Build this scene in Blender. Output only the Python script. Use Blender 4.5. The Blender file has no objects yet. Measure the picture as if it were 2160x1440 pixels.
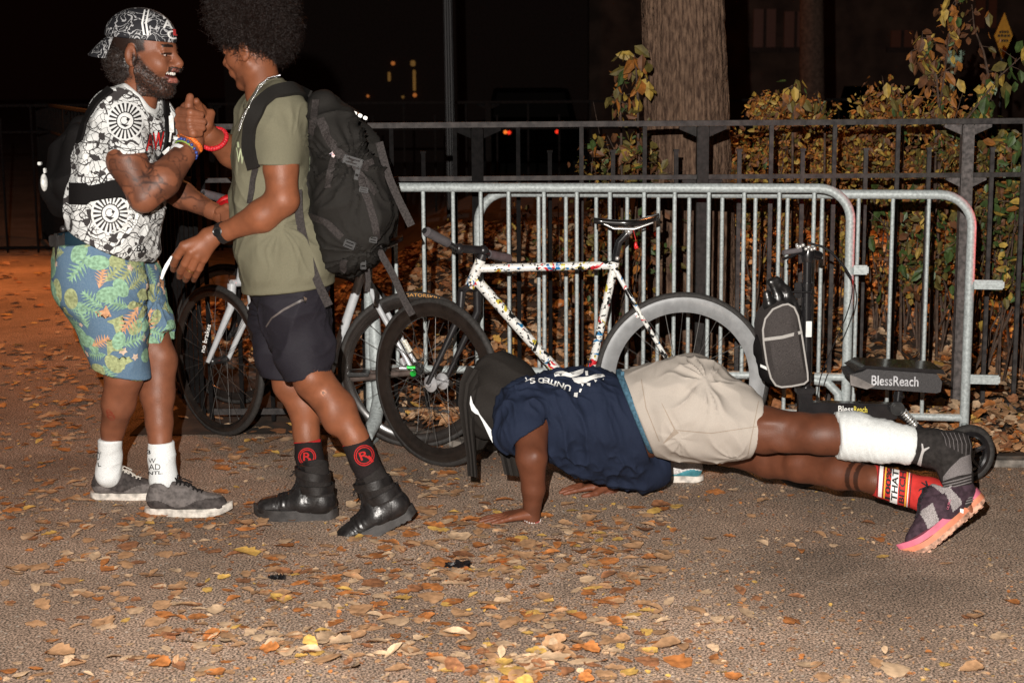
import bpy, bmesh, math, random
import numpy as np
from mathutils import Vector, Matrix
from mathutils.bvhtree import BVHTree
random.seed(7); np.random.seed(7)
SC = bpy.context.scene
COL = SC.collection
rad = math.radians

# ---------------------------------------------------------------- camera
F = 3360.0                     # focal length in pixels of the 2160 wide photograph
CAM = np.array([0.0, 0.0, 1.54])
PITCH = math.atan(550.0/F); ROLL = rad(0.42)
fw = np.array([0, math.cos(PITCH), -math.sin(PITCH)])
up0 = np.array([0, math.sin(PITCH), math.cos(PITCH)])
rt0 = np.array([1.0, 0, 0])
rt = rt0*math.cos(ROLL) - up0*math.sin(ROLL)
up = up0*math.cos(ROLL) + rt0*math.sin(ROLL)
cd = bpy.data.cameras.new('camera'); co = bpy.data.objects.new('camera', cd); COL.objects.link(co)
cd.sensor_width = 36; cd.lens = 36*F/2160; cd.clip_end = 400; cd.clip_start = 0.05
m = Matrix.Identity(4)
for i in range(3):
    m[i][0] = rt[i]; m[i][1] = up[i]; m[i][2] = -fw[i]; m[i][3] = CAM[i]
co.matrix_world = m
SC.camera = co
cd.dof.use_dof = True; cd.dof.focus_distance = 5.9; cd.dof.aperture_fstop = 5.6

# ---------------------------------------------------------------- night sky, camera flash, exposure
w = bpy.data.worlds.new('World'); SC.world = w; w.use_nodes = True
bg = w.node_tree.nodes['Background']
bg.inputs[0].default_value = (0.02, 0.006, 0.004, 1); bg.inputs[1].default_value = 0.10
vs = SC.view_settings
vs.view_transform = 'Standard'; vs.look = 'None'; vs.exposure = 0; vs.gamma = 1
def lamp(name, kind, loc, energy, color, size=0.05, target=None, **kw):
    l = bpy.data.lights.new(name, kind); o = bpy.data.objects.new(name, l); COL.objects.link(o)
    o.location = loc; l.energy = energy; l.color = color
    if kind in ('POINT', 'SPOT'): l.shadow_soft_size = size
    if kind == 'AREA': l.size = size
    if target is not None:
        o.rotation_euler = (Vector(target)-Vector(loc)).to_track_quat('-Z', 'Y').to_euler()
    for k, v in kw.items(): setattr(l, k, v)
    return o
FLASH_E = 2150
lamp('flash_light', 'SPOT', (-0.17, 0.02, 1.88), FLASH_E, (1.0, 0.94, 0.87), 0.009, (0.15, 6.0, 0.66), spot_size=rad(75), spot_blend=0.7)

# ---------------------------------------------------------------- pixel helpers (photo pixels -> point at depth d)
def P(px, py, d):
    r = fw*F + rt*(px-1080) - up*(py-720)
    return CAM + r*(d/r[1])
def R(rpx, d): return rpx*d/F*1.0
def G(px, py, z=0.0):
    r = fw*F + rt*(px-1080) - up*(py-720)
    return CAM + r*((z-CAM[2])/r[2])
def nrm(v):
    v = np.asarray(v, float); return v/(np.linalg.norm(v)+1e-12)

# ---------------------------------------------------------------- objects
ORIG = {}
def thing(name, label, cat, loc=(0, 0, 0), group=None, kind=None):
    o = bpy.data.objects.new(name, None); COL.objects.link(o)
    o.location = loc; o['label'] = label; o['category'] = cat
    o.empty_display_size = 0.1
    if group: o['group'] = group
    ORIG[o.name] = np.array(loc, float)
    return o
def tag(o, label=None, cat=None, group=None, kind=None):
    if label: o['label'] = label
    if cat: o['category'] = cat
    if group: o['group'] = group
    if kind: o['kind'] = kind
    return o

class MB:
    def __init__(s): s.v = []; s.f = []; s.m = []
    def add(s, vs, fs, mi=0):
        b = len(s.v); s.v.extend([tuple(map(float, p)) for p in vs])
        for f in fs: s.f.append(tuple(i+b for i in f)); s.m.append(mi)
    def addnp(s, V, Fc, mi=0):
        b = len(s.v); s.v.extend(map(tuple, np.asarray(V).tolist()))
        Fc = (np.asarray(Fc)+b).tolist(); s.f.extend(map(tuple, Fc))
        if np.isscalar(mi): s.m.extend([mi]*len(Fc))
        else: s.m.extend(list(map(int, mi)))
    def tube(s, pts, r, n=10, mi=0, cap=True, closed=False, flat=None, updir=None):
        pts = [np.asarray(p, float) for p in pts]; k = len(pts)
        rr = r if hasattr(r, '__len__') else [r]*k
        tang = []
        for i in range(k):
            if closed: t = pts[(i+1) % k]-pts[i-1]
            else: t = pts[min(i+1, k-1)]-pts[max(i-1, 0)]
            tang.append(nrm(t))
        a = np.array([0, 0, 1.0]) if updir is None else np.asarray(updir, float)
        if abs(np.dot(a, tang[0])) > .95: a = np.array([1.0, 0, 0])
        u = nrm(a-tang[0]*np.dot(a, tang[0])); V = []
        for i in range(k):
            if updir is not None and abs(np.dot(a, tang[i])) < .98: u = nrm(a-tang[i]*np.dot(a, tang[i]))
            else: u = nrm(u-tang[i]*np.dot(u, tang[i]))
            w_ = np.cross(tang[i], u)
            for j in range(n):
                th = 2*math.pi*(j+.5*(n == 4))/n
                fu, fwid = (1, 1) if flat is None else flat
                V.append(pts[i]+rr[i]*(math.cos(th)*u*fu+math.sin(th)*w_*fwid))
        Fs = []
        for i in range(k if closed else k-1):
            for j in range(n):
                a0 = i*n+j; a1 = i*n+(j+1) % n; b0 = ((i+1) % k)*n+j; b1 = ((i+1) % k)*n+(j+1) % n
                Fs.append((a0, a1, b1, b0))
        if cap and not closed:
            Fs.append(tuple(range(n))[::-1]); Fs.append(tuple((k-1)*n+j for j in range(n)))
        s.add(V, Fs, mi)
    def box(s, c, h, Rm=None, mi=0, bev=0):
        Rm = np.eye(3) if Rm is None else np.asarray(Rm, float)   # rows = axes
        c = np.asarray(c, float)
        if bev:
            bm = bmesh.new(); bmesh.ops.create_cube(bm, size=2)
            for v in bm.verts: v.co = Vector((v.co.x*h[0], v.co.y*h[1], v.co.z*h[2]))
            bmesh.ops.bevel(bm, geom=bm.edges[:], offset=bev, segments=2, affect='EDGES')
            bm.verts.ensure_lookup_table()
            s.add([c+np.array(v.co)@Rm for v in bm.verts], [[v.index for v in f.verts] for f in bm.faces], mi); bm.free(); return
        V = [c+np.array([x*h[0], y*h[1], z*h[2]])@Rm for x in (-1, 1) for y in (-1, 1) for z in (-1, 1)]
        s.add(V, [(0, 1, 3, 2), (4, 6, 7, 5), (0, 4, 5, 1), (2, 3, 7, 6), (0, 2, 6, 4), (1, 5, 7, 3)], mi)
    def ball(s, c, r, n=10, mi=0, Rm=None):
        r = np.array([r]*3 if np.isscalar(r) else r, float); c = np.asarray(c, float)
        Rm = np.eye(3) if Rm is None else np.asarray(Rm)
        V = []; Fs = []
        for i in range(n+1):
            ph = math.pi*i/n
            for j in range(2*n):
                th = math.pi*j/n
                V.append(c+(r*np.array([math.sin(ph)*math.cos(th), math.sin(ph)*math.sin(th), math.cos(ph)]))@Rm)
        for i in range(n):
            for j in range(2*n):
                a = i*2*n+j; b = i*2*n+(j+1) % (2*n)
                Fs.append((a, a+2*n, b+2*n, b))
        s.add(V, Fs, mi)
    def prism(s, poly, o, u, v, w_, mi=0):
        """polygon in (u,v) plane extruded along vector w_"""
        o = np.asarray(o, float); u = np.asarray(u, float); v = np.asarray(v, float); w_ = np.asarray(w_, float)
        n = len(poly); V = [o+a*u+b*v for a, b in poly]; V += [p+w_ for p in V]
        s.add(V, [tuple(range(n))[::-1], tuple(range(n, 2*n))]+[(i, (i+1) % n, (i+1) % n+n, i+n) for i in range(n)], mi)
    def ribbon(s, pts, width, side, th=0.002, mi=0):
        """strap: pts centreline, side = width direction(s), thickness th"""
        pts = [np.asarray(p, float) for p in pts]; k = len(pts); V = []
        sd = side if isinstance(side, list) else [side]*k
        wd = width if hasattr(width, '__len__') else [width]*k
        for i in range(k):
            t = nrm(pts[min(i+1, k-1)]-pts[max(i-1, 0)]); q = nrm(np.asarray(sd[i])-t*np.dot(t, sd[i])); n_ = np.cross(t, q)
            for a, b in ((-1, -1), (1, -1), (1, 1), (-1, 1)): V.append(pts[i]+q*a*wd[i]/2+n_*b*th/2)
        Fs = [(0, 1, 2, 3)[::-1], tuple((k-1)*4+j for j in range(4))]
        for i in range(k-1):
            for j in range(4): Fs.append((i*4+j, i*4+(j+1) % 4, i*4+4+(j+1) % 4, i*4+4+j))
        s.add(V, Fs, mi)
    def build(s, name, mats, parent=None, smooth=True, label=None, col=None):
        me = bpy.data.meshes.new(name)
        org = ORIG.get(parent.name, np.zeros(3)) if parent else np.zeros(3)
        V = np.array(s.v, dtype=float).reshape(-1, 3)-org
        me.from_pydata(V.tolist(), [], s.f)
        mats = mats if isinstance(mats, (list, tuple)) else [mats]
        for m_ in mats: me.materials.append(m_)
        me.polygons.foreach_set('material_index', s.m)
        me.polygons.foreach_set('use_smooth', [smooth]*len(me.polygons))
        if col is not None:
            ca = me.color_attributes.new('Col', 'FLOAT_COLOR', 'POINT')
            c4 = np.ones((len(V), 4)); c4[:, :3] = col; ca.data.foreach_set('color', c4.ravel())
        me.update()
        if smooth and len(me.polygons) < 60000: 
            try: me.set_sharp_from_angle(angle=rad(48))
            except Exception: pass
        o = bpy.data.objects.new(name, me); COL.objects.link(o)
        ORIG[o.name] = org
        if parent: o.parent = parent
        if label: o['label'] = label
        return o

# ---------------------------------------------------------------- materials
def N(nt, t, **kw):
    n = nt.nodes.new(t)
    for k, v in kw.items():
        if k in n.inputs: n.inputs[k].default_value = v
        else: setattr(n, k, v)
    return n
MATS = {}
def mat(name, color, rough=.6, metal=0, spec=.5, var=.15, vscale=30, bump=0, bscale=200, color2=None, coat=0, sheen=0, emit=None, estr=0, attr=False, detail=4, trans=0, bdist=.002):
    if name in MATS: return MATS[name]
    m_ = bpy.data.materials.new(name); m_.use_nodes = True; nt = m_.node_tree; b = nt.nodes['Principled BSDF']; L = nt.links
    b.inputs['Roughness'].default_value = rough; b.inputs['Metallic'].default_value = metal
    b.inputs['Specular IOR Level'].default_value = spec
    b.inputs['Coat Weight'].default_value = coat
    b.inputs['Sheen Weight'].default_value = sheen
    tc = N(nt, 'ShaderNodeTexCoord')
    no = N(nt, 'ShaderNodeTexNoise'); no.inputs['Scale'].default_value = vscale; no.inputs['Detail'].default_value = detail
    L.new(tc.outputs['Object'], no.inputs['Vector'])
    mx = N(nt, 'ShaderNodeMix', data_type='RGBA')
    c2 = color2 if color2 else tuple(c*(1-2*var) for c in color); c1 = color if color2 else tuple(min(1, c*(1+2*var)) for c in color)
    mr = N(nt, 'ShaderNodeMapRange'); mr.inputs[1].default_value = .35; mr.inputs[2].default_value = .65
    L.new(no.outputs[0], mr.inputs[0]); L.new(mr.outputs[0], mx.inputs[0])
    mx.inputs[6].default_value = (*c2, 1); mx.inputs[7].default_value = (*c1, 1)
    out = mx.outputs[2]
    if attr:
        at = N(nt, 'ShaderNodeAttribute', attribute_name='Col')
        mm = N(nt, 'ShaderNodeMix', data_type='RGBA', blend_type='MULTIPLY'); mm.inputs[0].default_value = 1
        L.new(out, mm.inputs[6]); L.new(at.outputs[0], mm.inputs[7]); out = mm.outputs[2]
    L.new(out, b.inputs['Base Color'])
    if bump:
        n2 = N(nt, 'ShaderNodeTexNoise'); n2.inputs['Scale'].default_value = bscale; n2.inputs['Detail'].default_value = 3
        L.new(tc.outputs['Object'], n2.inputs['Vector'])
        bp = N(nt, 'ShaderNodeBump'); bp.inputs['Strength'].default_value = bump; bp.inputs['Distance'].default_value = bdist
        L.new(n2.outputs[0], bp.inputs['Height']); L.new(bp.outputs[0], b.inputs['Normal'])
    if emit:
        b.inputs['Emission Color'].default_value = (*emit, 1); b.inputs['Emission Strength'].default_value = estr
    if trans:
        b.inputs['Transmission Weight'].default_value = trans
    MATS[name] = m_; return m_

# ---------------------------------------------------------------- numpy value noise
_NT = np.random.RandomState(3).rand(64, 64, 64).astype(np.float32)
def vnoise(p, scale=1.0):
    p = np.asarray(p, np.float32)*scale; i = np.floor(p).astype(int); f = p-i; f = f*f*(3-2*f); i &= 63; j = (i+1) & 63
    def g(a, b, c): return _NT[a, b, c]
    x0, y0, z0 = i[..., 0], i[..., 1], i[..., 2]; x1, y1, z1 = j[..., 0], j[..., 1], j[..., 2]
    fx, fy, fz = f[..., 0], f[..., 1], f[..., 2]
    a = g(x0, y0, z0)*(1-fx)+g(x1, y0, z0)*fx; b = g(x0, y1, z0)*(1-fx)+g(x1, y1, z0)*fx
    c = g(x0, y0, z1)*(1-fx)+g(x1, y0, z1)*fx; d = g(x0, y1, z1)*(1-fx)+g(x1, y1, z1)*fx
    return (a*(1-fy)+b*fy)*(1-fz)+(c*(1-fy)+d*fy)*fz

# ---------------------------------------------------------------- implicit body surface (smooth unions of tapered limbs) -> one mesh
def biggest(V, Q, frac=.15):
    lab = np.arange(len(V))
    for _ in range(400):
        m_ = lab[Q].min(1); new = lab.copy()
        for i in range(4): np.minimum.at(new, Q[:, i], m_)
        new = new[new]
        if np.array_equal(new, lab): break
        lab = new
    u, inv, cnt = np.unique(lab, return_inverse=True, return_counts=True); keep = (cnt >= frac*cnt.max())[inv]
    if keep.all(): return V, Q
    re_ = np.cumsum(keep)-1; Q = Q[keep[Q].all(1)]
    return V[keep], re_[Q]
class Field:
    def __init__(s, vox): s.vox = vox; s.ops = []
    def rc(s, a, b, r1, r2, k=.02, n=None, q=1.0, op='u'):
        """tapered limb from a to b; n,q squash along direction n by factor q"""
        a = np.asarray(a, float); b = np.asarray(b, float)
        mr = max(r1, r2)*max(1, q)+k+.02
        s.ops.append((op, 'rc', (a, b, r1, r2, None if n is None else nrm(n), q), k, np.minimum(a, b)-mr, np.maximum(a, b)+mr)); return s
    def el(s, c, r, Rm=None, k=.02, op='u'):
        c = np.asarray(c, float); r = np.asarray(r, float); Rm = np.eye(3) if Rm is None else np.asarray(Rm, float)
        mr = max(r)+k+.02
        s.ops.append((op, 'el', (c, r, Rm), k, c-mr, c+mr)); return s
    def cut(s, p, n, rad_=.3, k=.004):
        p = np.asarray(p, float); s.ops.append(('c', 'pl', (p, nrm(n), rad_), k, p-rad_, p+rad_)); return s
    def chain(s, pts, k=.02, n=None, q=1.0, op='u'):
        for (a, ra), (b, rb) in zip(pts[:-1], pts[1:]): s.rc(a, b, ra, rb, k, n, q, op)
        return s
    def mesh(s):
        v = s.vox
        add = [o for o in s.ops if o[0] == 'u']
        lo = np.min([o[4] for o in add], axis=0); hi = np.max([o[5] for o in add], axis=0)
        lo -= 3*v; n = np.ceil((hi-lo)/v).astype(int)+3
        Fd = np.full(n, .03, np.float32)
        for op, kind, a, k, l, h in s.ops:
            i0 = np.clip(np.floor((l-lo)/v).astype(int), 0, n); i1 = np.clip(np.ceil((h-lo)/v).astype(int)+1, 0, n)
            if np.any(i1 <= i0): continue
            sl = tuple(slice(x, y) for x, y in zip(i0, i1))
            X = (lo[0]+v*np.arange(i0[0], i1[0], dtype=np.float32))[:, None, None]
            Y = (lo[1]+v*np.arange(i0[1], i1[1], dtype=np.float32))[None, :, None]
            Z = (lo[2]+v*np.arange(i0[2], i1[2], dtype=np.float32))[None, None, :]
            if kind == 'rc':
                A, B, r1, r2, nn, q = a
                px, py, pz = X-A[0], Y-A[1], Z-A[2]; ba = B-A
                if nn is not None:
                    dn = (px*nn[0]+py*nn[1]+pz*nn[2])*(1/q-1); px = px+dn*nn[0]; py = py+dn*nn[1]; pz = pz+dn*nn[2]
                    ba = ba+nn*np.dot(ba, nn)*(1/q-1)
                t = np.clip((px*ba[0]+py*ba[1]+pz*ba[2])/max(np.dot(ba, ba), 1e-9), 0, 1)
                d = np.sqrt((px-t*ba[0])**2+(py-t*ba[1])**2+(pz-t*ba[2])**2)-(r1+(r2-r1)*t)
                if nn is not None and q < 1: d = d*max(q, .5)
            elif kind == 'el':
                C_, r, Rm = a; px, py, pz = X-C_[0], Y-C_[1], Z-C_[2]
                q_ = [(px*Rm[i][0]+py*Rm[i][1]+pz*Rm[i][2])/r[i] for i in range(3)]
                l1 = np.sqrt(q_[0]**2+q_[1]**2+q_[2]**2); l2 = np.sqrt((q_[0]/r[0])**2+(q_[1]/r[1])**2+(q_[2]/r[2])**2)+1e-9
                d = l1*(l1-1)/l2
            else:
                p0, nn, rd = a
                d = (X-p0[0])*nn[0]+(Y-p0[1])*nn[1]+(Z-p0[2])*nn[2]
                dist = np.sqrt((X-p0[0])**2+(Y-p0[1])**2+(Z-p0[2])**2)
                d = np.where(dist < rd, d, -1.0)
            cur = Fd[sl]
            if op == 'u':
                hh = np.clip(.5+.5*(cur-d)/k, 0, 1); Fd[sl] = cur*(1-hh)+d*hh-k*hh*(1-hh)
            elif op == 's':
                hh = np.clip(.5-.5*(cur+d)/k, 0, 1); Fd[sl] = cur*(1-hh)+(-d)*hh+k*hh*(1-hh)
            else:
                hh = np.clip(.5+.5*(d-cur)/.006, 0, 1); Fd[sl] = np.where(d > -.9, cur*(1-hh)+d*hh+.006*hh*(1-hh), cur)
        ins = Fd < 0
        cell = np.zeros(np.array(n)-1, np.int8)
        for dx in (0, 1):
            for dy in (0, 1):
                for dz in (0, 1): cell += ins[dx:n[0]-1+dx, dy:n[1]-1+dy, dz:n[2]-1+dz]
        act = np.argwhere((cell > 0) & (cell < 8)); idx = -np.ones(cell.shape, np.int32); idx[tuple(act.T)] = np.arange(len(act))
        acc = np.zeros((len(act), 3)); cnt = np.zeros(len(act))
        cs = [(x, y, z) for x in (0, 1) for y in (0, 1) for z in (0, 1)]
        for i_, c0 in enumerate(cs):
            for c1 in cs[i_+1:]:
                if sum(abs(x-y) for x, y in zip(c0, c1)) != 1: continue
                f0 = Fd[tuple((act+c0).T)]; f1 = Fd[tuple((act+c1).T)]; m_ = (f0 < 0) != (f1 < 0)
                t = np.where(m_, f0/np.where(f0 == f1, 1, f0-f1), 0)
                pt = np.array(c0)[None]+t[:, None]*(np.array(c1)-np.array(c0))[None]
                acc += pt*m_[:, None]; cnt += m_
        V = lo+v*(act+acc/cnt[:, None])
        Q = []
        for ax in range(3):
            b, c = [(1, 2), (2, 0), (0, 1)][ax]
            sl0 = [slice(None)]*3; sl1 = [slice(None)]*3; sl0[ax] = slice(0, -1); sl1[ax] = slice(1, None)
            s0 = ins[tuple(sl0)]; s1 = ins[tuple(sl1)]
            e = np.argwhere(s0 != s1); fl = s0[tuple(e.T)]
            eb = np.zeros(3, int); eb[b] = 1; ec = np.zeros(3, int); ec[c] = 1
            ok = (e[:, b] > 0) & (e[:, c] > 0) & (e[:, b] < n[b]-1) & (e[:, c] < n[c]-1); e = e[ok]; fl = fl[ok]
            q = np.stack([idx[tuple((e-eb-ec).T)], idx[tuple((e-ec).T)], idx[tuple(e.T)], idx[tuple((e-eb).T)]], 1)
            q[~fl] = q[~fl][:, ::-1]; Q.append(q)
        Q = np.concatenate(Q); Q = Q[(Q >= 0).all(1)]
        return biggest(V, Q)
def vnormals(V, Q):
    n = np.cross(V[Q[:, 2]]-V[Q[:, 0]], V[Q[:, 3]]-V[Q[:, 1]]); Nn = np.zeros_like(V)
    for i in range(4): np.add.at(Nn, Q[:, i], n)
    return Nn/(np.linalg.norm(Nn, axis=1, keepdims=True)+1e-12)
def relax(V, Q, it=2, lam=.5):
    """Laplacian smoothing of a quad mesh"""
    E = np.concatenate([Q[:, [0, 1]], Q[:, [1, 2]], Q[:, [2, 3]], Q[:, [3, 0]]])
    for _ in range(it):
        S = np.zeros_like(V); c = np.zeros(len(V))
        np.add.at(S, E[:, 0], V[E[:, 1]]); np.add.at(c, E[:, 0], 1)
        np.add.at(S, E[:, 1], V[E[:, 0]]); np.add.at(c, E[:, 1], 1)
        V = V*(1-lam)+lam*S/c[:, None]
    return V
def bvh_of(V, Q): return BVHTree.FromPolygons([tuple(p) for p in V.tolist()], [tuple(q) for q in Q.tolist()])

# ---------------------------------------------------------------- prints and lettering laid on surfaces
_TXT = {}
def text_geo(txt, bold=0.0, spacing=1.0):
    key = (txt, bold, spacing)
    if key in _TXT: return _TXT[key]
    cu = bpy.data.curves.new('t', 'FONT'); cu.body = txt; cu.size = 1; cu.offset = bold; cu.space_character = spacing; cu.resolution_u = 3
    o = bpy.data.objects.new('t', cu); COL.objects.link(o)
    dg = bpy.context.evaluated_depsgraph_get(); me = bpy.data.meshes.new_from_object(o.evaluated_get(dg))
    V = np.array([tuple(v.co) for v in me.vertices])[:, :2]; Fc = [tuple(p.vertices) for p in me.polygons]
    bpy.data.objects.remove(o); bpy.data.meshes.remove(me)
    V = V-V.min(0); V = V/np.array([V[:, 0].max(), V[:, 1].max()])
    _TXT[key] = (V, Fc); return V, Fc
def poly_geo(pts): return np.array(pts, float), [tuple(range(len(pts)))]
def refine(V, Fc, L):
    bm = bmesh.new(); vs_ = [bm.verts.new((x, y, 0)) for x, y in V]
    for f in Fc:
        try: bm.faces.new([vs_[i] for i in f])
        except Exception: pass
    bmesh.ops.triangulate(bm, faces=bm.faces[:])
    for _ in range(6):
        es = [e for e in bm.edges if e.calc_length() > L]
        if not es: break
        bmesh.ops.subdivide_edges(bm, edges=es, cuts=1); bmesh.ops.triangulate(bm, faces=bm.faces[:])
    bm.verts.index_update()
    V2 = np.array([(v.co.x, v.co.y) for v in bm.verts]); F2 = [tuple(v.index for v in f.verts) for f in bm.faces]; bm.free()
    return V2, F2
def decal_px(mb, bvh, V, Fc, mi=0, off=.0022, Lpx=8, wrap=.06):
    """lay a flat print, outlined in photo pixels, on the surface that carries it"""
    V, Fc = refine(V, Fc, Lpx); out = []; ok = []
    for x, y in V:
        r = nrm(fw*F+rt*(x-1080)-up*(y-720)); h = bvh.ray_cast(Vector(CAM), Vector(r))
        if h[0] is None: out.append((0, 0, 0)); ok.append(False)
        else:
            n = h[1]
            if n.dot(Vector(r)) > 0: n = -n
            out.append(tuple(h[0]+n*off)); ok.append(True)
    A = np.array(out)
    fs_ = []
    for f in Fc:
        if all(ok[i] for i in f):
            p = A[list(f)]
            if max(np.linalg.norm(p[0]-p[1]), np.linalg.norm(p[1]-p[2]), np.linalg.norm(p[0]-p[2])) < wrap: fs_.append(f)
    mb.add(out, fs_, mi)
def quadmap(V, tl, tr, br, bl):
    """unit square (0..1, y up) -> pixel quad"""
    tl, tr, br, bl = map(np.array, (tl, tr, br, bl)); x = V[:, :1]; y = 1-V[:, 1:2]
    return (1-y)*((1-x)*tl+x*tr)+y*((1-x)*bl+x*br)
def decal_at(mb, bvh, p, n, upv, V, Fc, size, mi=0, off=.0022):
    """lay a small print (unit coordinates) on the surface around point p"""
    n = nrm(n); u = nrm(np.cross(upv, n)+1e-6); v = np.cross(n, u); out = []
    for x, y in V:
        q = p+u*x*size+v*y*size; h = bvh.find_nearest(Vector(q))
        nn = h[1]
        if nn.dot(Vector(n)) < 0: nn = -nn
        out.append(tuple(h[0]+nn*off))
    mb.add(out, Fc, mi)
# ================================================================= SETTING
def mat_asphalt():
    m_ = bpy.data.materials.new('asphalt'); m_.use_nodes = True; nt = m_.node_tree; b = nt.nodes['Principled BSDF']; L = nt.links
    tc = N(nt, 'ShaderNodeTexCoord')
    def noise(s, d=3):
        n = N(nt, 'ShaderNodeTexNoise'); n.inputs['Scale'].default_value = s; n.inputs['Detail'].default_value = d; L.new(tc.outputs['Object'], n.inputs['Vector']); return n
    big = noise(1.3, 5); mid = noise(9, 4); fine = noise(150, 4)
    vo = N(nt, 'ShaderNodeTexVoronoi'); vo.inputs['Scale'].default_value = 70; L.new(tc.outputs['Object'], vo.inputs['Vector'])
    r1 = N(nt, 'ShaderNodeValToRGB'); L.new(fine.outputs[0], r1.inputs[0])
    e = r1.color_ramp.elements; e[0].position = .40; e[0].color = (.050, .045, .033, 1); e[1].position = .62; e[1].color = (.74, .525, .39, 1)
    x = r1.color_ramp.elements.new(.5); x.color = (.34, .236, .172, 1)
    r2 = N(nt, 'ShaderNodeValToRGB'); L.new(vo.outputs['Color'], r2.inputs[0]); e = r2.color_ramp.elements
    e[0].position = .78; e[0].color = (0, 0, 0, 1); e[1].position = .82; e[1].color = (1, 1, 1, 1)
    r3 = N(nt, 'ShaderNodeValToRGB'); L.new(vo.outputs['Distance'], r3.inputs[0]); e = r3.color_ramp.elements
    e[0].position = .22; e[0].color = (1, 1, 1, 1); e[1].position = .42; e[1].color = (0, 0, 0, 1)
    mu = N(nt, 'ShaderNodeMath', operation='MULTIPLY'); L.new(r2.outputs[0], mu.inputs[0]); L.new(r3.outputs[0], mu.inputs[1])
    mx = N(nt, 'ShaderNodeMix', data_type='RGBA'); L.new(mu.outputs[0], mx.inputs[0]); L.new(r1.outputs[0], mx.inputs[6]); mx.inputs[7].default_value = (.62, .54, .45, 1)
    r4 = N(nt, 'ShaderNodeMapRange'); r4.inputs[1].default_value = .3; r4.inputs[2].default_value = .7; r4.inputs[3].default_value = .62; r4.inputs[4].default_value = 1.25; L.new(big.outputs[0], r4.inputs[0])
    r5 = N(nt, 'ShaderNodeMapRange'); r5.inputs[1].default_value = .3; r5.inputs[2].default_value = .7; r5.inputs[3].default_value = .85; r5.inputs[4].default_value = 1.15; L.new(mid.outputs[0], r5.inputs[0])
    m2 = N(nt, 'ShaderNodeMath', operation='MULTIPLY'); L.new(r4.outputs[0], m2.inputs[0]); L.new(r5.outputs[0], m2.inputs[1])
    vm = N(nt, 'ShaderNodeVectorMath', operation='SCALE'); L.new(mx.outputs[2], vm.inputs[0]); L.new(m2.outputs[0], vm.inputs['Scale'])
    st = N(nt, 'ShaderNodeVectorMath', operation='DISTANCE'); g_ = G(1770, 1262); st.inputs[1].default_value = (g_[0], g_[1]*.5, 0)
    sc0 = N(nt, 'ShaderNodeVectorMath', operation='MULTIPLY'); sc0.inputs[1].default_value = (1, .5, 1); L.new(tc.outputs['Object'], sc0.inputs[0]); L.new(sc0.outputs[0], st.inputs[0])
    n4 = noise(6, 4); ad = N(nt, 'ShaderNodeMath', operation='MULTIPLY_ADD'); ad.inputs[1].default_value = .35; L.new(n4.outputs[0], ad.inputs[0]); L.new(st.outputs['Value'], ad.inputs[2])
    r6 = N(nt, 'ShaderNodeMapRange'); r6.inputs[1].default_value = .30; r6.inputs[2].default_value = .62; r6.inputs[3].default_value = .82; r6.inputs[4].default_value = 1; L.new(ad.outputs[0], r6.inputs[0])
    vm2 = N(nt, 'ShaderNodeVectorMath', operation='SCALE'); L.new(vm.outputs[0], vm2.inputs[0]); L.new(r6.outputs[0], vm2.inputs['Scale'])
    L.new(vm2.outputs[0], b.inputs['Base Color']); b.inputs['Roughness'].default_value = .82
    bp = N(nt, 'ShaderNodeBump'); bp.inputs['Strength'].default_value = .9; bp.inputs['Distance'].default_value = .0022
    L.new(fine.outputs[0], bp.inputs['Height']); L.new(bp.outputs[0], b.inputs['Normal'])
    return m_
A_ = MB(); A_.add([(-60, -3, 0), (60, -3, 0), (60, 160, 0), (-60, 160, 0)], [(0, 1, 2, 3)])
tag(A_.build('asphalt_path', mat_asphalt()), kind='structure')

KERB = [G(3000, 996), G(2400, 990), G(1650, 980), G(1000, 952), G(760, 900), G(560, 820), G(430, 740), G(340, 660), G(300, 590), G(240, 520)]
for p in KERB: p[2] = 0
mats_soil = mat('soil', (.045, .028, .018), .95, var=.3, vscale=9, bump=.6, bscale=60)
S_ = MB(); n_ = len(KERB); S_.add([tuple(p+np.array([0, .05, .028])) for p in KERB]+[(KERB[-1][0], 60, .028), (20, 60, .028), (20, KERB[0][1], .028)], [tuple(range(n_+3))[::-1]])
tag(S_.build('planted_ground', mats_soil), kind='structure')
def mound(x, y):
    f_ = lambda t: max(0., min(1., t))**2*(3-2*max(0., min(1., t)))
    return .52*f_((y-7.0)/2.6)*f_((x+1.5)/1.3)
M_b = MB(); gx = np.linspace(-1.7, 7, 60); gy = np.concatenate([np.linspace(6.9, 10, 40), [14, 22]]); Vb = [(x, y, mound(x, y)+.024*(mound(x, y) > .004)+.02*float(vnoise(np.array([x, y, 0]), 3))*(mound(x, y) > .05)+.004) for y in gy for x in gx]
Vb = [(x, y, z if y < 20 else 0) for x, y, z in Vb]
M_b.add(Vb, [(j*60+i, j*60+i+1, (j+1)*60+i+1, (j+1)*60+i) for j in range(len(gy)-1) for i in range(59)])
tag(M_b.build('raised_bed', mats_soil), kind='structure')
K_ = MB()
K_.tube([p+np.array([0, .05, -.01]) for p in KERB], .055, n=4, updir=(0, 0, 1))
tag(K_.build('kerb', mat('kerb_stone', (.17, .15, .13), .85, var=.25, vscale=25, bump=.5), smooth=False), kind='structure')

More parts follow.
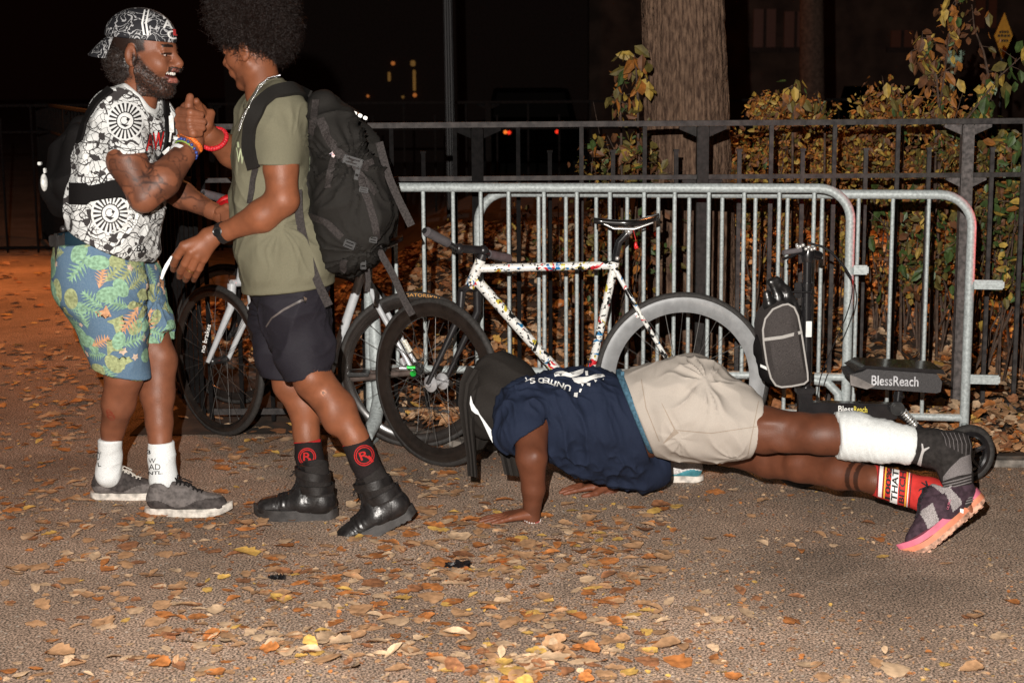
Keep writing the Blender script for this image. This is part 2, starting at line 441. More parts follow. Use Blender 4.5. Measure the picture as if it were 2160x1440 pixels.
# ---- dry leaves
LEAFM = [mat('leaf_tan', (.44, .25, .13), .6, var=.12, vscale=60, bump=.3), mat('leaf_pale', (.58, .40, .25), .6, var=.1, vscale=60, bump=.3),
         mat('leaf_orange', (.46, .17, .05), .55, var=.18, vscale=50, bump=.3), mat('leaf_brown', (.30, .13, .06), .6, var=.2, vscale=60, bump=.3),
         mat('leaf_yellow', (.62, .38, .10), .55, var=.12, vscale=60, bump=.3)]
def leaf_shape(rs, kind):
    """mid rib + two outlines, curled; unit length"""
    n = 9 if kind else 7; t = np.linspace(0, 1, n)
    if kind == 0: wd = .23*np.sin(np.pi*t**.85)**.9+.0
    elif kind == 1: wd = .33*np.sin(np.pi*t)**.7*(1+.28*np.sin(t*np.pi*5.5))
    else: wd = .46*np.sin(np.pi*t**.7)**.6*(.62+.5*np.abs(np.sin(t*np.pi*3)))
    wd[0] = wd[-1] = 0.004
    cx_ = rs.uniform(-.4, .5); cy_ = rs.uniform(-.15, .7); tw = rs.uniform(-.5, .5)
    V = []
    bend = rs.uniform(-.12, .12)
    for i in range(n):
        for s_ in (-1, 0, 1):
            x = t[i]-.5; w_ = wd[i]*(1+rs.uniform(-.14, .14)); y = s_*w_
            z = cx_*(x*x)*.5+cy_*abs(y)**1.3*1.1+tw*x*y*.8+rs.uniform(-.02, .02)
            V.append((x, y+bend*math.sin(3*x), z+.03))
    Fs = []
    for i in range(n-1):
        for j in (0, 1): a = i*3+j; Fs.append((a, a+3, a+4, a+1))
    V = np.array(V); V[:, 2] -= V[:, 2].min(); return V, np.array(Fs)
rs = np.random.RandomState(11)
LEAVES = [leaf_shape(rs, k) for k in (0, 0, 0, 0, 0, 1, 1, 1, 2, 2, 2, 2)]
def scatter(mb, pos, sizes, rs, mats_p, tilt=.25, yawall=True, frames=None):
    for i, (p, s_) in enumerate(zip(pos, sizes)):
        V, Fs = LEAVES[rs.randint(len(LEAVES))]
        a = rs.uniform(0, 2*math.pi); Rz = np.array([[math.cos(a), -math.sin(a), 0], [math.sin(a), math.cos(a), 0], [0, 0, 1]])
        tx, ty = rs.uniform(-tilt, tilt, 2)
        Rx = np.array([[1, 0, 0], [0, math.cos(tx), -math.sin(tx)], [0, math.sin(tx), math.cos(tx)]])
        Ry = np.array([[math.cos(ty), 0, math.sin(ty)], [0, 1, 0], [-math.sin(ty), 0, math.cos(ty)]])
        Q = (V*s_)@(Rz@Rx@Ry).T
        if frames is None: Q[:, 2] -= Q[:, 2].min()
        mb.addnp(Q+p, Fs, int(rs.choice(len(mats_p[0]), p=mats_p[1])))
# on the asphalt: patches read off the photograph, then thin cover
patch = [(1010, 1190, 210, 45, 80), (700, 1240, 110, 45, 34), (1120, 1290, 170, 50, 34), (1130, 1150, 200, 40, 46), (830, 1130, 130, 60, 26), (1290, 1110, 150, 55, 46), (900, 1010, 120, 40, 40),
         (1100, 1400, 190, 60, 70), (560, 1180, 200, 60, 26), (690, 1370, 130, 40, 26), (500, 1360, 180, 50, 22), (200, 1180, 230, 110, 40), (340, 1270, 260, 100, 34), (120, 1290, 180, 80, 16),
         (1560, 1290, 200, 60, 12), (1650, 1150, 260, 50, 12), (1340, 1350, 120, 60, 20), (1500, 1050, 300, 40, 14), (1850, 1120, 250, 70, 10), (1900, 1330, 300, 90, 10), (300, 1110, 300, 50, 60), (700, 1090, 300, 30, 40),
         (60, 1040, 130, 90, 34), (100, 900, 130, 80, 60), (80, 780, 120, 70, 80), (600, 950, 260, 60, 80), (120, 1400, 200, 60, 14), (1300, 1400, 900, 60, 20), (950, 1320, 420, 90, 46), (1000, 1110, 110, 45, 34), (1330, 1190, 150, 50, 16), (430, 1330, 130, 60, 14), (280, 1400, 120, 50, 10),
         (1080, 1250, 1100, 240, 60), (1300, 1245, 120, 60, 26)]
pts = []
for cx_, cy_, sx, sy, n in patch:
    for _ in range(int(n*1.6)):
        x = rs.normal(cx_, sx*.55); y = rs.normal(cy_, sy*.55)
        if y > 1500 or y < 640: continue
        if x > 1500 and rs.rand() < .35: continue
        pts.append(G(x, y))
pts = sorted(pts, key=lambda p: p[1])
sizes = np.array([rs.uniform(.020, .066)*(1.35 if rs.rand() < .25 else 1) for _ in pts])
lp = (LEAFM, [.38, .22, .22, .12, .06])
base = []
for k in range(12):
    for mi, pm in enumerate(LEAFM):
        if rs.rand() < .6:
            V, Fs = LEAVES[k]; mb = MB(); mb.addnp(V*.06, Fs, 0); base.append((mb, pm))
protos = []
nind = 300
wts = {'leaf_tan': .38, 'leaf_pale': .31, 'leaf_orange': .16, 'leaf_brown': .09, 'leaf_yellow': .06}
for mb, pm in base:
    o = mb.build('fallen_leaf', pm); protos.append(o)
pw = np.array([wts[o.data.materials[0].name] for o in protos]); pw /= pw.sum()
near = pts[:nind]
for i, p in enumerate(near):
    k = i if i < len(protos) else rs.choice(len(protos), p=pw)
    o = protos[k]
    if i >= len(protos): o = o.copy(); COL.objects.link(o)
    o.location = (p[0], p[1], .004); sc_ = sizes[i]/.06*rs.uniform(.9, 1.1); o.scale = (sc_, sc_, sc_); tl_ = .45 if rs.rand() < .22 else .12; o.rotation_euler = (rs.uniform(-tl_, tl_), rs.uniform(-tl_, tl_), rs.uniform(0, 6.28)); o.location.z += .012*(tl_ > .2)
    nm_ = {'leaf_tan': 'tan', 'leaf_pale': 'pale beige', 'leaf_orange': 'orange', 'leaf_brown': 'dark brown', 'leaf_yellow': 'yellow'}[o.data.materials[0].name]
    tag(o, 'single %s dry autumn leaf lying on the grey asphalt in the foreground' % nm_, 'leaf', '%s fallen leaves on the asphalt' % nm_)
mb = MB(); scatter(mb, [p+np.array([0, 0, .003]) for p in pts[nind:]], sizes[nind:], rs, lp, .15)
# crumbs of broken leaf between them
cr = [G(rs.uniform(-20, 2180), rs.uniform(900, 1460)) for _ in range(6500)]
cr = [p for p in cr if vnoise(p*np.array([1, 1, 0]), 1.7) > .38+.16*(p[0] > .6)]
scatter(mb, [p+np.array([0, 0, .002]) for p in cr], rs.uniform(.006, .020, len(cr)), rs, (LEAFM, [.4, .3, .12, .12, .06]), .3)
# far part of the path (seen at the left)
fp = []
for _ in range(750):
    x = rs.uniform(-5.5, -.9); y = rs.uniform(7, 15)
    fp.append(np.array([x, y, .003]))
scatter(mb, fp, rs.uniform(.05, .1, len(fp)), rs, (LEAFM, [.4, .15, .25, .15, .05]), .2)
tag(mb.build('leaf_litter', LEAFM), 'dry leaves scattered over the asphalt path', 'leaves', kind='stuff')
# deep carpet behind the kerb
mb = MB(); kx = np.array([p[0] for p in KERB][::-1]); ky = np.array([p[1] for p in KERB][::-1])
cp = []; 
while len(cp) < 21000:
    y = 6.2+rs.rand()**1.15*4.6; x = rs.uniform(-3.2, 3.6)*y/7
    if y > np.interp(x, kx, ky)+.02+rs.rand()*.06-.08*(rs.rand() < .3):
        cp.append(np.array([x, y, .03+.03*rs.rand()+.05*vnoise(np.array([x, y, 0]), 2.5)+mound(x, y)]))
scatter(mb, cp, rs.uniform(.03, .07, len(cp)), rs, (LEAFM, [.44, .20, .18, .13, .05]), .6)
tag(mb.build('leaf_carpet', LEAFM), 'thick bed of brown leaves behind the kerb and under the fence', 'leaves', kind='stuff')

# ---- black plastic scraps
SHEETM = mat('black_plastic', (.008, .007, .008), .5, spec=.35, var=.1)
for (px, py, sz, lab) in ((965, 1196, .07, 'crumpled black plastic scrap among the leaves below the kneeling hand'), (585, 1222, .042, 'small crumpled black plastic scrap alone on the asphalt below the boots')):
    g = G(px, py); o = thing('plastic_scrap', lab.replace('below the kneeling hand', 'near the planted hand'), 'litter', tuple(g))
    mb = MB(); r2 = np.random.RandomState(px)
    for q in range(4):
        n = 7; V = []; Fs = []
        for a in range(n):
            for b in range(5):
                V.append(g+np.array([(a/6-.5)*sz*1.1+r2.normal(0, sz*.07), (b/4-.5)*sz*.5+r2.normal(0, sz*.10), .003+abs(r2.normal(.004, .006))]))
        for a in range(n-1):
            for b in range(4): i0 = a*5+b; Fs.append((i0, i0+5, i0+6, i0+1))
        mb.add(V, Fs)
    mb.build('film', SHEETM, o, smooth=False)

# ---- iron park fence
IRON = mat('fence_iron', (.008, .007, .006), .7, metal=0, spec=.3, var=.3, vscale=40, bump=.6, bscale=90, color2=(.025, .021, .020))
IRON2 = mat('fence_iron_chipped_lit', (.018, .015, .015), .65, spec=.35, vscale=35, bump=.7, bscale=90, color2=(.052, .045, .042), detail=8)  # chipped paint; on right-hand pickets the colour also carries flash brightness
IRON_LIT = mat('fence_iron_worn_flashlit', (.05, .044, .042), .6, spec=.4, vscale=45, bump=.7, bscale=90, color2=(.15, .13, .125), detail=9)  # paint wear and flash reflection both put into this lighter colour
IRON_UNLIT = mat('fence_iron_black_unlit', (.0035, .003, .003), .8, spec=.15, var=.3, vscale=40)  # black iron darkened further, lack of light put into the colour
def fence(x0, x1, y0, y1, label, posts, step=.1405, off=0, hT=1.348, top=1.0, dark=False):
    root = thing('iron_fence', label, 'fence', ((x0+x1)/2, (y0+y1)/2, 0))
    a = np.array([x0, y0, 0.]); b = np.array([x1, y1, 0.]); L_ = np.linalg.norm(b-a); u = (b-a)/L_; nn = np.array([-u[1], u[0], 0]); Rm = np.array([u, nn, [0, 0, 1]])
    for z, hz in ((hT, .012), (1.112, .010), (.066, .014)):
        m_ = MB(); m_.box((a+b)/2+np.array([0, 0, z]), (L_/2, .02 if z == hT else .014, hz), Rm, bev=.002); m_.build('rail', IRON_UNLIT if dark else IRON2, root, smooth=False)
    t = off; i = 0
    pos = [p for p in posts]
    while t < L_:
        c = a+u*t
        if all(abs(t-p) > .055 for p in pos):
            m_ = MB(); tall = (i % 2 == 0); z1 = hT-.012 if tall else 1.225; z0 = .02
            m_.box(c+np.array([0, 0, (z0+z1)/2]), (.0092, .0092, (z1-z0)/2), Rm, bev=.002)
            if not tall: m_.box(c+np.array([0, 0, z1+.004]), (.0125, .0125, .005), Rm)
            m_.build('picket', IRON_UNLIT if dark or c[0] < .2 else (IRON if c[0] < .9 else IRON2), root, smooth=False)  # pickets go from unlit to flash-lit colour towards the right
        t += step; i += 1
    for p in pos:
        c = a+u*p; m_ = MB(); m_.box(c+np.array([0, 0, (hT-.014)/2]), (.026, .026, (hT-.014)/2), Rm, bev=.004)
        for s_ in (-1, 1):
            m_.prism([(0, 0), (.075, 0), (.075, -.012), (.0, -.045)], c+u*(.029*s_)+nn*-.012+np.array([0, 0, hT-.014]), u*s_, np.array([0, 0, 1.]), nn*.024)
            m_.prism([(0, 0), (.06, 0), (.06, -.01), (.0, -.04)], c+u*(.029*s_)+nn*-.012+np.array([0, 0, 1.1]), u*s_, np.array([0, 0, 1.]), nn*.024)
        m_.build('post', IRON_UNLIT if dark or c[0] < .2 else (IRON if c[0] < 1.5 else IRON_LIT), root, smooth=False)  # same painted unlit-to-lit steps for the posts
    return root
xs = lambda px, d: P(px, 300, d)[0]
FD = 7.1; fx0 = xs(430, FD); fx1 = xs(2420, FD)
stp = (xs(1625, FD)-xs(1358, FD))/4
px_first = 1223-4*66.5*3
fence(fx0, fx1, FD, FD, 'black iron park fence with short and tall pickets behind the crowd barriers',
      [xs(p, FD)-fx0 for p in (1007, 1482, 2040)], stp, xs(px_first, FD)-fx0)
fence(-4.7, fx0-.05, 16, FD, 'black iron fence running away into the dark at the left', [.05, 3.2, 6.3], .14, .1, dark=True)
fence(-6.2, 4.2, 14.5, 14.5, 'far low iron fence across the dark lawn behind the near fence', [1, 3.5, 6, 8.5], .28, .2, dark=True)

# ---- galvanised crowd barriers
GALV = mat('galvanised_steel', (.40, .44, .44), .5, metal=.1, spec=.4, var=.10, vscale=90, bump=.25, bscale=120, detail=8)
def barrier(pL, pR, hT, hB, label, bars, endL=True, endR=True, r=.0195, lugs=(), leg='hook'):
    a = np.asarray(pL, float); b = np.asarray(pR, float); root = thing('crowd_barrier', label, 'barrier', tuple((a+b)/2), group='steel crowd barriers in front of the fence')
    L_ = np.linalg.norm(b-a); u = (b-a)/L_; z = np.array([0, 0, 1.]); nn = np.array([-u[1], u[0], 0]); rc_ = .13
    def arc(c, s0, s1, r_, e0, e1, n=8): return [c+r_*(math.cos(s0+(s1-s0)*i/n)*e0+math.sin(s0+(s1-s0)*i/n)*e1) for i in range(n+1)]
    fr = [a+z*.03]
    fr += [a+z*(hT-rc_)]+arc(a+u*rc_+z*(hT-rc_), math.pi, math.pi/2, rc_, u, z)[1:]
    fr += [a+u*L_*.5+z*hT]
    fr += arc(b-u*rc_+z*(hT-rc_), math.pi/2, 0, rc_, u, z)+[b+z*.03]
    m_ = MB(); m_.tube(fr, r, 14); m_.build('frame', GALV, root)
    m_ = MB(); m_.tube([a+z*hB, (a+b)/2+z*hB, b+z*hB], r*.85, 12); m_.build('bottom_rail', GALV, root)
    for t in bars:
        m_ = MB(); c = a+u*t; zt = hT
        if t < rc_: zt = hT-rc_+math.sqrt(max(0, rc_**2-(rc_-t)**2))
        if L_-t < rc_: zt = hT-rc_+math.sqrt(max(0, rc_**2-(rc_-(L_-t))**2))
        m_.tube([c+z*hB, c+z*(zt-.004)], .0085, 8); m_.build('bar', GALV, root)
    for t in (.0, L_):
        c = a+u*t; m_ = MB()
        m_.box(c+z*.012, (.03, .24, .008), np.array([u, nn, z]), bev=.003)
        m_.tube([c+nn*-.2+z*.015, c+nn*-.12+z*.06, c+z*.12, c+nn*.12+z*.06, c+nn*.2+z*.015], .014, 8)
        m_.build('foot', GALV, root)
    for (t, hz, s_, ln) in lugs:
        c = a+u*t+z*hz; m_ = MB(); m_.box(c+u*s_*(ln/2+r*.6), (ln/2, .014, .019), np.array([u, nn, z]), bev=.006); m_.build('coupling', GALV, root)
    return root
FL = P(772, 400, 6.75); FL[2] = 0; FR = P(1796, 400, 6.45); FR[2] = 0
BL = P(1008, 400, 6.86); BL[2] = 0; BR = P(2053, 400, 6.5); BR[2] = 0
LF = np.linalg.norm(FR-FL); LB = np.linalg.norm(BR-BL)
fbars = [835, 897, 962, 1022, 1082, 1158, 1228, 1298, 1370, 1434, 1505, 1578, 1650, 1721]
barrier(FL, FR, 1.10, .325, 'galvanised steel crowd barrier nearest the bicycles, its right end curving down beside the scooter', [LF*(x-772)/1024 for x in fbars],
        lugs=[(LF, .77, 1, .065)])
bbars = [1078, 1142, 1202, 1268, 1335, 1402, 1468, 1538, 1608, 1675, 1747, 1822, 1892, 1965]
barrier(BL, BR, 1.067, .14, 'galvanised steel crowd barrier set behind the other, reaching furthest right past the scooter', [LB*(x-1008)/1045 for x in bbars],
        lugs=[(LB, .70, 1, .125), (LB, .305, 1, .125)])
# hooked leg of the front barrier's bottom rail
uu = nrm(FR-FL); hk = [P(1640, 797, 6.49), P(1700, 799, 6.47), P(1745, 806, 6.46), P(1768, 830, 6.45), P(1772, 880, 6.44), P(1772, 985, 6.44)]
hook = MB(); hook.tube(hk, .019, 12); fr_root = [o for o in bpy.data.objects if o.name.startswith('crowd_barrier')][0]
hook.build('leg', GALV, fr_root)
hk2 = [P(905, 775, 6.70), P(850, 778, 6.72), P(812, 800, 6.73), P(800, 840, 6.74), P(812, 880, 6.6), P(850, 940, 6.5)]
m_ = MB(); m_.tube([P(785, 640, 6.76), P(793, 760, 6.74), P(800, 840, 6.72), P(790, 890, 6.6), P(772, 920, 6.5)], .03, 12); m_.build('leg', GALV, fr_root)

# ---- the big tree behind the fence
BARK = mat('bark', (.19, .118, .078), .9, spec=.2, vscale=1, bump=1, bscale=70, color2=(.060, .035, .024), detail=10, bdist=.01)
BARK2 = mat('bark_dark', (.05, .03, .022), .9, spec=.1)
_nt = BARK.node_tree; _mp = N(_nt, 'ShaderNodeMapping'); _mp.inputs['Scale'].default_value = (75, 75, 17); _tc = [n for n in _nt.nodes if n.type == 'TEX_COORD'][0]
_nt.links.new(_tc.outputs['Object'], _mp.inputs[0]); _nt.links.new(_mp.outputs[0], [n for n in _nt.nodes if n.type == 'TEX_NOISE'][0].inputs['Vector'])
def trunk(name_px, d, r0, r1, ztop, label, ridges=True, nseg=260, nr=240):
    (xb, xt) = name_px; base_ = P(xb, 700, d); top_ = P(xt, 0, d)
    sl = (top_[0]-base_[0])/(top_[2]-base_[2])
    bx = base_[0]-sl*base_[2]
    root = thing('tree', label, 'tree', (bx, d, 0))
    V = []; n = nseg; 
    zz = np.linspace(0, ztop, nr); th = np.linspace(0, 2*np.pi, n, endpoint=False)
    Z, T = np.meshgrid(zz, th, indexing='ij')
    rr = r0+(r1-r0)*np.clip(Z/2.0, 0, 1.6)+.10*np.exp(-Z/.12)*(1+.4*np.cos(5*T))
    if ridges:
        pn = np.stack([np.cos(T)*17, np.sin(T)*17, Z*4.2], -1); pn2 = np.stack([np.cos(T)*9, np.sin(T)*9, Z*1.2], -1)
        rr = rr-.015*(1-np.abs(vnoise(pn+7)*2-1))**3-.006*(1-np.abs(vnoise(pn*1.9+3)*2-1))**3+.012*(vnoise(pn2)-.5)
    V = np.stack([bx+sl*Z+rr*np.cos(T), d+rr*np.sin(T), Z], -1).reshape(-1, 3)
    i = np.arange(nr-1)[:, None]; j = np.arange(n)[None]; a = i*n+j; b_ = i*n+(j+1) % n
    Q = np.stack([a, b_, b_+n, a+n], -1).reshape(-1, 4); m_ = MB(); m_.addnp(V, Q); m_.build('trunk', BARK if ridges else BARK2, root)
    r3 = np.random.RandomState(int(xb)); tp = np.array([bx+sl*ztop, d, ztop])
    for k in range(4):
        a_ = k*1.7+r3.rand(); q = [tp-np.array([0, 0, .3])]; dr = np.array([math.cos(a_), math.sin(a_), 1.2])
        for s_ in range(5): q.append(q[-1]+dr*.38+r3.normal(0, .08, 3))
        m_ = MB(); m_.tube(q, [r1*.6, r1*.5, r1*.4, r1*.28, r1*.18, .02], 10)
        m_.build('limb', BARK, root)
    return root, tp
trunk((1462, 1440), 8.15, .238, .208, 3.4, 'thick grey-brown tree trunk with furrowed bark standing just behind the fence')
trunk((1715, 1712), 13.5, .12, .10, 4.5, 'slim dark tree trunk in the gloom right of the big trunk', False, 16, 12)

# ---- foliage behind the fence
FOL = [mat('fol_brown', (.12, .048, .018), .65, var=.2, vscale=30), mat('fol_orange', (.27, .10, .016), .65, var=.2, vscale=30), mat('fol_olive', (.11, .085, .020), .6, var=.2, vscale=30),
       mat('fol_green', (.050, .085, .022), .5, var=.2, vscale=30), mat('fol_yellow', (.36, .24, .045), .6, var=.2, vscale=30)]  # yellow leaves brightened, golden lamp highlights put into their colour
TWIG = mat('twig', (.075, .045, .03), .8, var=.25)
def leaf_quads(mb, pos, size, rs, w, droop=.5):
    """many small folded leaves as six-sided blades"""
    pos = np.asarray(pos); n = len(pos)
    tmpl = np.array([(0, 0, 0), (.3, .27, .05), (.72, .2, .02), (1, 0, -.08), (.72, -.2, .02), (.3, -.27, .05)])
    d = rs.normal(0, 1, (n, 3)); d[:, 2] -= droop*1.6; d /= np.linalg.norm(d, axis=1, keepdims=True)
    e = rs.normal(0, 1, (n, 3)); e -= d*(e*d).sum(1, keepdims=True); e /= np.linalg.norm(e, axis=1, keepdims=True); f = np.cross(d, e)
    s_ = (size*rs.uniform(.35, 1.45, n))[:, None, None]
    V = pos[:, None]+s_*(tmpl[None, :, :1]*d[:, None]+tmpl[None, :, 1:2]*e[:, None]+tmpl[None, :, 2:]*f[:, None]+0)
    b = (np.arange(n)*6)[:, None]
    Q = np.concatenate([b+np.array([[0, 1, 2, 3]]), b+np.array([[0, 3, 4, 5]])])
    mi = rs.choice(len(w), p=w, size=n); mb.addnp(V.reshape(-1, 3), Q, np.concatenate([mi, mi]))
def shrub(px, d, wx, z0, z1, n, w, label, size=.034, seed=0, clumps=19):
    rs = np.random.RandomState(seed); c = P(px, 500, d)[0]; root = thing('shrub', label, 'shrub', (c, d, 0), group='shrubs growing behind the iron fence')
    cl = []; 
    for k in range(clumps):
        h = z0+(z1-z0)*rs.rand()**.8; cl.append(((c+rs.uniform(-wx, wx)*1.12*(1-.45*(h/z1)**2), d+rs.uniform(-.35, .35), h), rs.uniform(.05, .21)))
    m_ = MB()
    for (p, r_) in cl:
        b0 = np.array([c+rs.uniform(-.15, .15), d+rs.uniform(-.1, .1), 0]); mid = (b0+np.array(p))/2+rs.normal(0, .05, 3)
        if k % 6 == 0: m_.tube([b0, mid, np.array(p)], [.008, .005, .002], 5)
        else: mid = np.array(p)+rs.normal(0, .1, 3); m_.tube([mid, np.array(p)], [.004, .002], 4)
        for _ in range(2): m_.tube([np.array(p)-np.array([0, 0, r_*.6]), np.array(p)+rs.normal(0, r_*.7, 3)], [.003, .001], 4)
    m_.build('stems', TWIG, root)
    pos = []
    for _ in range(n):
        p, r_ = cl[rs.randint(len(cl))]; v = rs.normal(0, 1, 3); v *= r_*rs.rand()**.45/np.linalg.norm(v); pos.append(np.array(p)+v*np.array([1.25, 1, 1]))
    m_ = MB(); leaf_quads(m_, pos, size, rs, w); m_.build('foliage', FOL, root, smooth=False)
wb = [.26, .32, .16, .02, .24]; wo = [.25, .15, .35, .15, .1]; wg = [.16, .08, .30, .36, .10]
shrub(1245, 8.6, .30, .45, 1.12, 600, wo, 'olive and brown shrub left of the big trunk, hanging over the dark gap', seed=1)
shrub(1320, 7.75, .16, .35, 1.30, 700, wo, 'yellowing shrub close against the left side of the big trunk', seed=21, size=.055)
shrub(1630, 8.2, .30, .62, 1.40, 4000, wb, 'orange-brown shrub immediately right of the big trunk', seed=2)
shrub(1760, 8.5, .34, .66, 1.34, 4200, wb, 'dense russet shrub in the middle of the thicket behind the barriers', seed=3)
shrub(1880, 8.1, .32, .58, 1.42, 4200, wb, 'russet and olive shrub behind the tall fence post gap', seed=4)
shrub(1990, 7.9, .26, .55, 1.22, 2300, wo, 'mixed green and brown shrub behind the right fence post', seed=5)
shrub(1940, 7.45, .13, .62, 1.0, 330, wg, 'small bright green creeper hanging left of the right fence post', seed=6, clumps=6, size=.052)
shrub(2120, 7.6, .22, .5, 1.25, 1300, wg, 'green leafy shrub at the right edge of the picture', seed=7, size=.055)
shrub(2080, 7.45, .12, .5, .85, 220, wg, 'low green sprays beside the barrier couplings', seed=8, clumps=7, size=.05)
shrub(1500, 9.2, .5, .6, 1.2, 1600, wb, 'brown shrub standing behind the big trunk', seed=9)
shrub(1110, 9.6, .5, .1, .75, 350, wb, 'low dark shrub in the shade far behind the backpack side of the fence', seed=10)
def sprig(pts, d, n, label, seed, size=.075, w=(.3, .2, .25, .1, .15)):
    rs = np.random.RandomState(seed); Q = [P(x, y, d+rs.uniform(-.05, .05)) for x, y in pts]; g = Q[0].copy(); root = thing('tall_stem', label, 'plant', (g[0], d, 0), group='tall leafy stems rising above the fence')
    Q = [np.array([Q[0][0]+.02, d, .05])]+Q; m_ = MB(); k = len(Q); m_.tube(Q, list(np.linspace(.008, .002, k)), 6)
    pos = []
    for _ in range(n):
        t = rs.uniform(1.0, k-1.001); i = int(t); p = Q[i]+(Q[i+1]-Q[i])*(t-i); q = p+rs.normal(0, .032, 3); pos.append(q)
        if rs.rand() < .3: m_.tube([p, q], [.002, .001], 4)
    m_.build('stem', TWIG, root)
    mb = MB(); leaf_quads(mb, pos, size, rs, list(w), droop=1.2); mb.build('foliage', FOL, root, smooth=False)
sprig([(1975, 250), (1988, 190), (1995, 130), (2003, 70), (2012, 20), (2025, -20)], 7.7, 120, 'tallest stem with curled yellow leaves, left of the diamond sign', 31, .055, (.4, .25, .12, .03, .2))
sprig([(1982, 240), (1975, 160), (1950, 110), (1930, 75)], 7.72, 90, 'stem arching left with drooping olive leaves, left of the tallest stem', 32, .06)
sprig([(2040, 250), (2075, 205), (2110, 160), (2165, 110)], 7.6, 60, 'slanting stem with hanging green leaves at the right edge under the sign', 33, .075, (.1, .12, .35, .28, .15))
sprig([(2085, 160), (2075, 110), (2055, 60), (2050, 10)], 7.9, 34, 'thin bare stem with a few withered leaves between the tall stem and the sign', 34, .05, (.5, .2, .2, .0, .1))
sprig([(1672, 265), (1675, 215), (1670, 180)], 7.8, 40, 'short stem with drooping yellow-green leaves right of the big trunk', 35, .06, (.2, .2, .25, .1, .25))
sprig([(1905, 250), (1900, 215), (1895, 195)], 7.8, 50, 'short bushy stem poking above the rail near the thicket top', 36, .055)
sprig([(1345, 200), (1342, 150), (1338, 115)], 7.75, 46, 'leafy tuft of pale yellow leaves touching the left side of the big trunk', 37, .07, (.15, .2, .25, .1, .3))
sprig([(1310, 262), (1308, 225), (1303, 190)], 7.75, 44, 'small leafy stem just above the rail left of the big trunk', 38, .05)
sprig([(1740, 250), (1725, 205)], 7.9, 26, 'tiny green tuft between two taller stems right of the trunk', 39, .05, (.1, .1, .3, .4, .1))

# ---- far things in the night
DARK = mat('night_wall', (.10, .06, .045), .9, var=.2, vscale=2)
b0 = P(1770, 150, 34); root = thing('apartment_building', 'dim reddish apartment building far away behind the thicket', 'building', (b0[0], 34, 0))
m_ = MB(); m_.box((b0[0]+.3, 36, 6), (7, 2, 6)); m_.build('wall', DARK, root, smooth=False)
WINM = mat('dim_window', (.04, .015, .01), .4, emit=(.5, .12, .05), estr=.02)
WINF = mat('window_frame', (.06, .035, .028), .8)
for (x0, y0, x1, y1) in ((1590, 20, 1635, 100), (1655, 25, 1700, 100), (1880, 65, 1925, 100), (2060, 0, 2100, 60)):
    a = P(x0, y0, 33.95); b = P(x1, y1, 33.95); m_ = MB(); c = (a+b)/2; h = abs(b-a)/2; m_.box(c, (h[0], .04, h[2])); w_ = m_.build('window', WINM, root, smooth=False)
    m_ = MB(); m_.box(c+np.array([0, -.05, 0]), (.03, .02, h[2])); m_.box(c+np.array([0, -.06, -h[2]-.05]), (h[0]+.1, .05, .05)); m_.build('frame', WINF, w_, smooth=False)
GLOW = mat('sodium_glow', (.3, .1, .02), .5, emit=(1, .30, .05), estr=.25); GLOW2 = mat('dim_glow', (.3, .2, .02), .5, emit=(.9, .42, .08), estr=.08)
b0 = P(855, 150, 30); root = thing('far_house', 'dark far house with a few amber lit panes seen past the backpack', 'building', (b0[0], 30, 0))
m_ = MB(); m_.box((b0[0], 31.2, 3.2), (3.4, 1, 3.2)); m_.build('wall', mat('black_wall', (.02, .012, .01), .9), root, smooth=False)
for (x, y, w_, h_, mm) in ((829, 134, 4, 4, GLOW), (821, 162, 3, 10, GLOW2), (871, 134, 5, 6, GLOW2), (874, 170, 3, 22, GLOW2), (875, 201, 4, 4, GLOW), (776, 203, 3, 3, GLOW), (850, 205, 3, 3, GLOW2)):
    c = P(x, y, 30.15); m_ = MB(); m_.box(c, (w_*30/F, .04, h_*30/F), bev=.015); m_.build('window', mm, root, smooth=False)
# parked cars with tail lights far off
CARB = mat('dark_car_paint', (.002, .002, .002), .8, spec=.0); GLS = mat('car_glass', (.003, .003, .003), .6, spec=.05); TYR = mat('tyre_black', (.015, .014, .014), .8)
TAIL = mat('tail_light', (.3, .01, .01), .4, emit=(1, .04, .015), estr=1.0); TAILO = mat('tail_light_amber', (.3, .05, .01), .4, emit=(1, .22, .03), estr=1.0)
def car(px, d, lab, lights):
    c = P(px, 280, d)[0]; root = thing('parked_car', lab, 'car', (c, d, 0))
    m_ = MB(); m_.prism([(-.85, .25), (.85, .25), (.9, .75), (.72, .92), (.6, 1.4), (-.6, 1.4), (-.72, .92), (-.9, .75)], (c, d, 0), (1, 0, 0), (0, 0, 1), (0, 4.2, 0)); m_.build('body', CARB, root, smooth=False)
    m_ = MB(); m_.prism([(-.62, .95), (.62, .95), (.54, 1.34), (-.54, 1.34)], (c, d-.03, 0), (1, 0, 0), (0, 0, 1), (0, .02, 0)); m_.build('rear_window', GLS, root, smooth=False)
    for s_ in (-1, 1):
        for yy in (.7, 3.4):
            m_ = MB(); m_.tube([(c+s_*.7, d+yy, .32), (c+s_*.9, d+yy, .32)], .32, 20); m_.build('wheel', TYR, root)
    for (x, y, mm) in lights:
        q = P(x, y, d-.06); m_ = MB(); m_.ball(q, (.032, .03, .032), 6); m_.build('tail_light', mm, root)
car(1120, 26, 'dark car parked far behind the fence with small red tail lights', [(1066, 279, TAILO), (1074, 280, TAIL), (1175, 278, TAIL)])
car(1985, 24, 'dark car parked far off behind the tall stems with one red light showing', [(1964, 268, TAIL), (1912, 268, TAIL)])
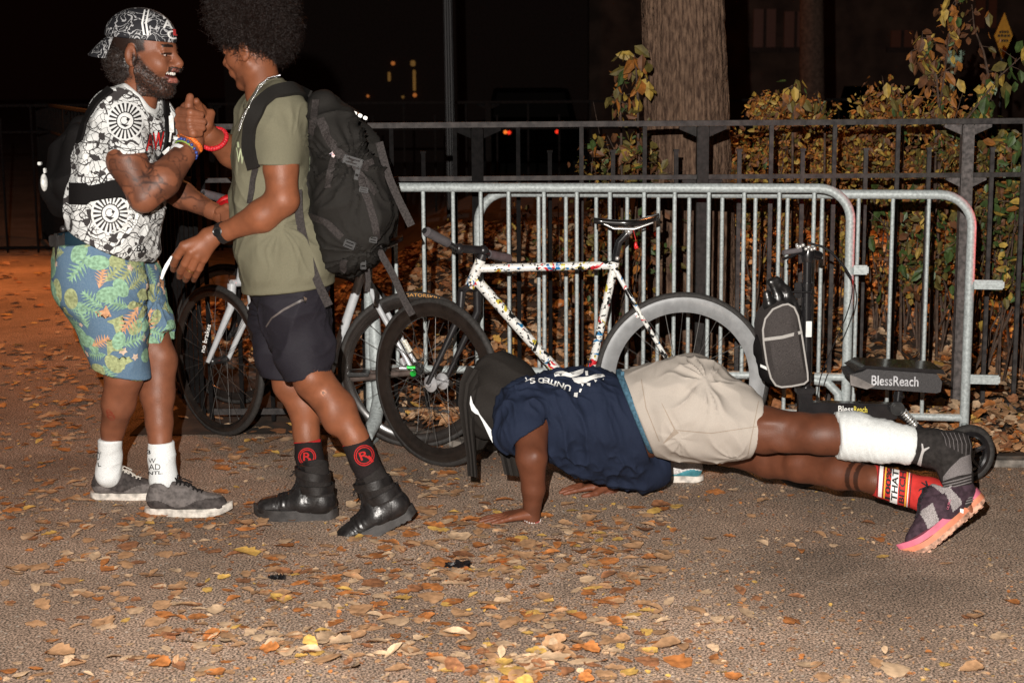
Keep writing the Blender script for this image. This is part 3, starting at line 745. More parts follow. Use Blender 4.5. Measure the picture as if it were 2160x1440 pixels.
# lamp post (black column) and the park lamp it carries
POSTM = mat('lamp_post_paint', (.012, .011, .012), .5, spec=.3)
q = P(949, 100, 12.5); root = thing('lamp_post', 'fluted black lamp post rising out of frame behind the backpack', 'lamp post', (q[0], 12.5, 0))
m_ = MB()
for k in range(8):
    a = k*math.pi/4; m_.tube([(q[0]+.028*math.cos(a), 12.5+.028*math.sin(a), .25), (q[0]-.03+.024*math.cos(a), 12.5+.024*math.sin(a), 4.6)], .012, 6)
m_.build('column', POSTM, root); m_ = MB(); m_.tube([(q[0], 12.5, 0), (q[0], 12.5, .12), (q[0], 12.5, .3), (q[0], 12.5, .45)], [.17, .15, .09, .05], 12); m_.build('base', POSTM, root)
m_ = MB(); m_.tube([(q[0]-.03, 12.5, 4.6), (q[0]-.03, 12.5, 4.66), (q[0]-.03, 12.5, 4.95), (q[0]-.03, 12.5, 5.05)], [.08, .16, .12, .03], 12)
m_.build('lantern', mat('lantern_glass', (.6, .3, .1), .4, emit=(1, .4, .1), estr=8), root)
# diamond sign and its post
YEL = mat('sign_yellow', (.62, .30, .02), .5, var=.05); SIGNB = mat('sign_print', (.05, .03, .01), .6)
q = P(2117, 76, 15); root = thing('diamond_sign', 'yellow diamond road sign with dark lettering on a thin post at the top right', 'sign', (q[0], 15, 0))
w_, h_ = 19*15/F, 47*15/F; m_ = MB(); m_.prism([(-w_, 0), (0, -h_), (w_, 0), (0, h_)], q, (1, 0, 0), (0, 0, 1), (0, .012, 0))
for k, (yy, ww) in enumerate(((.035, .045), (.0, .06), (-.045, .045))):
    for j in range(4): m_.box(q+np.array([-ww+ww*2*(j+.5)/4, -.004, yy]), (ww*.19, .002, .011), mi=1)
m_.build('panel', [YEL, SIGNB], root, smooth=False); m_ = MB(); m_.tube([(q[0], 15.03, 0), (q[0], 15.03, q[2]+.1)], .02, 8); m_.build('post', POSTM, root)
q = P(2010, 160, 13); root = thing('hydrant_sign', 'pale green post glimpsed between the tall stems at the right', 'post', (q[0], 13, 0))
m_ = MB(); m_.tube([(q[0], 13, 0), (q[0], 13, q[2]+.1)], .022, 8); m_.box((q[0]+.02, 13, q[2]+.15), (.07, .01, .05), bev=.003)
m_.build('column', mat('pale_green', (.35, .5, .38), .6), root)
root.name = 'marker_post'
# street lights of the place: sodium lamps behind the path and thicket
lamp('park_lamp_light', 'SPOT', (-5.2, 14.5, 5.2), 1200, (1.0, .30, .07), .25, (-4.6, 11.2, 0), spot_size=rad(75), spot_blend=.9)
lamp('street_lamp_light', 'SPOT', (2.3, 11.2, 5.2), 900, (1.0, .40, .10), .2, (1.75, 8.7, 1.0), spot_size=rad(34), spot_blend=.5)
lamp('path_lamp_light', 'POINT', (-.6, 13.2, 5.0), 200, (1.0, .32, .10), .2)
lamp('bicycle_rear_light', 'SPOT', (3.6, 6.25, .95), 120, (1.0, .02, .02), .02, (0.2, 6.95, 1.02), spot_size=rad(25), spot_blend=.5)
# ================================================================= PEOPLE
def J(px, py, d, r): return (P(px, py, d), R(r, d))
def rcx(f, a, b, k=.02, **kw):
    A, ra = J(*a); B, rb = J(*b); f.rc(A, B, ra, rb, k, **kw)
def chx(f, pts, k=.02, **kw):
    for a, b in zip(pts[:-1], pts[1:]): rcx(f, a, b, k, **kw)
SK = lambda n: mat(n, (1, 1, 1), .50, spec=.36, var=.10, vscale=24, bump=.4, bscale=240, attr=True, detail=6)
SKINM = SK('skin')
def head_field(f, C, X, Z, s, smile=False, k=.022):
    X = nrm(X); Z = nrm(np.asarray(Z)-X*np.dot(Z, X)); Y = np.cross(Z, X); M_ = np.array([X, Y, Z])
    L = lambda x, y, z: C+s*np.array([x, y, z])@M_
    el = lambda c, r, kk=k, op='u': f.el(L(*c), s*np.array(r), M_, kk*s, op)
    rc = lambda a, b, r1, r2, kk=k, op='u': f.rc(L(*a), L(*b), r1*s, r2*s, kk*s, op=op)
    el((-.012, 0, .035), (.098, .075, .083)); el((.035, 0, -.028), (.056, .058, .082))
    for y in (-1, 1):
        rc((.0, y*.052, -.055), (.062, y*.018, -.105), .020, .016, .03)
        rc((.078, y*.038, .018), (.086, y*.010, .016), .011, .012, .018)
        el((.058, y*.042, -.028), (.026, .02, .022), .025)
        el((.098, y*.031, -.004), (.014, .017, .010), .014, 's'); rc((.084, y*.043, .002), (.089, y*.019, .002), .0062, .006, .006); rc((.083, y*.042, -.016), (.089, y*.020, -.015), .0062, .006, .006)
        el((.0985, y*.016, -.038), (.013, .009, .009), .008)
        el((-.008, y*.076, -.012), (.019, .009, .032), .006); el((-.004, y*.086, -.008), (.010, .006, .019), .006, 's')
        rc((-.004, y*.077, -.034), (-.002, y*.078, -.040), .008, .006, .006)
    rc((.088, 0, .006), (.113, 0, -.029), .0100, .0150, .012)
    el((.070, 0, -.110), (.024, .026, .019), .02)
    el((.088, 0, -.062), (.018, .028, .026), .02)
    if smile:
        el((.106, 0, -.063), (.020, .026, .0135), .006, 's')
        for y in (-1, 1): el((.088, y*.020, -.059), (.019, .014, .0105), .005, 's')
        rc((.099, -.018, -.051), (.104, .0, -.050), .0055, .006, .006); rc((.099, .018, -.051), (.104, .0, -.050), .0055, .006, .006)
        rc((.094, -.016, -.077), (.101, .0, -.080), .006, .0075, .006); rc((.094, .016, -.077), (.101, .0, -.080), .006, .0075, .006)
        for y in (-1, 1): el((.072, y*.038, -.04), (.018, .015, .018), .02)
    else:
        rc((.099, -.018, -.064), (.106, .0, -.060), .005, .006, .006); rc((.099, .018, -.064), (.106, .0, -.060), .005, .006, .006)
        rc((.097, -.016, -.071), (.104, .0, -.072), .0055, .007, .006); rc((.097, .016, -.071), (.104, .0, -.072), .0055, .007, .006)
    return L, M_
def eyes(parent, L, s, half=.45):
    m_ = MB(); EYE = mat('eye_white', (.42, .34, .30), .3, spec=.4, var=.02); IR = mat('iris', (.02, .01, .006), .15, spec=.8, var=.02)
    for y in (-1, 1):
        m_.ball(L(.0775+(half if half < .1 else 0), y*.031, -.006), .0125*s, 8, 0); m_.ball(L(.0842+(half if half < .1 else 0), y*.031, -.0065), .0066*s, 6, 1)
    return m_.build('eyes', [EYE, IR], parent)
def hand_field(f, O, X, Z, s=1, curl=(.2, .25, .2), spread=.12, thumb=1, tcurl=.3, k=.010, fcurl=None):
    """O wrist, X towards the fingers, Z back of the hand, thumb side = +Y*thumb"""
    X = nrm(X); Z = nrm(np.asarray(Z)-X*np.dot(Z, X)); Y = np.cross(Z, X)*thumb; M_ = np.array([X, Y, Z])
    L = lambda p: O+s*np.asarray(p)@M_
    ky = [.030, .010, -.010, -.028]; kx = [.088, .092, .087, .078]; ln = [(.040, .024, .020), (.044, .027, .021), (.040, .025, .020), (.031, .019, .018)]
    for i in range(4):
        f.rc(L((0.0, ky[i]*.5, 0)), L((kx[i], ky[i], .001)), .017*s, .0118*s, .012*s)
        p = np.array([kx[i], ky[i], 0.]); a = 0; yaw = spread*(1.2-i*.8)
        c3 = fcurl[i] if fcurl else curl
        for j in range(3):
            a += c3[j]; d = np.array([math.cos(a)*math.cos(yaw), math.cos(a)*math.sin(yaw), -math.sin(a)]); q = p+d*ln[i][j]
            rr = (.0098, .0088, .0080, .0068)
            f.rc(L(p), L(q), rr[j]*s, rr[j+1]*s, .003*s); p = q
    t0 = np.array([.018, .022, -.004]); t1 = t0+np.array([.036, .030*math.cos(tcurl), -.012]); t2 = t1+np.array([.028, .014*math.cos(tcurl), -.012*math.sin(tcurl)*2]); t3 = t2+np.array([.022, .004, -.010*math.sin(tcurl)*2])
    f.rc(L(t0), L(t1), .017*s, .0125*s, .012*s); f.rc(L(t1), L(t2), .0112*s, .0098*s, .005*s); f.rc(L(t2), L(t3), .0098*s, .0080*s, .003*s)
def folds(V, Nn, dirv, freq, amp, seed=0, stretch=6, power=1.0):
    d = nrm(dirv); q = V-np.outer(V@d, d)*(1-1/stretch); q = q+seed*3.7
    q = q+.25/freq*(np.stack([vnoise(V, freq*.5), vnoise(V+9, freq*.5), vnoise(V+17, freq*.5)], 1)-.5)*2
    r = 1-np.abs(vnoise(q, freq)*2-1); r = np.clip(r, 0, 1)**(2*power)
    return Nn*((r-.35)*amp)[:, None]
def garment(name, f, mats, parent, fold=None, decals=None, label=None, relax_it=2, off=None, color=None, matfn=None):
    V, Q = f.mesh(); V = relax(V, Q, relax_it); Nn = vnormals(V, Q)
    if fold:
        D = np.zeros_like(V)
        for fo in fold: D += fo(V, Nn) if callable(fo) else folds(V, Nn, *fo)
        if off is not None: D *= off(V)[:, None]
        for o_ in f.ops:
            if o_[0] == 'c':
                p0, nn, rd = o_[2]; dd_ = np.abs((V-p0)@nn); ins_ = np.linalg.norm(V-p0, axis=1) < rd+.02
                D *= np.where(ins_, .06+.94*sm(dd_, .008, .055), 1)[:, None]
        V = V+D
    mb = MB(); mi = 0
    if matfn is not None: mi = matfn(V[Q].mean(1))
    mb.addnp(V, Q, mi)
    if decals: decals(mb, bvh_of(V, Q), V, Q)
    o = mb.build(name, mats, parent, label=label, col=color)
    if parent: GARM[parent.name+name] = (V, Q)
    return o, V, Q
GARM = {}
def radial(px, py, d, n, amp, rad_, seed=0, ax=(0, 1, 0)):
    c = P(px, py, d); ax = nrm(ax); a = nrm(np.cross(ax, (0, 0, 1))); b = np.cross(ax, a)
    def fn(V, Nn):
        q = V-c; r = np.linalg.norm(q, axis=1); th = np.arctan2(q@b, q@a); th = th+.5*(vnoise(V+seed, 12)-.5)
        w_ = 1-np.abs(vnoise(np.stack([np.cos(th)*n, np.sin(th)*n, np.full_like(th, seed*1.7)], 1))*2-1)
        return Nn*((w_**3-.35)*amp*np.exp(-(r/rad_)**2)*sm(r, .01, .075))[:, None]
    return fn
def near_off(pts, lo=.1):
    cs = [(P(x, y, d), R(r_, d)) for x, y, d, r_ in pts]
    def fn(V):
        o = np.ones(len(V))
        for c, r_ in cs: o = np.minimum(o, lo+(1-lo)*sm(np.linalg.norm(V-c, axis=1), r_*.95, r_*1.7))
        return o
    return fn
def curls(mb, pts, nrmls, rad_, length, thick, rs, turns=1.0, mi=0):
    n = len(pts); K = 6; t = np.linspace(0, 1, K); nrmls = np.asarray(nrmls)+rs.normal(0, .45, (n, 3)); nrmls /= np.linalg.norm(nrmls, axis=1, keepdims=True)
    a = rs.normal(0, 1, (n, 3)); a -= nrmls*(a*nrmls).sum(1, keepdims=True); a /= np.linalg.norm(a, axis=1, keepdims=True); b = np.cross(nrmls, a)
    ph = rs.uniform(0, 6.28, n); R_ = rad_*rs.uniform(.6, 1.4, n); Ln = length*rs.uniform(.5, 1.4, n)
    ang = ph[:, None]+t[None]*2*np.pi*turns
    C_ = pts[:, None]+nrmls[:, None]*(t[None, :, None]*Ln[:, None, None])+(a[:, None]*np.cos(ang)[..., None]+b[:, None]*np.sin(ang)[..., None])*R_[:, None, None]
    rad3 = thick*(1-.5*t)
    side = (a[:, None]*np.cos(ang)[..., None]+b[:, None]*np.sin(ang)[..., None])
    o1 = side*rad3[None, :, None]; o2 = (nrmls[:, None]*1.0)*rad3[None, :, None]
    V = np.stack([C_+o1, C_-.5*o1+.87*o2, C_-.5*o1-.87*o2], 2).reshape(-1, 3)
    base = (np.arange(n)*K*3)[:, None]; Q = []
    for i in range(K-1):
        for j in range(3):
            q = np.array([i*3+j, i*3+(j+1) % 3, (i+1)*3+(j+1) % 3, (i+1)*3+j]); Q.append(base+q[None])
    mb.addnp(V, np.concatenate(Q), mi)
def sm(x, a, b): t = np.clip((x-a)/(b-a), 0, 1); return t*t*(3-2*t)

def foot_outline(Lg, w=1.0, n=26):
    pts = []
    for i in range(n):
        t = i/(n-1); x = t*Lg
        pts.append((x, (.031+.017*math.sin(math.pi*min(1, max(0, (t-.25)/.75))**.9) if t > .25 else .031)*w*(1-max(0, (t-.80)/.2)**2.2*.92)*(1-max(0, (.10-t)/.10)**2*.65)))
    return [(x, -y*.92) for x, y in pts]+[(x, y) for x, y in pts[::-1]]
def shoe(parent, O, X, Z, Lg, kind, mats_, label=None, lace=None, extra=None, zs=1.0):
    """O = ground point under the heel end, X toe direction, Z up through the ankle"""
    X = nrm(X); Z = nrm(np.asarray(Z)-X*np.dot(Z, X)); Y = np.cross(Z, X); M_ = np.array([X, Y, Z]); s = Lg/.29
    L = lambda x, y, z: O+s*np.array([x, y, z*zs])@M_
    f = Field(.0038)
    if kind == 'low':
        f.rc(L(.045, 0, .050), L(.12, 0, .052), .037*s, .043*s, .02); f.rc(L(.12, 0, .052), L(.235, .0, .030), .043*s, .037*s, .02)
        f.rc(L(.042, 0, .06), L(.05, 0, .088), .036*s, .035*s, .02); f.rc(L(.10, 0, .085), L(.135, 0, .082), .026*s, .024*s, .02)
        f.rc(L(.06, 0, .095), L(.045, 0, .13), .031*s, .036*s, .006, op='s'); f.cut(L(0.05, 0, .118), Z, .1)
    elif kind == 'run':
        f.rc(L(.045, 0, .060), L(.12, 0, .066), .042*s, .052*s, .02); f.rc(L(.12, 0, .060), L(.232, .0, .036), .048*s, .034*s, .02); f.rc(L(.045, 0, .060), L(.12, 0, .042), .040*s, .046*s, .02)
        f.rc(L(.040, 0, .06), L(.040, 0, .10), .036*s, .034*s, .02); f.rc(L(.10, 0, .095), L(.135, 0, .088), .030*s, .026*s, .02)
        f.rc(L(.06, 0, .10), L(.04, 0, .15), .032*s, .038*s, .006, op='s'); f.cut(L(0.05, 0, .13), Z, .12)
    else:
        f.rc(L(.045, 0, .055), L(.12, 0, .055), .040*s, .046*s, .02); f.rc(L(.12, 0, .055), L(.240, .0, .036), .046*s, .040*s, .02)
        f.rc(L(.055, 0, .06), L(.078, 0, .185), .044*s, .050*s, .03); f.rc(L(.12, 0, .085), L(.105, 0, .165), .033*s, .024*s, .02)
        f.rc(L(.075, 0, .180), L(.078, 0, .22), .040*s, .044*s, .006, op='s'); f.cut(L(0.07, 0, .200), nrm(Z+X*.12), .1)
    f.cut(L(.14, 0, .022), -Z, .25)
    V, Q = f.mesh(); V = relax(V, Q, 1); Nn = vnormals(V, Q)
    lc = (V-O)@M_.T/s/np.array([1, 1, zs])
    seam = np.exp(-((lc[:, 0]-.20-.3*(lc[:, 2]-.05))/.0025)**2)+np.exp(-((lc[:, 0]-.075+.5*(lc[:, 2]-.05))/.0025)**2)+np.exp(-((lc[:, 2]-.048-.12*np.abs(np.sin(lc[:, 0]*30)))/.003)**2)*.8
    crease = (np.sin((lc[:, 0]-.16)*330)*np.exp(-((lc[:, 0]-.185)/.02)**2))*.0012*(lc[:, 2] > .05)
    V = V-Nn*(seam*.0016)[:, None]+Nn*crease[:, None]
    cen = lc[Q].mean(1); mi = np.zeros(len(Q), int)
    if kind == 'run':
        w_ = np.sin(cen[:, 0]*72+cen[:, 2]*30); mi[(w_ > .15) & (cen[:, 0] > .07) & (cen[:, 0] < .215) & (cen[:, 2] > .038) & (cen[:, 2] < .088)] = 3
        mi[(cen[:, 2] > .088) & (cen[:, 0] < .10)] = 3
    elif kind == 'low':
        mi[(cen[:, 0] > .2) & (cen[:, 2] < .06)] = 3; mi[(cen[:, 2] < .045+.012*np.sin(cen[:, 0]*40)) & (cen[:, 0] < .2)] = 3
    elif kind == 'boot':
        mi[(cen[:, 2] > .085) & (cen[:, 0] < .10)] = 3
    mb = MB(); mb.addnp(V, Q, mi)
    if extra: extra(mb, L, s, M_)
    o = mb.build('shoe', mats_[:1]+[mats_[1], mats_[2], mats_[3]], parent, label=label)
    out = foot_outline(.292); m2 = MB()
    lay = {'low': ((0, .012, 1.0, .0), (.012, .026, .97, .0)), 'run': ((0, .012, 1.0, 0), (.012, .026, 1.04, 1), (.026, .042, 1.0, 2)), 'boot': ((0, .010, 1.02, 0), (.010, .038, 1.03, 0))}[kind]
    for z0, z1, w_, mk in lay:
        n = len(out); VV = []
        for z in (z0, z1):
            for x, y in out:
                rise = .018*max(0, (x-.21)/.08)**2+(.008*max(0, (.03-x)/.03) if z == 0 else 0)
                VV.append(L(x-.002, y*w_, z+rise))
        m2.add(VV, [tuple(range(n))[::-1], tuple(range(n, 2*n))]+[(i, (i+1) % n, (i+1) % n+n, i+n) for i in range(n)], int(mk))
    if kind == 'run' or kind == 'boot':
        for i in range(12):
            for y in (-.022, .0, .022):
                m2.box(L(.03+i*.0205, y*(1.2 if i > 5 else .8), -.0015), (.006*s, .007*s, .003*s), M_, mi=0)
    solem = mats_[4] if isinstance(mats_[4], list) else [mats_[4]]
    m2.build('sole', solem, o)
    m3 = MB(); bv = bvh_of(V, Q); lm = lace
    def on(x, y):
        h = bv.ray_cast(Vector(L(x, y, .3)), Vector(-Z)); return np.array(h[0])+Z*.002 if h[0] else L(x, y, .09)
    xs_ = np.linspace(.115, .185, 6) if kind != 'boot' else np.linspace(.12, .195, 6)
    for i, x in enumerate(xs_):
        w_ = .020-.001*i; a = [on(x+(.006 if y < 0 else -.004)*1, y) for y in np.linspace(-w_, w_, 5)]; m3.tube(a, .0026*s, 6)
        a = [on(x-(.006 if y < 0 else -.006), y) for y in np.linspace(-w_, w_, 5)]; m3.tube(a, .0024*s, 6)
    t = on(xs_[0]-.008, 0)
    for sy in (-1, 1):
        m3.tube([t, t+Y*sy*.02*s+Z*.016*s, t+Y*sy*.035*s+Z*.004*s+X*.01, t+Y*sy*.015*s+X*.006, t], .0024*s, 6)
        m3.tube([t, t+Y*sy*.015*s+X*.02*s+Z*.006, t+Y*sy*.03*s+X*.045*s-Z*.012*s], .0022*s, 6)
    m3.build('laces', lm, o)
    return o, V, Q, L

def cloth(name, c, var=.06, rough=.85, bump=.25, bscale=500, color2=None, vscale=300, sheen=0, **kw):
    return mat(name, c, rough, spec=.15, var=var, vscale=vscale, bump=bump, bscale=bscale, color2=color2, sheen=sheen, **kw)

def ringd(mb, bv, cx, cy, r0, r1, sqx=.8, mi=1, a0=0, a1=6.2832, n=22, rot=0):
    pts = []
    for i in range(n+1): a = a0+(a1-a0)*i/n; pts.append((r1*sqx*math.cos(a), r1*math.sin(a)))
    for i in range(n, -1, -1): a = a0+(a1-a0)*i/n; pts.append((r0*sqx*math.cos(a), r0*math.sin(a)))
    pts = [(cx+x*math.cos(rot)-y*math.sin(rot), cy+x*math.sin(rot)+y*math.cos(rot)) for x, y in pts]
    for i in range(n):
        decal_px(mb, bv, *poly_geo([pts[i], pts[i+1], pts[2*n+1-i-1], pts[2*n+1-i]]), mi, off=.0025)
# ---------------------------------------------------------------- person A: cap, white printed shirt, floral shorts
g = G(300, 1078); PA = thing('person', 'smiling bearded man in backwards cap, white comic-print shirt and blue floral shorts, clasping hands', 'person', (g[0], g[1], 0))
dA = 5.75
f = Field(.005)
hC = P(305, 110, dA); hX = np.array([math.cos(rad(14)), -math.sin(rad(14)), -.06]); hZ = np.array([.06, 0, 1.0])
chx(f, [(300, 150, 5.76, 38), (288, 215, 5.76, 42)], .02)
for dd in (5.66, 5.86): chx(f, [(264, 265, dd, 42), (250, 380, dd, 52), (228, 500, dd, 62), (222, 570, dd, 66)], .04)
rcx(f, (246, 252, 5.62, 32), (305, 250, 5.90, 32), .03)
chx(f, [(250, 262, 5.57, 42), (268, 340, 5.50, 41), (303, 415, 5.47, 31)], .02); chx(f, [(303, 416, 5.47, 32), (342, 380, 5.50, 37), (405, 306, 5.62, 21), (408, 292, 5.63, 22)], .018)
chx(f, [(330, 265, 5.92, 36), (340, 385, 5.93, 31)], .02); chx(f, [(340, 388, 5.93, 30), (385, 412, 5.90, 28), (448, 445, 5.84, 17), (458, 449, 5.83, 17)], .015)
chx(f, [(215, 600, 5.66, 60), (240, 700, 5.67, 48), (262, 790, 5.68, 40), (250, 850, 5.71, 35), (238, 905, 5.76, 24), (232, 960, 5.8, 22)], .02); rcx(f, (250, 850, 5.745, 30), (245, 880, 5.76, 26), .02)
chx(f, [(262, 600, 5.84, 62), (333, 760, 5.82, 40), (332, 830, 5.79, 36), (336, 890, 5.76, 28), (340, 980, 5.73, 23)], .02)
f.el(P(345, 748, 5.79), (.03, .03, .035), k=.03)
VA, QA = f.mesh(); VA = relax(VA, QA, 1)
f = Field(.0026); Lh, Mh = head_field(f, hC, hX, hZ, 1.17, smile=True); f.rc(P(300, 140, 5.76), P(294, 190, 5.76), R(39, 5.76), R(41, 5.76), .02)
VH, QH = f.mesh(); VH = relax(VH, QH, 1)
lh = (VH-hC)@Mh.T/1.17
bm_ = (lh[:, 2] < np.maximum(-.018-.95*(lh[:, 0]-.02), -.068)+.004) & (lh[:, 0] > .002) & (lh[:, 2] > -.145) & ~((np.abs(lh[:, 1]) < .024) & (np.abs(lh[:, 2]+.064) < .016) & (lh[:, 0] > .08))
bm_ &= lh[:, 2] > -.132; bmf = bm_.astype(float)*(sm(-(lh[:, 2]-(np.maximum(-.018-.95*(lh[:, 0]-.02), -.068)+.004)), 0, .016)*.8+.2)
mo = (np.abs(lh[:, 1]) < .034) & (lh[:, 2] < -.040) & (lh[:, 2] > -.053) & (lh[:, 0] > .085); bmf[mo] = 1
NH = vnormals(VH, QH); VH = VH+NH*((bmf*(.001+.004*vnoise(VH, 160)))[:, None])
# clasped hands: this man's palm with the other's fingers wrapped round its back
f2 = Field(.0024)
chx(f2, [(405, 308, 5.62, 22), (402, 262, 5.62, 27)], .012); chx(f2, [(402, 270, 5.62, 26), (400, 235, 5.63, 22)], .012)
chx(f2, [(415, 250, 5.66, 22), (428, 240, 5.70, 14)], .01)
for i, (y, x0, x1) in enumerate(((236, 380, 424), (252, 378, 429), (266, 380, 427), (279, 385, 421))):
    chx(f2, [(x0+20, y-2, 5.68, 10), (x0, y, 5.60, 10.2), (x0+22, y+2, 5.555, 9.6), (x1, y+6-i, 5.575, 7.6)], .0035)
chx(f2, [(405, 240, 5.60, 11), (398, 222, 5.58, 9.5), (401, 205, 5.59, 8)], .004)
VC, QC = f2.mesh()
f3 = Field(.0024); chx(f3, [(445, 443, 5.845, 18), (470, 455, 5.82, 17), (482, 462, 5.80, 12)], .012)
for i in range(4): chx(f3, [(472, 448+5*i, 5.79, 7), (490, 446+7*i, 5.765, 6.5), (503, 452+7*i, 5.76, 5.5)], .003)
chx(f3, [(462, 445, 5.80, 9), (478, 436, 5.78, 7), (490, 440, 5.77, 6)], .004)
VF, QF = f3.mesh()
skA = np.array([.235, .086, .044])
def skin_cols(V, base):
    n = vnoise(V, 6); n2 = vnoise(V, 40); return base[None]*(.86+.22*n+.10*(n2-.5))[:, None]*np.array([1, .98+0, .97])[None]
cA = skin_cols(VA, skA)
pA1, pA2 = P(268, 345, 5.5), P(303, 415, 5.47); 
def tattoo(V, col, a, b, rr, freq, seed=0, tint=(.35, .38, .45), wid=.07):
    ba = b-a; t = np.clip((V-a)@ba/np.dot(ba, ba), 0, 1); d = np.linalg.norm(V-(a+t[:, None]*ba), axis=1)
    m_ = (d < rr) & (t > .02) & (t < .97)
    n = np.abs(vnoise(V+seed, freq)-.5); q = np.abs(vnoise(V+seed+5, freq*.55)-.5); sh = vnoise(V+seed+3, freq*.5)
    k = np.maximum((1-sm(n, .02, wid)), (1-sm(q, .02, wid*.8)))*.95; k = np.maximum(k, sm(sh, .52, .7)*.6)*m_
    return col*(1-k[:, None]*(1-np.array(tint))[None])
cA = tattoo(VA, cA, P(250, 300, 5.5), P(310, 430, 5.47), .085, 38); cA = tattoo(VA, cA, P(305, 420, 5.47), P(400, 312, 5.62), .085, 42, 3); cA = tattoo(VA, cA, P(360, 398, 5.93), P(445, 440, 5.84), .07, 45, 7)
cH = skin_cols(VH, skA); bcol = np.array([.022, .012, .009]); den = np.clip(bmf*(.62+.55*vnoise(VH, 300)), 0, 1)
cH = cH*(1-den[:, None])+bcol[None]*den[:, None]
lip = (np.abs(lh[:, 1]) < .024) & (np.abs(lh[:, 2]+.065) < .0215) & (lh[:, 0] > .088) & ((lh[:, 2] > -.056) | (lh[:, 2] < -.073)); cH[lip] = np.array([.30, .10, .075])
mouth = (np.abs(lh[:, 1]) < .031) & (np.abs(lh[:, 2]+.064) < .009) & (lh[:, 0] > .07); cH[mouth] = (.10, .02, .015)
lash = (np.abs(np.abs(lh[:, 1])-.031) < .017) & (np.abs(lh[:, 2]+.0015) < .0035) & (lh[:, 0] > .068); cH[lash] = (.03, .015, .01)
brow = (np.abs(lh[:, 2]-.020-.10*(.03-np.abs(np.abs(lh[:, 1])-.028))) < .0045) & (np.abs(np.abs(lh[:, 1])-.030) < .019) & (lh[:, 0] > .05); cH[brow] = (.02, .012, .009)
ear = np.linalg.norm((lh-np.array([-.006, 0, -.012]))*np.array([1/.022, 0, 1/.036]), axis=1) < 1; hairl = (lh[:, 0] < .040) & (lh[:, 2] > -.0-.35*(.03-lh[:, 0])) & ~(ear & (np.abs(lh[:, 1]) > .073)); hk = np.clip(sm(-(lh[:, 0]-.044+.010*vnoise(VH, 120)), 0, .012)*sm(lh[:, 2]+.35*(.03-lh[:, 0])+.006*vnoise(VH, 150), 0, .012), 0, 1)*(~(ear & (np.abs(lh[:, 1]) > .073))); cH = cH*(1-hk[:, None])+bcol*1.1*hk[:, None]
def mark(V, col, c, r0, r1, tint):
    q = np.linalg.norm(V-c, axis=1); m_ = (q > r0) & (q < r1); col[m_] = col[m_]*np.array(tint); return col
for k in range(3): cA = mark(VA, cA, P(232, 868+k*8, 5.66), .010+.002*k, .0145+.002*k, (1.0, .55, .55))
mb = MB(); mb.addnp(VA, QA); mb.addnp(VH, QH); mb.addnp(VC, QC); mb.addnp(VF, QF)
cCl = skin_cols(VC, skA*1.02); cFl = skin_cols(VF, skA)
mb.build('body', SKINM, PA, col=np.concatenate([cA, cH, cCl, cFl]))
eyes(PA, Lh, 1.17, -.0016)
m_ = MB(); TEETH = mat('teeth', (.66, .62, .56), .25, spec=.6, var=.02)
for i in range(-5, 6):
    a = i*.108; m_.ball(Lh(.067+.030*math.cos(a*2.2), .0265*math.sin(a*2.2), -.0590+.006*(1-math.cos(a*2.2))), np.array([.0040, .0036, .0068])*1.17, 6, Rm=Mh)
    if abs(i) < 0: m_.ball(Lh(.0825+.0145*math.cos(a*2.2), .020*math.sin(a*2.1)/.83, -.0705), np.array([.003, .0029, .0045])*1.17, 6, Rm=Mh)
m_.build('teeth', TEETH, PA)
# hair: bun / ponytail behind the neck, beard fuzz
HAIRA = mat('hair_black', (.022, .013, .010), .45, spec=.5, var=.2, vscale=200); rs = np.random.RandomState(5)
m_ = MB(); c = P(262, 148, 5.74)
f = Field(.005); f.el(P(262, 140, 5.74), (.05, .055, .065), k=.03); f.el(P(248, 128, 5.74), (.035, .045, .04), k=.03); f.el(P(285, 130, 5.76), (.045, .07, .075), k=.03)
V, Q = f.mesh(); Nn = vnormals(V, Q); V = V+Nn*(.008*(vnoise(V, 70)-.5))[:, None]; m_.addnp(V, Q)
i = rs.randint(0, len(V), 2200); i = i[(V[i, 0] < P(285, 100, 5.76)[0])]; curls(m_, V[i], Nn[i], .006, .018, .0008, rs)
i = rs.choice(np.where(den > .5)[0], 2600); curls(m_, VH[i], NH[i], .002, .006, .0005, rs, .6)
m_.build('hair', HAIRA, PA)
# cap, worn backwards
CAPM = bpy.data.materials.new('cap_print'); CAPM.use_nodes = True; nt = CAPM.node_tree; b_ = nt.nodes['Principled BSDF']; b_.inputs['Roughness'].default_value = .75
tc = N(nt, 'ShaderNodeTexCoord'); wv = N(nt, 'ShaderNodeTexNoise'); wv.inputs['Scale'].default_value = 16; wv.inputs['Detail'].default_value = 2; wv.inputs['Distortion'].default_value = 1.4
nt.links.new(tc.outputs['Object'], wv.inputs['Vector']); cr_ = N(nt, 'ShaderNodeValToRGB'); nt.links.new(wv.outputs[0], cr_.inputs[0])
e = cr_.color_ramp.elements; e[0].position = .0; e[0].color = (.012, .012, .016, 1); e[1].position = 1; e[1].color = (.012, .012, .016, 1)
for p_, c_ in ((.47, (.012, .012, .016, 1)), (.475, (.5, .5, .5, 1)), (.51, (.32, .32, .33, 1)), (.515, (.012, .012, .016, 1)), (.60, (.012, .012, .016, 1)), (.605, (.5, .5, .5, 1)), (.625, (.012, .012, .016, 1))):
    x = cr_.color_ramp.elements.new(p_); x.color = c_
nt.links.new(cr_.outputs[0], b_.inputs['Base Color'])
WH = mat('print_white', (.78, .78, .76), .7, var=.03); REDP = mat('print_red', (.62, .02, .02), .6, var=.04); BLK = mat('print_black', (.014, .012, .013), .7, var=.05); PINKR = mat('patch_red', (.6, .05, .05), .6, var=.04)
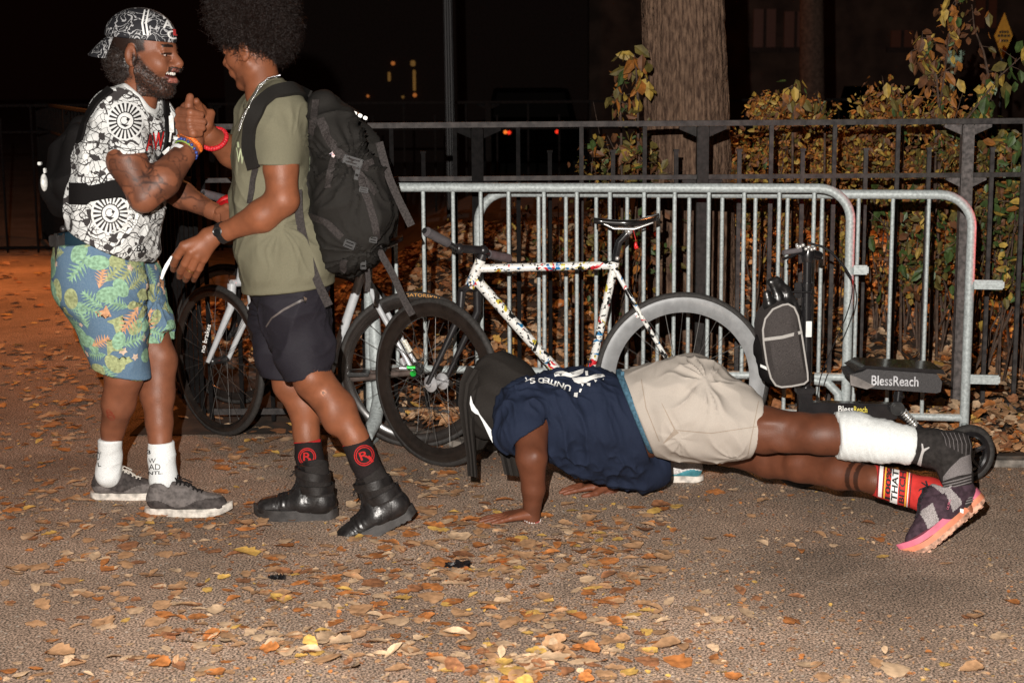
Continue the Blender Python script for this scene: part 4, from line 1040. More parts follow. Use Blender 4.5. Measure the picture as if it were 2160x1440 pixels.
f = Field(.004); capC = Lh(-.014, 0, .044); f.el(capC, 1.17*np.array([.112, .090, .088]), Mh, .01); f.cut(Lh(0, 0, .036), -nrm(Mh[2]*1.0+Mh[0]*.05), .4)
def capdec(mb, bv, V, Q):
    T, TF = text_geo('A', .02); decal_px(mb, bv, quadmap(T, (343, 42), (361, 44), (364, 62), (343, 60)), TF, 1, Lpx=5)
    T, TF = text_geo('C', .02); decal_px(mb, bv, quadmap(T, (352, 64), (370, 66), (371, 84), (353, 82)), TF, 1, Lpx=5)
    decal_px(mb, bv, *poly_geo([(363, 62), (375, 64), (375, 77), (364, 75)]), 2, Lpx=5, off=.003)
    decal_px(mb, bv, *poly_geo([(342, 33), (350, 40), (344, 42)]), 1)
    for x0 in (298, 306): decal_px(mb, bv, *poly_geo([(x0+6, 22), (x0+9, 22), (x0+4, 50), (x0+8, 74), (x0+4, 75), (x0, 50)]), 1)
o, Vc, Qc = garment('cap', f, [CAPM, WH, PINKR], PA, decals=capdec)
m_ = MB(); br = []
for i in range(9):
    a = rad(130+100*i/8); br.append((a,))
V = []; nR = 6
for j in range(nR):
    for i in range(11):
        a = rad(128+104*i/10); r_ = .098+.07*j/(nR-1)*math.sin(math.pi*(i+.6)/11.2)**.6
        V.append(Lh(-.014+r_*math.cos(a)*1.0, .088/.1*r_*math.sin(a)*.85, .046-.060*(j/(nR-1))**1.2-.10*(math.sin(a)*r_)**2*8))
V2 = [v-Mh[2]*.004 for v in V]; Fs = []
for j in range(nR-1):
    for i in range(10): a = j*11+i; Fs += [(a, a+1, a+12, a+11), (66+a, 66+a+11, 66+a+12, 66+a+1)]
for i in range(10): Fs.append((55+i, 56+i, 66+56+i, 66+55+i))
m_.add(V+V2, Fs); m_.build('brim', CAPM, o)

# white comic-print T-shirt
def comic_mat():
    m = bpy.data.materials.new('comic_print_cloth'); m.use_nodes = True; nt = m.node_tree; L = nt.links; b = nt.nodes['Principled BSDF']; b.inputs['Roughness'].default_value = .85; pass
    tc = N(nt, 'ShaderNodeTexCoord'); no = N(nt, 'ShaderNodeTexNoise'); no.inputs['Scale'].default_value = 26; no.inputs['Detail'].default_value = 1
    L.new(tc.outputs['Object'], no.inputs['Vector']); ad = N(nt, 'ShaderNodeVectorMath', operation='MULTIPLY_ADD'); ad.inputs[1].default_value = (.035, .035, .035)
    L.new(no.outputs['Color'], ad.inputs[0]); L.new(tc.outputs['Object'], ad.inputs[2])
    outs = []
    for sc_, th in ((9, .012), (34, .026)):
        v = N(nt, 'ShaderNodeTexVoronoi', feature='DISTANCE_TO_EDGE'); v.inputs['Scale'].default_value = sc_
        L.new(ad.outputs[0] if sc_ > 20 else tc.outputs['Object'], v.inputs['Vector']); c = N(nt, 'ShaderNodeMath', operation='LESS_THAN'); c.inputs[1].default_value = th; L.new(v.outputs[0], c.inputs[0]); outs.append(c.outputs[0])
    w = N(nt, 'ShaderNodeTexWave', wave_type='RINGS'); w.inputs['Scale'].default_value = 7; w.inputs['Distortion'].default_value = 14; w.inputs['Detail'].default_value = 1.5; w.inputs['Detail Scale'].default_value = 2.2
    L.new(tc.outputs['Object'], w.inputs['Vector']); c = N(nt, 'ShaderNodeMath', operation='GREATER_THAN'); c.inputs[1].default_value = .955; L.new(w.outputs['Fac'], c.inputs[0]); outs.append(c.outputs[0])
    v = N(nt, 'ShaderNodeTexVoronoi'); v.inputs['Scale'].default_value = 40; L.new(ad.outputs[0], v.inputs['Vector']); sp = N(nt, 'ShaderNodeSeparateColor'); L.new(v.outputs['Color'], sp.inputs[0])
    c = N(nt, 'ShaderNodeMath', operation='GREATER_THAN'); c.inputs[1].default_value = .90; L.new(sp.outputs[0], c.inputs[0]); outs.append(c.outputs[0])
    cur = outs[0]
    for o_ in outs[1:]:
        mxm = N(nt, 'ShaderNodeMath', operation='MAXIMUM'); L.new(cur, mxm.inputs[0]); L.new(o_, mxm.inputs[1]); cur = mxm.outputs[0]
    mx = N(nt, 'ShaderNodeMix', data_type='RGBA'); L.new(cur, mx.inputs[0]); mx.inputs[6].default_value = (.66, .67, .66, 1); mx.inputs[7].default_value = (.035, .03, .03, 1); L.new(mx.outputs[2], b.inputs['Base Color'])
    n2 = N(nt, 'ShaderNodeTexNoise'); n2.inputs['Scale'].default_value = 500; L.new(tc.outputs['Object'], n2.inputs['Vector']); bp = N(nt, 'ShaderNodeBump'); bp.inputs['Strength'].default_value = .2; bp.inputs['Distance'].default_value = .002; L.new(n2.outputs[0], bp.inputs['Height']); L.new(bp.outputs[0], b.inputs['Normal'])
    return m
COMIC = comic_mat(); SHIRTW = cloth('shirt_white', (.68, .69, .68))
f = Field(.005)
rcx(f, (246, 245, 5.60, 52), (274, 340, 5.51, 50), .025); rcx(f, (325, 250, 5.92, 44), (343, 345, 5.93, 42), .03)
f.cut(P(274, 331, 5.52), nrm((.17, -.1, -1)), .125); f.cut(P(343, 335, 5.93), (0, 0, -1), .09)
rcx(f, (271, 326, 5.53, 40), (278, 350, 5.51, 42), .004, op='s')
chx(f, [(252, 250, 5.63, 56), (243, 340, 5.63, 78), (232, 430, 5.64, 84), (226, 500, 5.65, 88)], .04)
chx(f, [(292, 248, 5.86, 54), (268, 340, 5.87, 76), (252, 430, 5.86, 82), (250, 520, 5.86, 82)], .04)
chx(f, [(302, 290, 5.75, 44), (285, 420, 5.74, 52), (282, 520, 5.74, 52)], .05)
rcx(f, (266, 222, 5.72, 40), (300, 225, 5.82, 38), .03)
f.cut(P(225, 503, 5.75), nrm((-.46, 0, -.89)), .42)
rcx(f, (312, 165, 5.74, 38), (303, 200, 5.75, 43), .006, op='s')
def sun(mb, bv, cx, cy, r0, r1, n, ang=0, sq=.9):
    for i in range(n):
        a = ang+2*math.pi*i/n; h = math.pi/n*.5
        decal_px(mb, bv, *poly_geo([(cx+r0*math.cos(a-h)*sq, cy+r0*math.sin(a-h)), (cx+r1*math.cos(a-h)*sq, cy+r1*math.sin(a-h)), (cx+r1*math.cos(a+h)*sq, cy+r1*math.sin(a+h)), (cx+r0*math.cos(a+h)*sq, cy+r0*math.sin(a+h))]), 2, off=.0026)
def disc_px(cx, cy, r, sq=.9, n=22): return poly_geo([(cx+r*sq*math.cos(2*math.pi*i/n), cy+r*math.sin(2*math.pi*i/n)) for i in range(n)])
def shirtA_dec(mb, bv, V, Q):
    for cx, cy, r in ((264, 256, 38), (233, 450, 40), (205, 330, 0)):
        if r:
            decal_px(mb, bv, *disc_px(cx, cy, r+3, .95), 1, off=.0018); sun(mb, bv, cx, cy, r*.52, r, 22); 
            ringd(mb, bv, cx, cy, r*.46, r*.52, .95, 2); ringd(mb, bv, cx-2, cy-1, r*.20, r*.24, .95, 2, n=12)
            decal_px(mb, bv, *poly_geo([(cx+4, cy-8), (cx+10, cy-4), (cx+6, cy+2), (cx+2, cy-2)]), 2, off=.003); decal_px(mb, bv, *poly_geo([(cx-12, cy+6), (cx+8, cy+9), (cx, cy+14)]), 2, off=.003)
    T, TF = text_geo('AW', .035, .9)
    decal_px(mb, bv, quadmap(T, (306, 281), (347, 275), (345, 318), (305, 322)), TF, 2, Lpx=5, off=.0024)
    T, TF = text_geo('AW', .012, .9)
    decal_px(mb, bv, quadmap(T, (308, 283), (345, 278), (343, 315), (307, 319)), TF, 3, Lpx=5, off=.0034)
    for tx, q in (('BA', ((289, 516), (311, 520), (309, 534), (287, 529))), ('YA', ((206, 362), (232, 372), (228, 392), (203, 380)))):
        T, TF = text_geo(tx, .02); decal_px(mb, bv, quadmap(T, *q), TF, 2, Lpx=6)
garment('shirt', f, [COMIC, SHIRTW, BLK, REDP], PA, fold=[((.3, 0, 1), 9, .014, 1), ((1, 0, .6), 14, .008, 2), radial(300, 440, 5.6, 5, .016, .14, 4)], decals=shirtA_dec, off=near_off([(276, 335, 5.5, 58), (343, 335, 5.93, 45)]))
m_ = MB(); cpts = []
cc = P(299, 200, 5.75); bvx = bvh_of(*GARM[PA.name+'shirt'])
for i in range(30):
    a = 2*math.pi*i/30; u1 = nrm((1, 0, -.75)); u2 = np.array([0, 1., 0]); q = cc+u1*math.cos(a)*.078+u2*math.sin(a)*.078; h = bvx.find_nearest(Vector(q)); cpts.append(.75*np.array(h[0])+.25*q)
cpts = [(cpts[i-1]+cpts[i]*2+cpts[(i+1) % 30])/4 for i in range(30)]
m_.tube(cpts, .0068, 8, closed=True, flat=(1.5, .7)); m_.build('collar', SHIRTW, PA)

# floral shorts
DEN = cloth('shorts_blue', (.095, .165, .25), var=.12, color2=(.13, .20, .28), vscale=200, bump=.4, bscale=700)
LG = cloth('print_leaf_green', (.24, .40, .27), var=.15, vscale=90); LO = cloth('print_leaf_olive', (.33, .37, .19), var=.15, vscale=90); PE = cloth('print_peach', (.55, .30, .17), var=.12, vscale=90); CR = cloth('print_cream', (.62, .47, .36), var=.1, vscale=90)
f = Field(.005)
chx(f, [(200, 520, 5.66, 84), (212, 600, 5.65, 88), (236, 690, 5.66, 66), (262, 800, 5.68, 57)], .04)
chx(f, [(235, 530, 5.86, 82), (262, 610, 5.85, 80), (310, 680, 5.84, 48), (338, 735, 5.82, 37)], .04)
f.cut(P(205, 504, 5.75), nrm((-.08, 0, 1)), .3); f.cut(P(262, 787, 5.68), nrm((-.24, 0, -.97)), .14); f.cut(P(345, 718, 5.84), nrm((.0, 0, -1)), .125)
rcx(f, (262, 780, 5.68, 49), (262, 805, 5.68, 51), .004, op='s'); rcx(f, (338, 712, 5.82, 33), (338, 740, 5.82, 34), .004, op='s')
def leafpoly(kind, rs):
    if kind == 0: n = 12; return [(.5*(1-math.cos(math.pi*i/n))*1-.5, .34*math.sin(math.pi*i/n)) for i in range(n+1)]+[(.5*(1+math.cos(math.pi*i/n))-.5, -.34*math.sin(math.pi*i/n)) for i in range(1, n)]
    if kind == 1:   # palm frond
        P_ = [(-.5, 0)]; 
        for i in range(7): x = -.4+i*.13; P_ += [(x, .05), (x+.16, .30*math.sin(math.pi*(i+1)/8)+.04), (x+.09, .04)]
        P_ += [(.55, 0)]
        for i in range(6, -1, -1): x = -.4+i*.13; P_ += [(x+.09, -.04), (x+.16, -.30*math.sin(math.pi*(i+1)/8)-.04), (x, -.05)]
        return P_
    if kind == 2:   # spiky bloom
        P_ = []
        for i in range(7): a = -1.0+i*.33; P_ += [(.06*math.cos(a-.17), .06*math.sin(a-.17)), (.55*math.cos(a)*(1-.2*(i % 2)), .55*math.sin(a))]
        return P_+[(-.25, .03), (-.25, -.03)]
    n = 15; return [(.3*(1+.35*math.cos(5*2*math.pi*i/n*1.0))*math.cos(2*math.pi*i/n), .3*(1+.35*math.cos(5*2*math.pi*i/n))*math.sin(2*math.pi*i/n)) for i in range(n)]
def shortsA_dec(mb, bv, V, Q):
    rs = np.random.RandomState(2); C_ = V[Q].mean(1); Nq = np.cross(V[Q[:, 2]]-V[Q[:, 0]], V[Q[:, 3]]-V[Q[:, 1]]); pts = []
    order = rs.permutation(len(C_))
    for i in order:
        if len(pts) > 230: break
        if all(np.linalg.norm(C_[i]-C_[j]) > .036 for j in pts): pts.append(i)
    for n, i in enumerate(pts):
        kd = rs.choice([0, 0, 0, 1, 1, 2, 3]); sz = {0: .082, 1: .095, 2: .070, 3: .036}[kd]*rs.uniform(.8, 1.25)
        V2, F2 = refine(*poly_geo(leafpoly(kd, rs)), .2); a = rs.uniform(0, 6.28)
        mi = {0: rs.choice([1, 1, 2]), 1: rs.choice([1, 1, 2, 2, 3]), 2: rs.choice([3, 2]), 3: 4}[kd]
        decal_at(mb, bv, C_[i], nrm(Nq[i]), np.array([math.sin(a), .1, math.cos(a)]), V2, F2, sz, int(mi), off=.0016+.0004*(n % 4))
garment('shorts', f, [DEN, LG, LO, PE, CR], PA, fold=[((.25, 0, 1), 8, .012, 4), ((1, 0, -.4), 12, .006, 5), radial(318, 640, 5.7, 5, .014, .13, 3)], decals=shortsA_dec)
f = Field(.005); chx(f, [(214, 478, 5.68, 80), (204, 506, 5.68, 84)], .03); chx(f, [(245, 480, 5.84, 76), (238, 510, 5.84, 80)], .03); f.cut(P(215, 470, 5.75), nrm((-.2, 0, 1)), .3); f.cut(P(205, 515, 5.75), nrm((0, 0, -1)), .3)
garment('belt', f, [cloth('belt_navy', (.012, .03, .045), rough=.6)], PA)
HOLD = mat('leather_black', (.02, .017, .016), .4, spec=.6, bump=.3)
m_ = MB(); u = np.array([nrm((.98, -.2, 0)), nrm((.2, .98, 0)), [0, 0, 1.]])
m_.box(P(122, 508, 5.58), (.03, .012, .02), u, bev=.004); m_.box(P(120, 525, 5.57), (.006, .008, .055), u, bev=.002); m_.box(P(137, 525, 5.57), (.004, .008, .055), u, bev=.002); m_.ball(P(133, 483, 5.57), .012, 8)
m_.build('belt_pouch', HOLD, PA)
# socks and shoes
SOCKW = cloth('sock_white', (.74, .76, .76), bump=.5, bscale=250)
def sock(pts, cutp, cutn, mats, dec=None, name='sock', parent=PA, lab=None, fold=((1, 0, .2), 30, .003, 3)):
    f = Field(.004); chx(f, pts, .015); f.cut(P(*cutp), nrm(cutn), .09); return garment(name, f, mats, parent, fold=[fold] if fold else None, decals=dec, label=lab)
def decA1(mb, bv, V, Q):
    T, TF = text_geo("D'", .0); decal_px(mb, bv, quadmap(T, (206, 952), (214, 952), (213, 968), (206, 970)), TF, 1, Lpx=4)
    T, TF = text_geo("L", .02); decal_px(mb, bv, quadmap(T, (207, 975), (213, 974), (214, 983), (208, 984)), TF, 1, Lpx=4)
sock([(232, 905, 5.75, 27), (232, 960, 5.79, 25), (228, 1000, 5.80, 28)], (232, 925, 5.77), (.05, 0, 1), [SOCKW, BLK], decA1)
def decA2(mb, bv, V, Q):
    for tx, q, b_ in (('3', ((311, 948), (318, 949), (319, 958), (312, 957)), .03), ('AD', ((315, 978), (338, 978), (339, 990), (315, 990)), -.0), ('NTL.', ((314, 994), (344, 992), (343, 999), (314, 1002)), .02), ('W', ((314, 966), (329, 966), (328, 976), (314, 976)), 0)):
        T, TF = text_geo(tx, b_); decal_px(mb, bv, quadmap(T, *q), TF, 1, Lpx=4)
sock([(339, 905, 5.755, 29), (341, 960, 5.74, 28), (345, 1010, 5.73, 32)], (340, 930, 5.75), (0, 0, 1), [SOCKW, BLK], decA2)
SU = cloth('suede_dark', (.055, .047, .045), var=.2, vscale=60, rough=.8, bump=.4, bscale=300); SU2 = cloth('suede_grey', (.13, .115, .11), var=.15, vscale=60, rough=.8, bump=.4, bscale=300)
SOLEW = mat('sole_white', (.52, .48, .43), .6, var=.18, vscale=40, bump=.2)
LACEW = cloth('lace_white', (.6, .56, .5)); LACEB = cloth('lace_black', (.015, .013, .013))
o1 = P(194, 1064, 5.83); o1[2] = 0
shoe(PA, o1, (1, .02, -.0), (0, 0, 1), .285, 'low', [SU, WH, BLK, SU2, SOLEW], 'black and grey sneaker with cream laces', LACEW)
o2 = G(308, 1084); shoe(PA, o2, (1, -.0, 0), (0, 0, 1), .315, 'low', [SU2, WH, BLK, SU, SOLEW], 'grey suede sneaker with black laces', LACEB)
# bracelets
def band(c, ax, r, th, mt, name, parent, n=20, seg=None, beads=0):
    ax = nrm(ax); a = nrm(np.cross(ax, (0.1, 1, .2))); b = np.cross(ax, a); pts = [c+(a*math.cos(2*math.pi*i/n)+b*math.sin(2*math.pi*i/n))*r for i in range(n)]
    m_ = MB()
    if beads:
        for i in range(beads): t = 2*math.pi*i/beads; m_.ball(c+(a*math.cos(t)+b*math.sin(t))*r, th, 6)
    elif seg: 
        m_.ribbon(pts+[pts[0]], seg, ax, th)
    else: m_.tube(pts, th, 8, closed=True)
    return m_.build(name, mt, parent)
fa = nrm(P(405, 306, 5.62)-P(350, 372, 5.5)); orange = mat('cord_orange', (.85, .16, .02), .6, var=.2, vscale=150, bump=.5, bscale=300)
band(P(401, 300, 5.61), nrm(fa+np.array([.4, 0, .5])), .044, .0085, orange, 'bracelet', PA, beads=34)
band(P(391, 317, 5.60), fa, .041, .0035, mat('cord_green', (.22, .33, .06), .6), 'bracelet', PA)
band(P(381, 327, 5.585), fa, .0435, .0012, mat('wristband_white', (.75, .75, .76), .5, var=.03), 'wristband', PA, seg=.016)
band(P(395, 314, 5.60), nrm(fa+np.array([.2, 0, 0])), .042, .006, mat('beads_blue', (.03, .06, .25), .3), 'bracelet', PA, beads=16)

# ---------------------------------------------------------------- small black pack worn by person A
BP = cloth('pack_black', (.007, .006, .006), var=.1, vscale=300, bump=.5, rough=.8); g0 = P(150, 380, 5.75)
PKA = thing('backpack', 'small black pack on the back of the man in the white printed shirt', 'backpack', tuple(g0))
f = Field(.006)
chx(f, [(168, 265, 5.75, 20), (150, 330, 5.75, 38), (138, 395, 5.75, 46)], .04); chx(f, [(168, 290, 5.66, 22), (155, 390, 5.66, 40)], .04); chx(f, [(168, 290, 5.86, 22), (155, 390, 5.86, 38)], .04)
chx(f, [(108, 402, 5.72, 22), (150, 425, 5.7, 26), (190, 412, 5.66, 22)], .03); rcx(f, (130, 440, 5.74, 20), (160, 450, 5.74, 16), .03)
garment('body', f, [BP], PKA, fold=[((1, 0, .5), 10, .016, 4), ((0, 0, 1), 14, .01, 2)])
SBV = bvh_of(*GARM[PA.name+'shirt'])
def wrap_ribbon(mb, pxs, width, off=.004, th=.003, bv=None, mi=0, d0=None, n=6, sidefix=None):
    """strap following the garment under a photo-plane path"""
    Pp = []; pxs = [np.array(p, float) for p in pxs]
    for a, b in zip(pxs[:-1], pxs[1:]):
        for k in range(n): Pp.append(a+(b-a)*k/n)
    Pp.append(pxs[-1]); pts = []; sd = []; last = d0
    for q in Pp:
        r = nrm(fw*F+rt*(q[0]-1080)-up*(q[1]-720)); h = bv.ray_cast(Vector(CAM), Vector(r)) if bv else (None,)
        if h[0] is not None and (last is None or abs(h[0].y-last) < .16): p = np.array(h[0]); last = p[1]; nn = np.array(h[1])
        else: p = P(q[0], q[1], last if last else (q[2] if len(q) > 2 else 5.6)); nn = -r
        if np.dot(nn, r) > 0: nn = -nn
        pts.append(p+nn*off); sd.append(nn)
    for _ in range(2):
        pts = [pts[0]]+[(pts[i-1]+pts[i]*2+pts[i+1])/4 for i in range(1, len(pts)-1)]+[pts[-1]]; sd = [sd[0]]+[nrm(sd[i-1]+sd[i]*2+sd[i+1]) for i in range(1, len(sd)-1)]+[sd[-1]]
    sides = []
    for i in range(len(pts)):
        t = nrm(pts[min(i+1, len(pts)-1)]-pts[max(i-1, 0)]); sides.append(nrm(np.cross(t, sd[i])))
    mb.ribbon(pts, width, sides, th, mi)
m_ = MB(); wrap_ribbon(m_, [(150, 408), (190, 410), (230, 400), (262, 398), (285, 415)], [.075]*6+[.055]*6+[.060]*6+[.064]*4+[.04]*3, .006, .008, SBV, d0=None); m_.build('waist_strap', BP, PKA)
m_ = MB(); wrap_ribbon(m_, [(345, 205), (350, 245), (352, 290), (344, 330), (325, 365)], .045, .006, .010, SBV, d0=5.72); m_.build('shoulder_strap', BP, PKA)
m_ = MB(); wrap_ribbon(m_, [(170, 300), (182, 255), (205, 215), (235, 190)], .035, .006, .010, SBV, d0=5.7); m_.build('shoulder_strap', BP, PKA)
SIL = mat('reflective_silver', (.62, .62, .6), .35, var=.15, vscale=60); m_ = MB()
m_.ball(P(93, 385, 5.66), (.012, .02, .032), 8); m_.box(P(84, 345, 5.66), (.006, .01, .006), bev=.002); m_.box(P(95, 360, 5.66), (.004, .01, .009), bev=.002); m_.build('reflective_trim', SIL, PKA)
m_ = MB(); m_.ribbon([P(361, 238, 5.70), P(363, 262, 5.70), P(358, 300, 5.70)], .006, (1, 0, 0), .004); m_.box(P(362, 262, 5.69), (.008, .006, .03), bev=.002); m_.box(P(378, 292, 5.62), (.018, .004, .005), bev=.001)
m_.box(P(352, 318, 5.66), (.016, .006, .006), np.array([nrm((1, 0, .8)), [0, 1, 0], nrm((-.8, 0, 1))])); m_.build('buckle', SIL, PKA)

# ---------------------------------------------------------------- person B: afro, olive shirt, dark shorts, boots
g = G(690, 1100); PB = thing('person', 'man with a big dark afro, olive T-shirt, black shorts and black boots, facing left', 'person', (g[0], g[1], 0))
skB = np.array([.235, .082, .038])
hCB = P(535, 97, 5.62); hXB = np.array([-math.cos(rad(24)), math.sin(rad(24)), -.22]); hZB = np.array([-.2, 0, 1.])
f = Field(.005)
chx(f, [(545, 135, 5.62, 34), (556, 200, 5.60, 38)], .02)
for dd in (5.46, 5.74): chx(f, [(580, 262, dd, 42), (578, 400, dd, 50), (606, 540, dd, 60), (608, 605, dd, 56)], .04)
rcx(f, (586, 246, 5.44, 32), (558, 246, 5.78, 32), .03)
chx(f, [(590, 262, 5.39, 42), (592, 350, 5.33, 36), (596, 420, 5.30, 33)], .02); chx(f, [(597, 422, 5.30, 34), (552, 456, 5.31, 34), (478, 488, 5.35, 19), (462, 492, 5.36, 19)], .018)
chx(f, [(550, 265, 5.82, 36), (524, 335, 5.86, 35)], .02); chx(f, [(524, 338, 5.86, 36), (490, 320, 5.80, 33), (440, 285, 5.70, 20), (432, 272, 5.69, 20)], .015)
chx(f, [(602, 640, 5.70, 48), (596, 740, 5.69, 36), (612, 810, 5.68, 36), (643, 858, 5.69, 35), (646, 915, 5.67, 27), (655, 985, 5.64, 23)], .02); f.el(P(655, 855, 5.72), (.05, .045, .075), k=.03)
chx(f, [(618, 650, 5.44, 50), (645, 745, 5.42, 41), (660, 800, 5.40, 41), (712, 862, 5.39, 39), (748, 922, 5.37, 28), (775, 985, 5.36, 24)], .02); f.el(P(655, 795, 5.36), (.04, .04, .04), k=.03); f.el(P(700, 872, 5.36), (.034, .04, .07), k=.03)
VB, QB = f.mesh(); VB = relax(VB, QB, 1)
f = Field(.0028); LhB, MhB = head_field(f, hCB, hXB, hZB, 1.08); f.rc(P(545, 120, 5.62), P(554, 180, 5.60), R(34, 5.6), R(37, 5.6), .02); VHB, QHB = f.mesh(); VHB = relax(VHB, QHB, 1)
f = Field(.0024)    # near hand, relaxed, fingers hanging forward
chx(f, [(466, 490, 5.36, 19), (440, 500, 5.36, 21)], .012)
kn = [(388, 519, 5.335), (403, 531, 5.33), (416, 540, 5.34), (428, 546, 5.355)]
for i, (kx_, ky_, kd) in enumerate(kn): chx(f, [(446, 500+3*i, 5.36, 15), (kx_, ky_, kd, 11)], .012)
fg = [[(388, 519), (374, 540), (367, 556), (366, 568)], [(403, 531), (390, 556), (381, 572), (379, 583)], [(416, 540), (405, 564), (396, 580), (392, 590)], [(428, 546), (420, 566), (413, 580), (409, 590)]]
for i, q in enumerate(fg):
    dd = kn[i][2]; rr = [10.5, 9.2, 8.4, 7.0] if i < 3 else [9.2, 8.2, 7.2, 6.2]; chx(f, [(x, y, dd+.012*j*j, rr[j]) for j, (x, y) in enumerate(q)], .003)
chx(f, [(440, 505, 5.39, 14), (405, 515, 5.43, 11), (380, 530, 5.44, 9), (366, 545, 5.44, 7.5)], .008)
VHn, QHn = f.mesh()
f = Field(.0024); chx(f, [(436, 285, 5.70, 21), (425, 262, 5.68, 24), (420, 236, 5.67, 18)], .012); chx(f, [(424, 240, 5.65, 11), (418, 222, 5.62, 8.5), (414, 214, 5.60, 7.5)], .004); chx(f, [(436, 262, 5.66, 13), (444, 240, 5.68, 10)], .008)
VHf, QHf = f.mesh()
cHB = skin_cols(VHB, skB); lB = (VHB-hCB)@MhB.T/1.08
lipB = (np.abs(lB[:, 1]) < .022) & (np.abs(lB[:, 2]+.067) < .010) & (lB[:, 0] > .094); cHB[lipB] = (.27, .10, .075); cB = skin_cols(VB, skB); cB = mark(VB, cB, P(682, 828, 5.34), 0, .009, (.15, .15, .15)); cB = mark(VB, cB, P(682, 828, 5.34), .009, .0125, (1.9, 2.2, 2.4))
stub = (lB[:, 2] < -.085) & (lB[:, 0] > .03); cHB[stub] *= .72
mb = MB()
for V, Q in ((VB, QB), (VHB, QHB), (VHn, QHn), (VHf, QHf)): mb.addnp(V, Q)
mb.build('body', SKINM, PB, col=np.concatenate([cB, cHB, skin_cols(VHn, skB), skin_cols(VHf, skB)]))
eyes(PB, LhB, 1.08)
# afro
HCORE = mat('hair_core', (.008, .004, .003), 1, spec=0)
HAIRB = mat('hair_dark_brown', (.011, .005, .0035), .45, spec=.35, var=.25, vscale=200); rs = np.random.RandomState(9); m_ = MB()
f = Field(.007); f.el(P(538, 40, 5.64), (.124, .132, .120), k=.04); f.el(P(564, 76, 5.64), (.074, .105, .076), k=.04); f.el(P(500, 22, 5.64), (.080, .11, .085), k=.04)
f.el(LhB(.10, 0, -.045), (.075, .085, .09), MhB, .02, 's')
V, Q = f.mesh(); Nn = vnormals(V, Q); V = V+Nn*(.022*(vnoise(V, 34)-.5)+.012*(vnoise(V, 90)-.5))[:, None]; m_.addnp(V, Q)
for n_c, r_, ln, th in ((26000, .0042, .016, .0010), (7500, .008, .040, .0008)):
    i = rs.randint(0, len(V), n_c); p = V[i]+Nn[i]*rs.uniform(-.012, .006, (n_c, 1)); curls(m_, p, Nn[i], r_, ln, th, rs, 1.3, mi=1)
m_.build('hair', [HCORE, HAIRB], PB)
# olive T-shirt
OL = cloth('shirt_olive', (.155, .145, .098), var=.05, vscale=300, color2=(.135, .126, .085), bump=.3)
f = Field(.005)
rcx(f, (590, 250, 5.40, 52), (585, 352, 5.34, 50), .025); f.cut(P(585, 347, 5.34), nrm((-.03, 0, -1)), .12); rcx(f, (586, 340, 5.352, 39), (586, 362, 5.34, 42), .004, op='s')
rcx(f, (548, 262, 5.82, 46), (520, 320, 5.86, 45), .03); f.cut(P(516, 325, 5.87), nrm((-.6, 0, -.8)), .1)
chx(f, [(586, 245, 5.43, 54), (574, 330, 5.44, 72), (573, 420, 5.45, 76), (600, 540, 5.46, 92), (609, 610, 5.47, 99)], .04)
chx(f, [(560, 240, 5.76, 50), (566, 330, 5.76, 66), (568, 420, 5.75, 70), (596, 540, 5.74, 84), (606, 610, 5.73, 90)], .04)
rcx(f, (560, 300, 5.60, 62), (562, 420, 5.60, 64), .05); rcx(f, (590, 225, 5.48, 40), (560, 225, 5.72, 40), .03); f.rc(P(565, 205, 5.6), P(575, 235, 5.6), R(46, 5.6), R(60, 5.6), .03)
f.cut(P(600, 600, 5.6), nrm((.10, .0, -1)), .45)
rcx(f, (545, 165, 5.61, 36), (553, 200, 5.60, 44), .006, op='s')
PG = mat('print_pale_green', (.55, .62, .38), .7); 
def olivedec(mb, bv, V, Q):
    T, TF = text_geo('W', .01); decal_px(mb, bv, quadmap(T, (499, 312), (518, 316), (516, 348), (500, 340)), TF, 1, Lpx=5)
    decal_px(mb, bv, *poly_geo([(501, 300), (505, 300), (506, 312), (502, 312)]), 1)
    decal_px(mb, bv, *poly_geo([(652, 330), (657, 345), (653, 372), (650, 370)]), 1); decal_px(mb, bv, *poly_geo([(651, 372), (657, 368), (656, 384), (650, 388)]), 2)
o, VO, QO = garment('shirt', f, [OL, PG, mat('print_salmon', (.65, .25, .2), .7)], PB, fold=[((.25, 0, 1), 8, .018, 1), ((1, 0, -.8), 9, .014, 7), ((.5, 0, 1), 20, .005, 8), radial(600, 470, 5.45, 5, .016, .16, 3), radial(630, 300, 5.45, 5, .014, .13, 6)], decals=olivedec, off=near_off([(586, 350, 5.33, 60), (516, 330, 5.87, 50)]))
m_ = MB(); cc = P(556, 199, 5.6); cp_ = []
for i in range(24):
    a = 2*math.pi*i/24; u1 = nrm((1, 0, .42)); q = cc+u1*math.cos(a)*.078+np.array([0, 1., 0])*math.sin(a)*.078; h = bvh_of(VO, QO).find_nearest(Vector(q)); cp_.append(.8*np.array(h[0])+.2*q)
m_.tube(cp_, .008, 8, closed=True); m_.build('collar', OL, PB)
# silver chain
m_ = MB(); CH = mat('chain_silver', (.75, .75, .76), .22, metal=1, var=.1); bvB = bvh_of(VO, QO); rs = np.random.RandomState(4)
for path in ([(591, 158), (565, 165), (548, 180), (535, 205), (520, 235), (510, 260), (503, 278)], [(590, 160), (562, 170), (543, 192), (528, 218), (512, 245), (503, 272)]):
    for a, b in zip(path[:-1], path[1:]):
        for k in range(7):
            q = np.array(a)+(np.array(b)-a)*k/7; r = nrm(fw*F+rt*(q[0]-1080)-up*(q[1]-720)); h = bvB.ray_cast(Vector(CAM), Vector(r)); p = np.array(h[0])-r*.004 if h[0] and h[0].y < 5.75 else P(q[0], q[1], 5.50)
            m_.ball(p, .0032, 4)
m_.build('necklace', CH, PB)
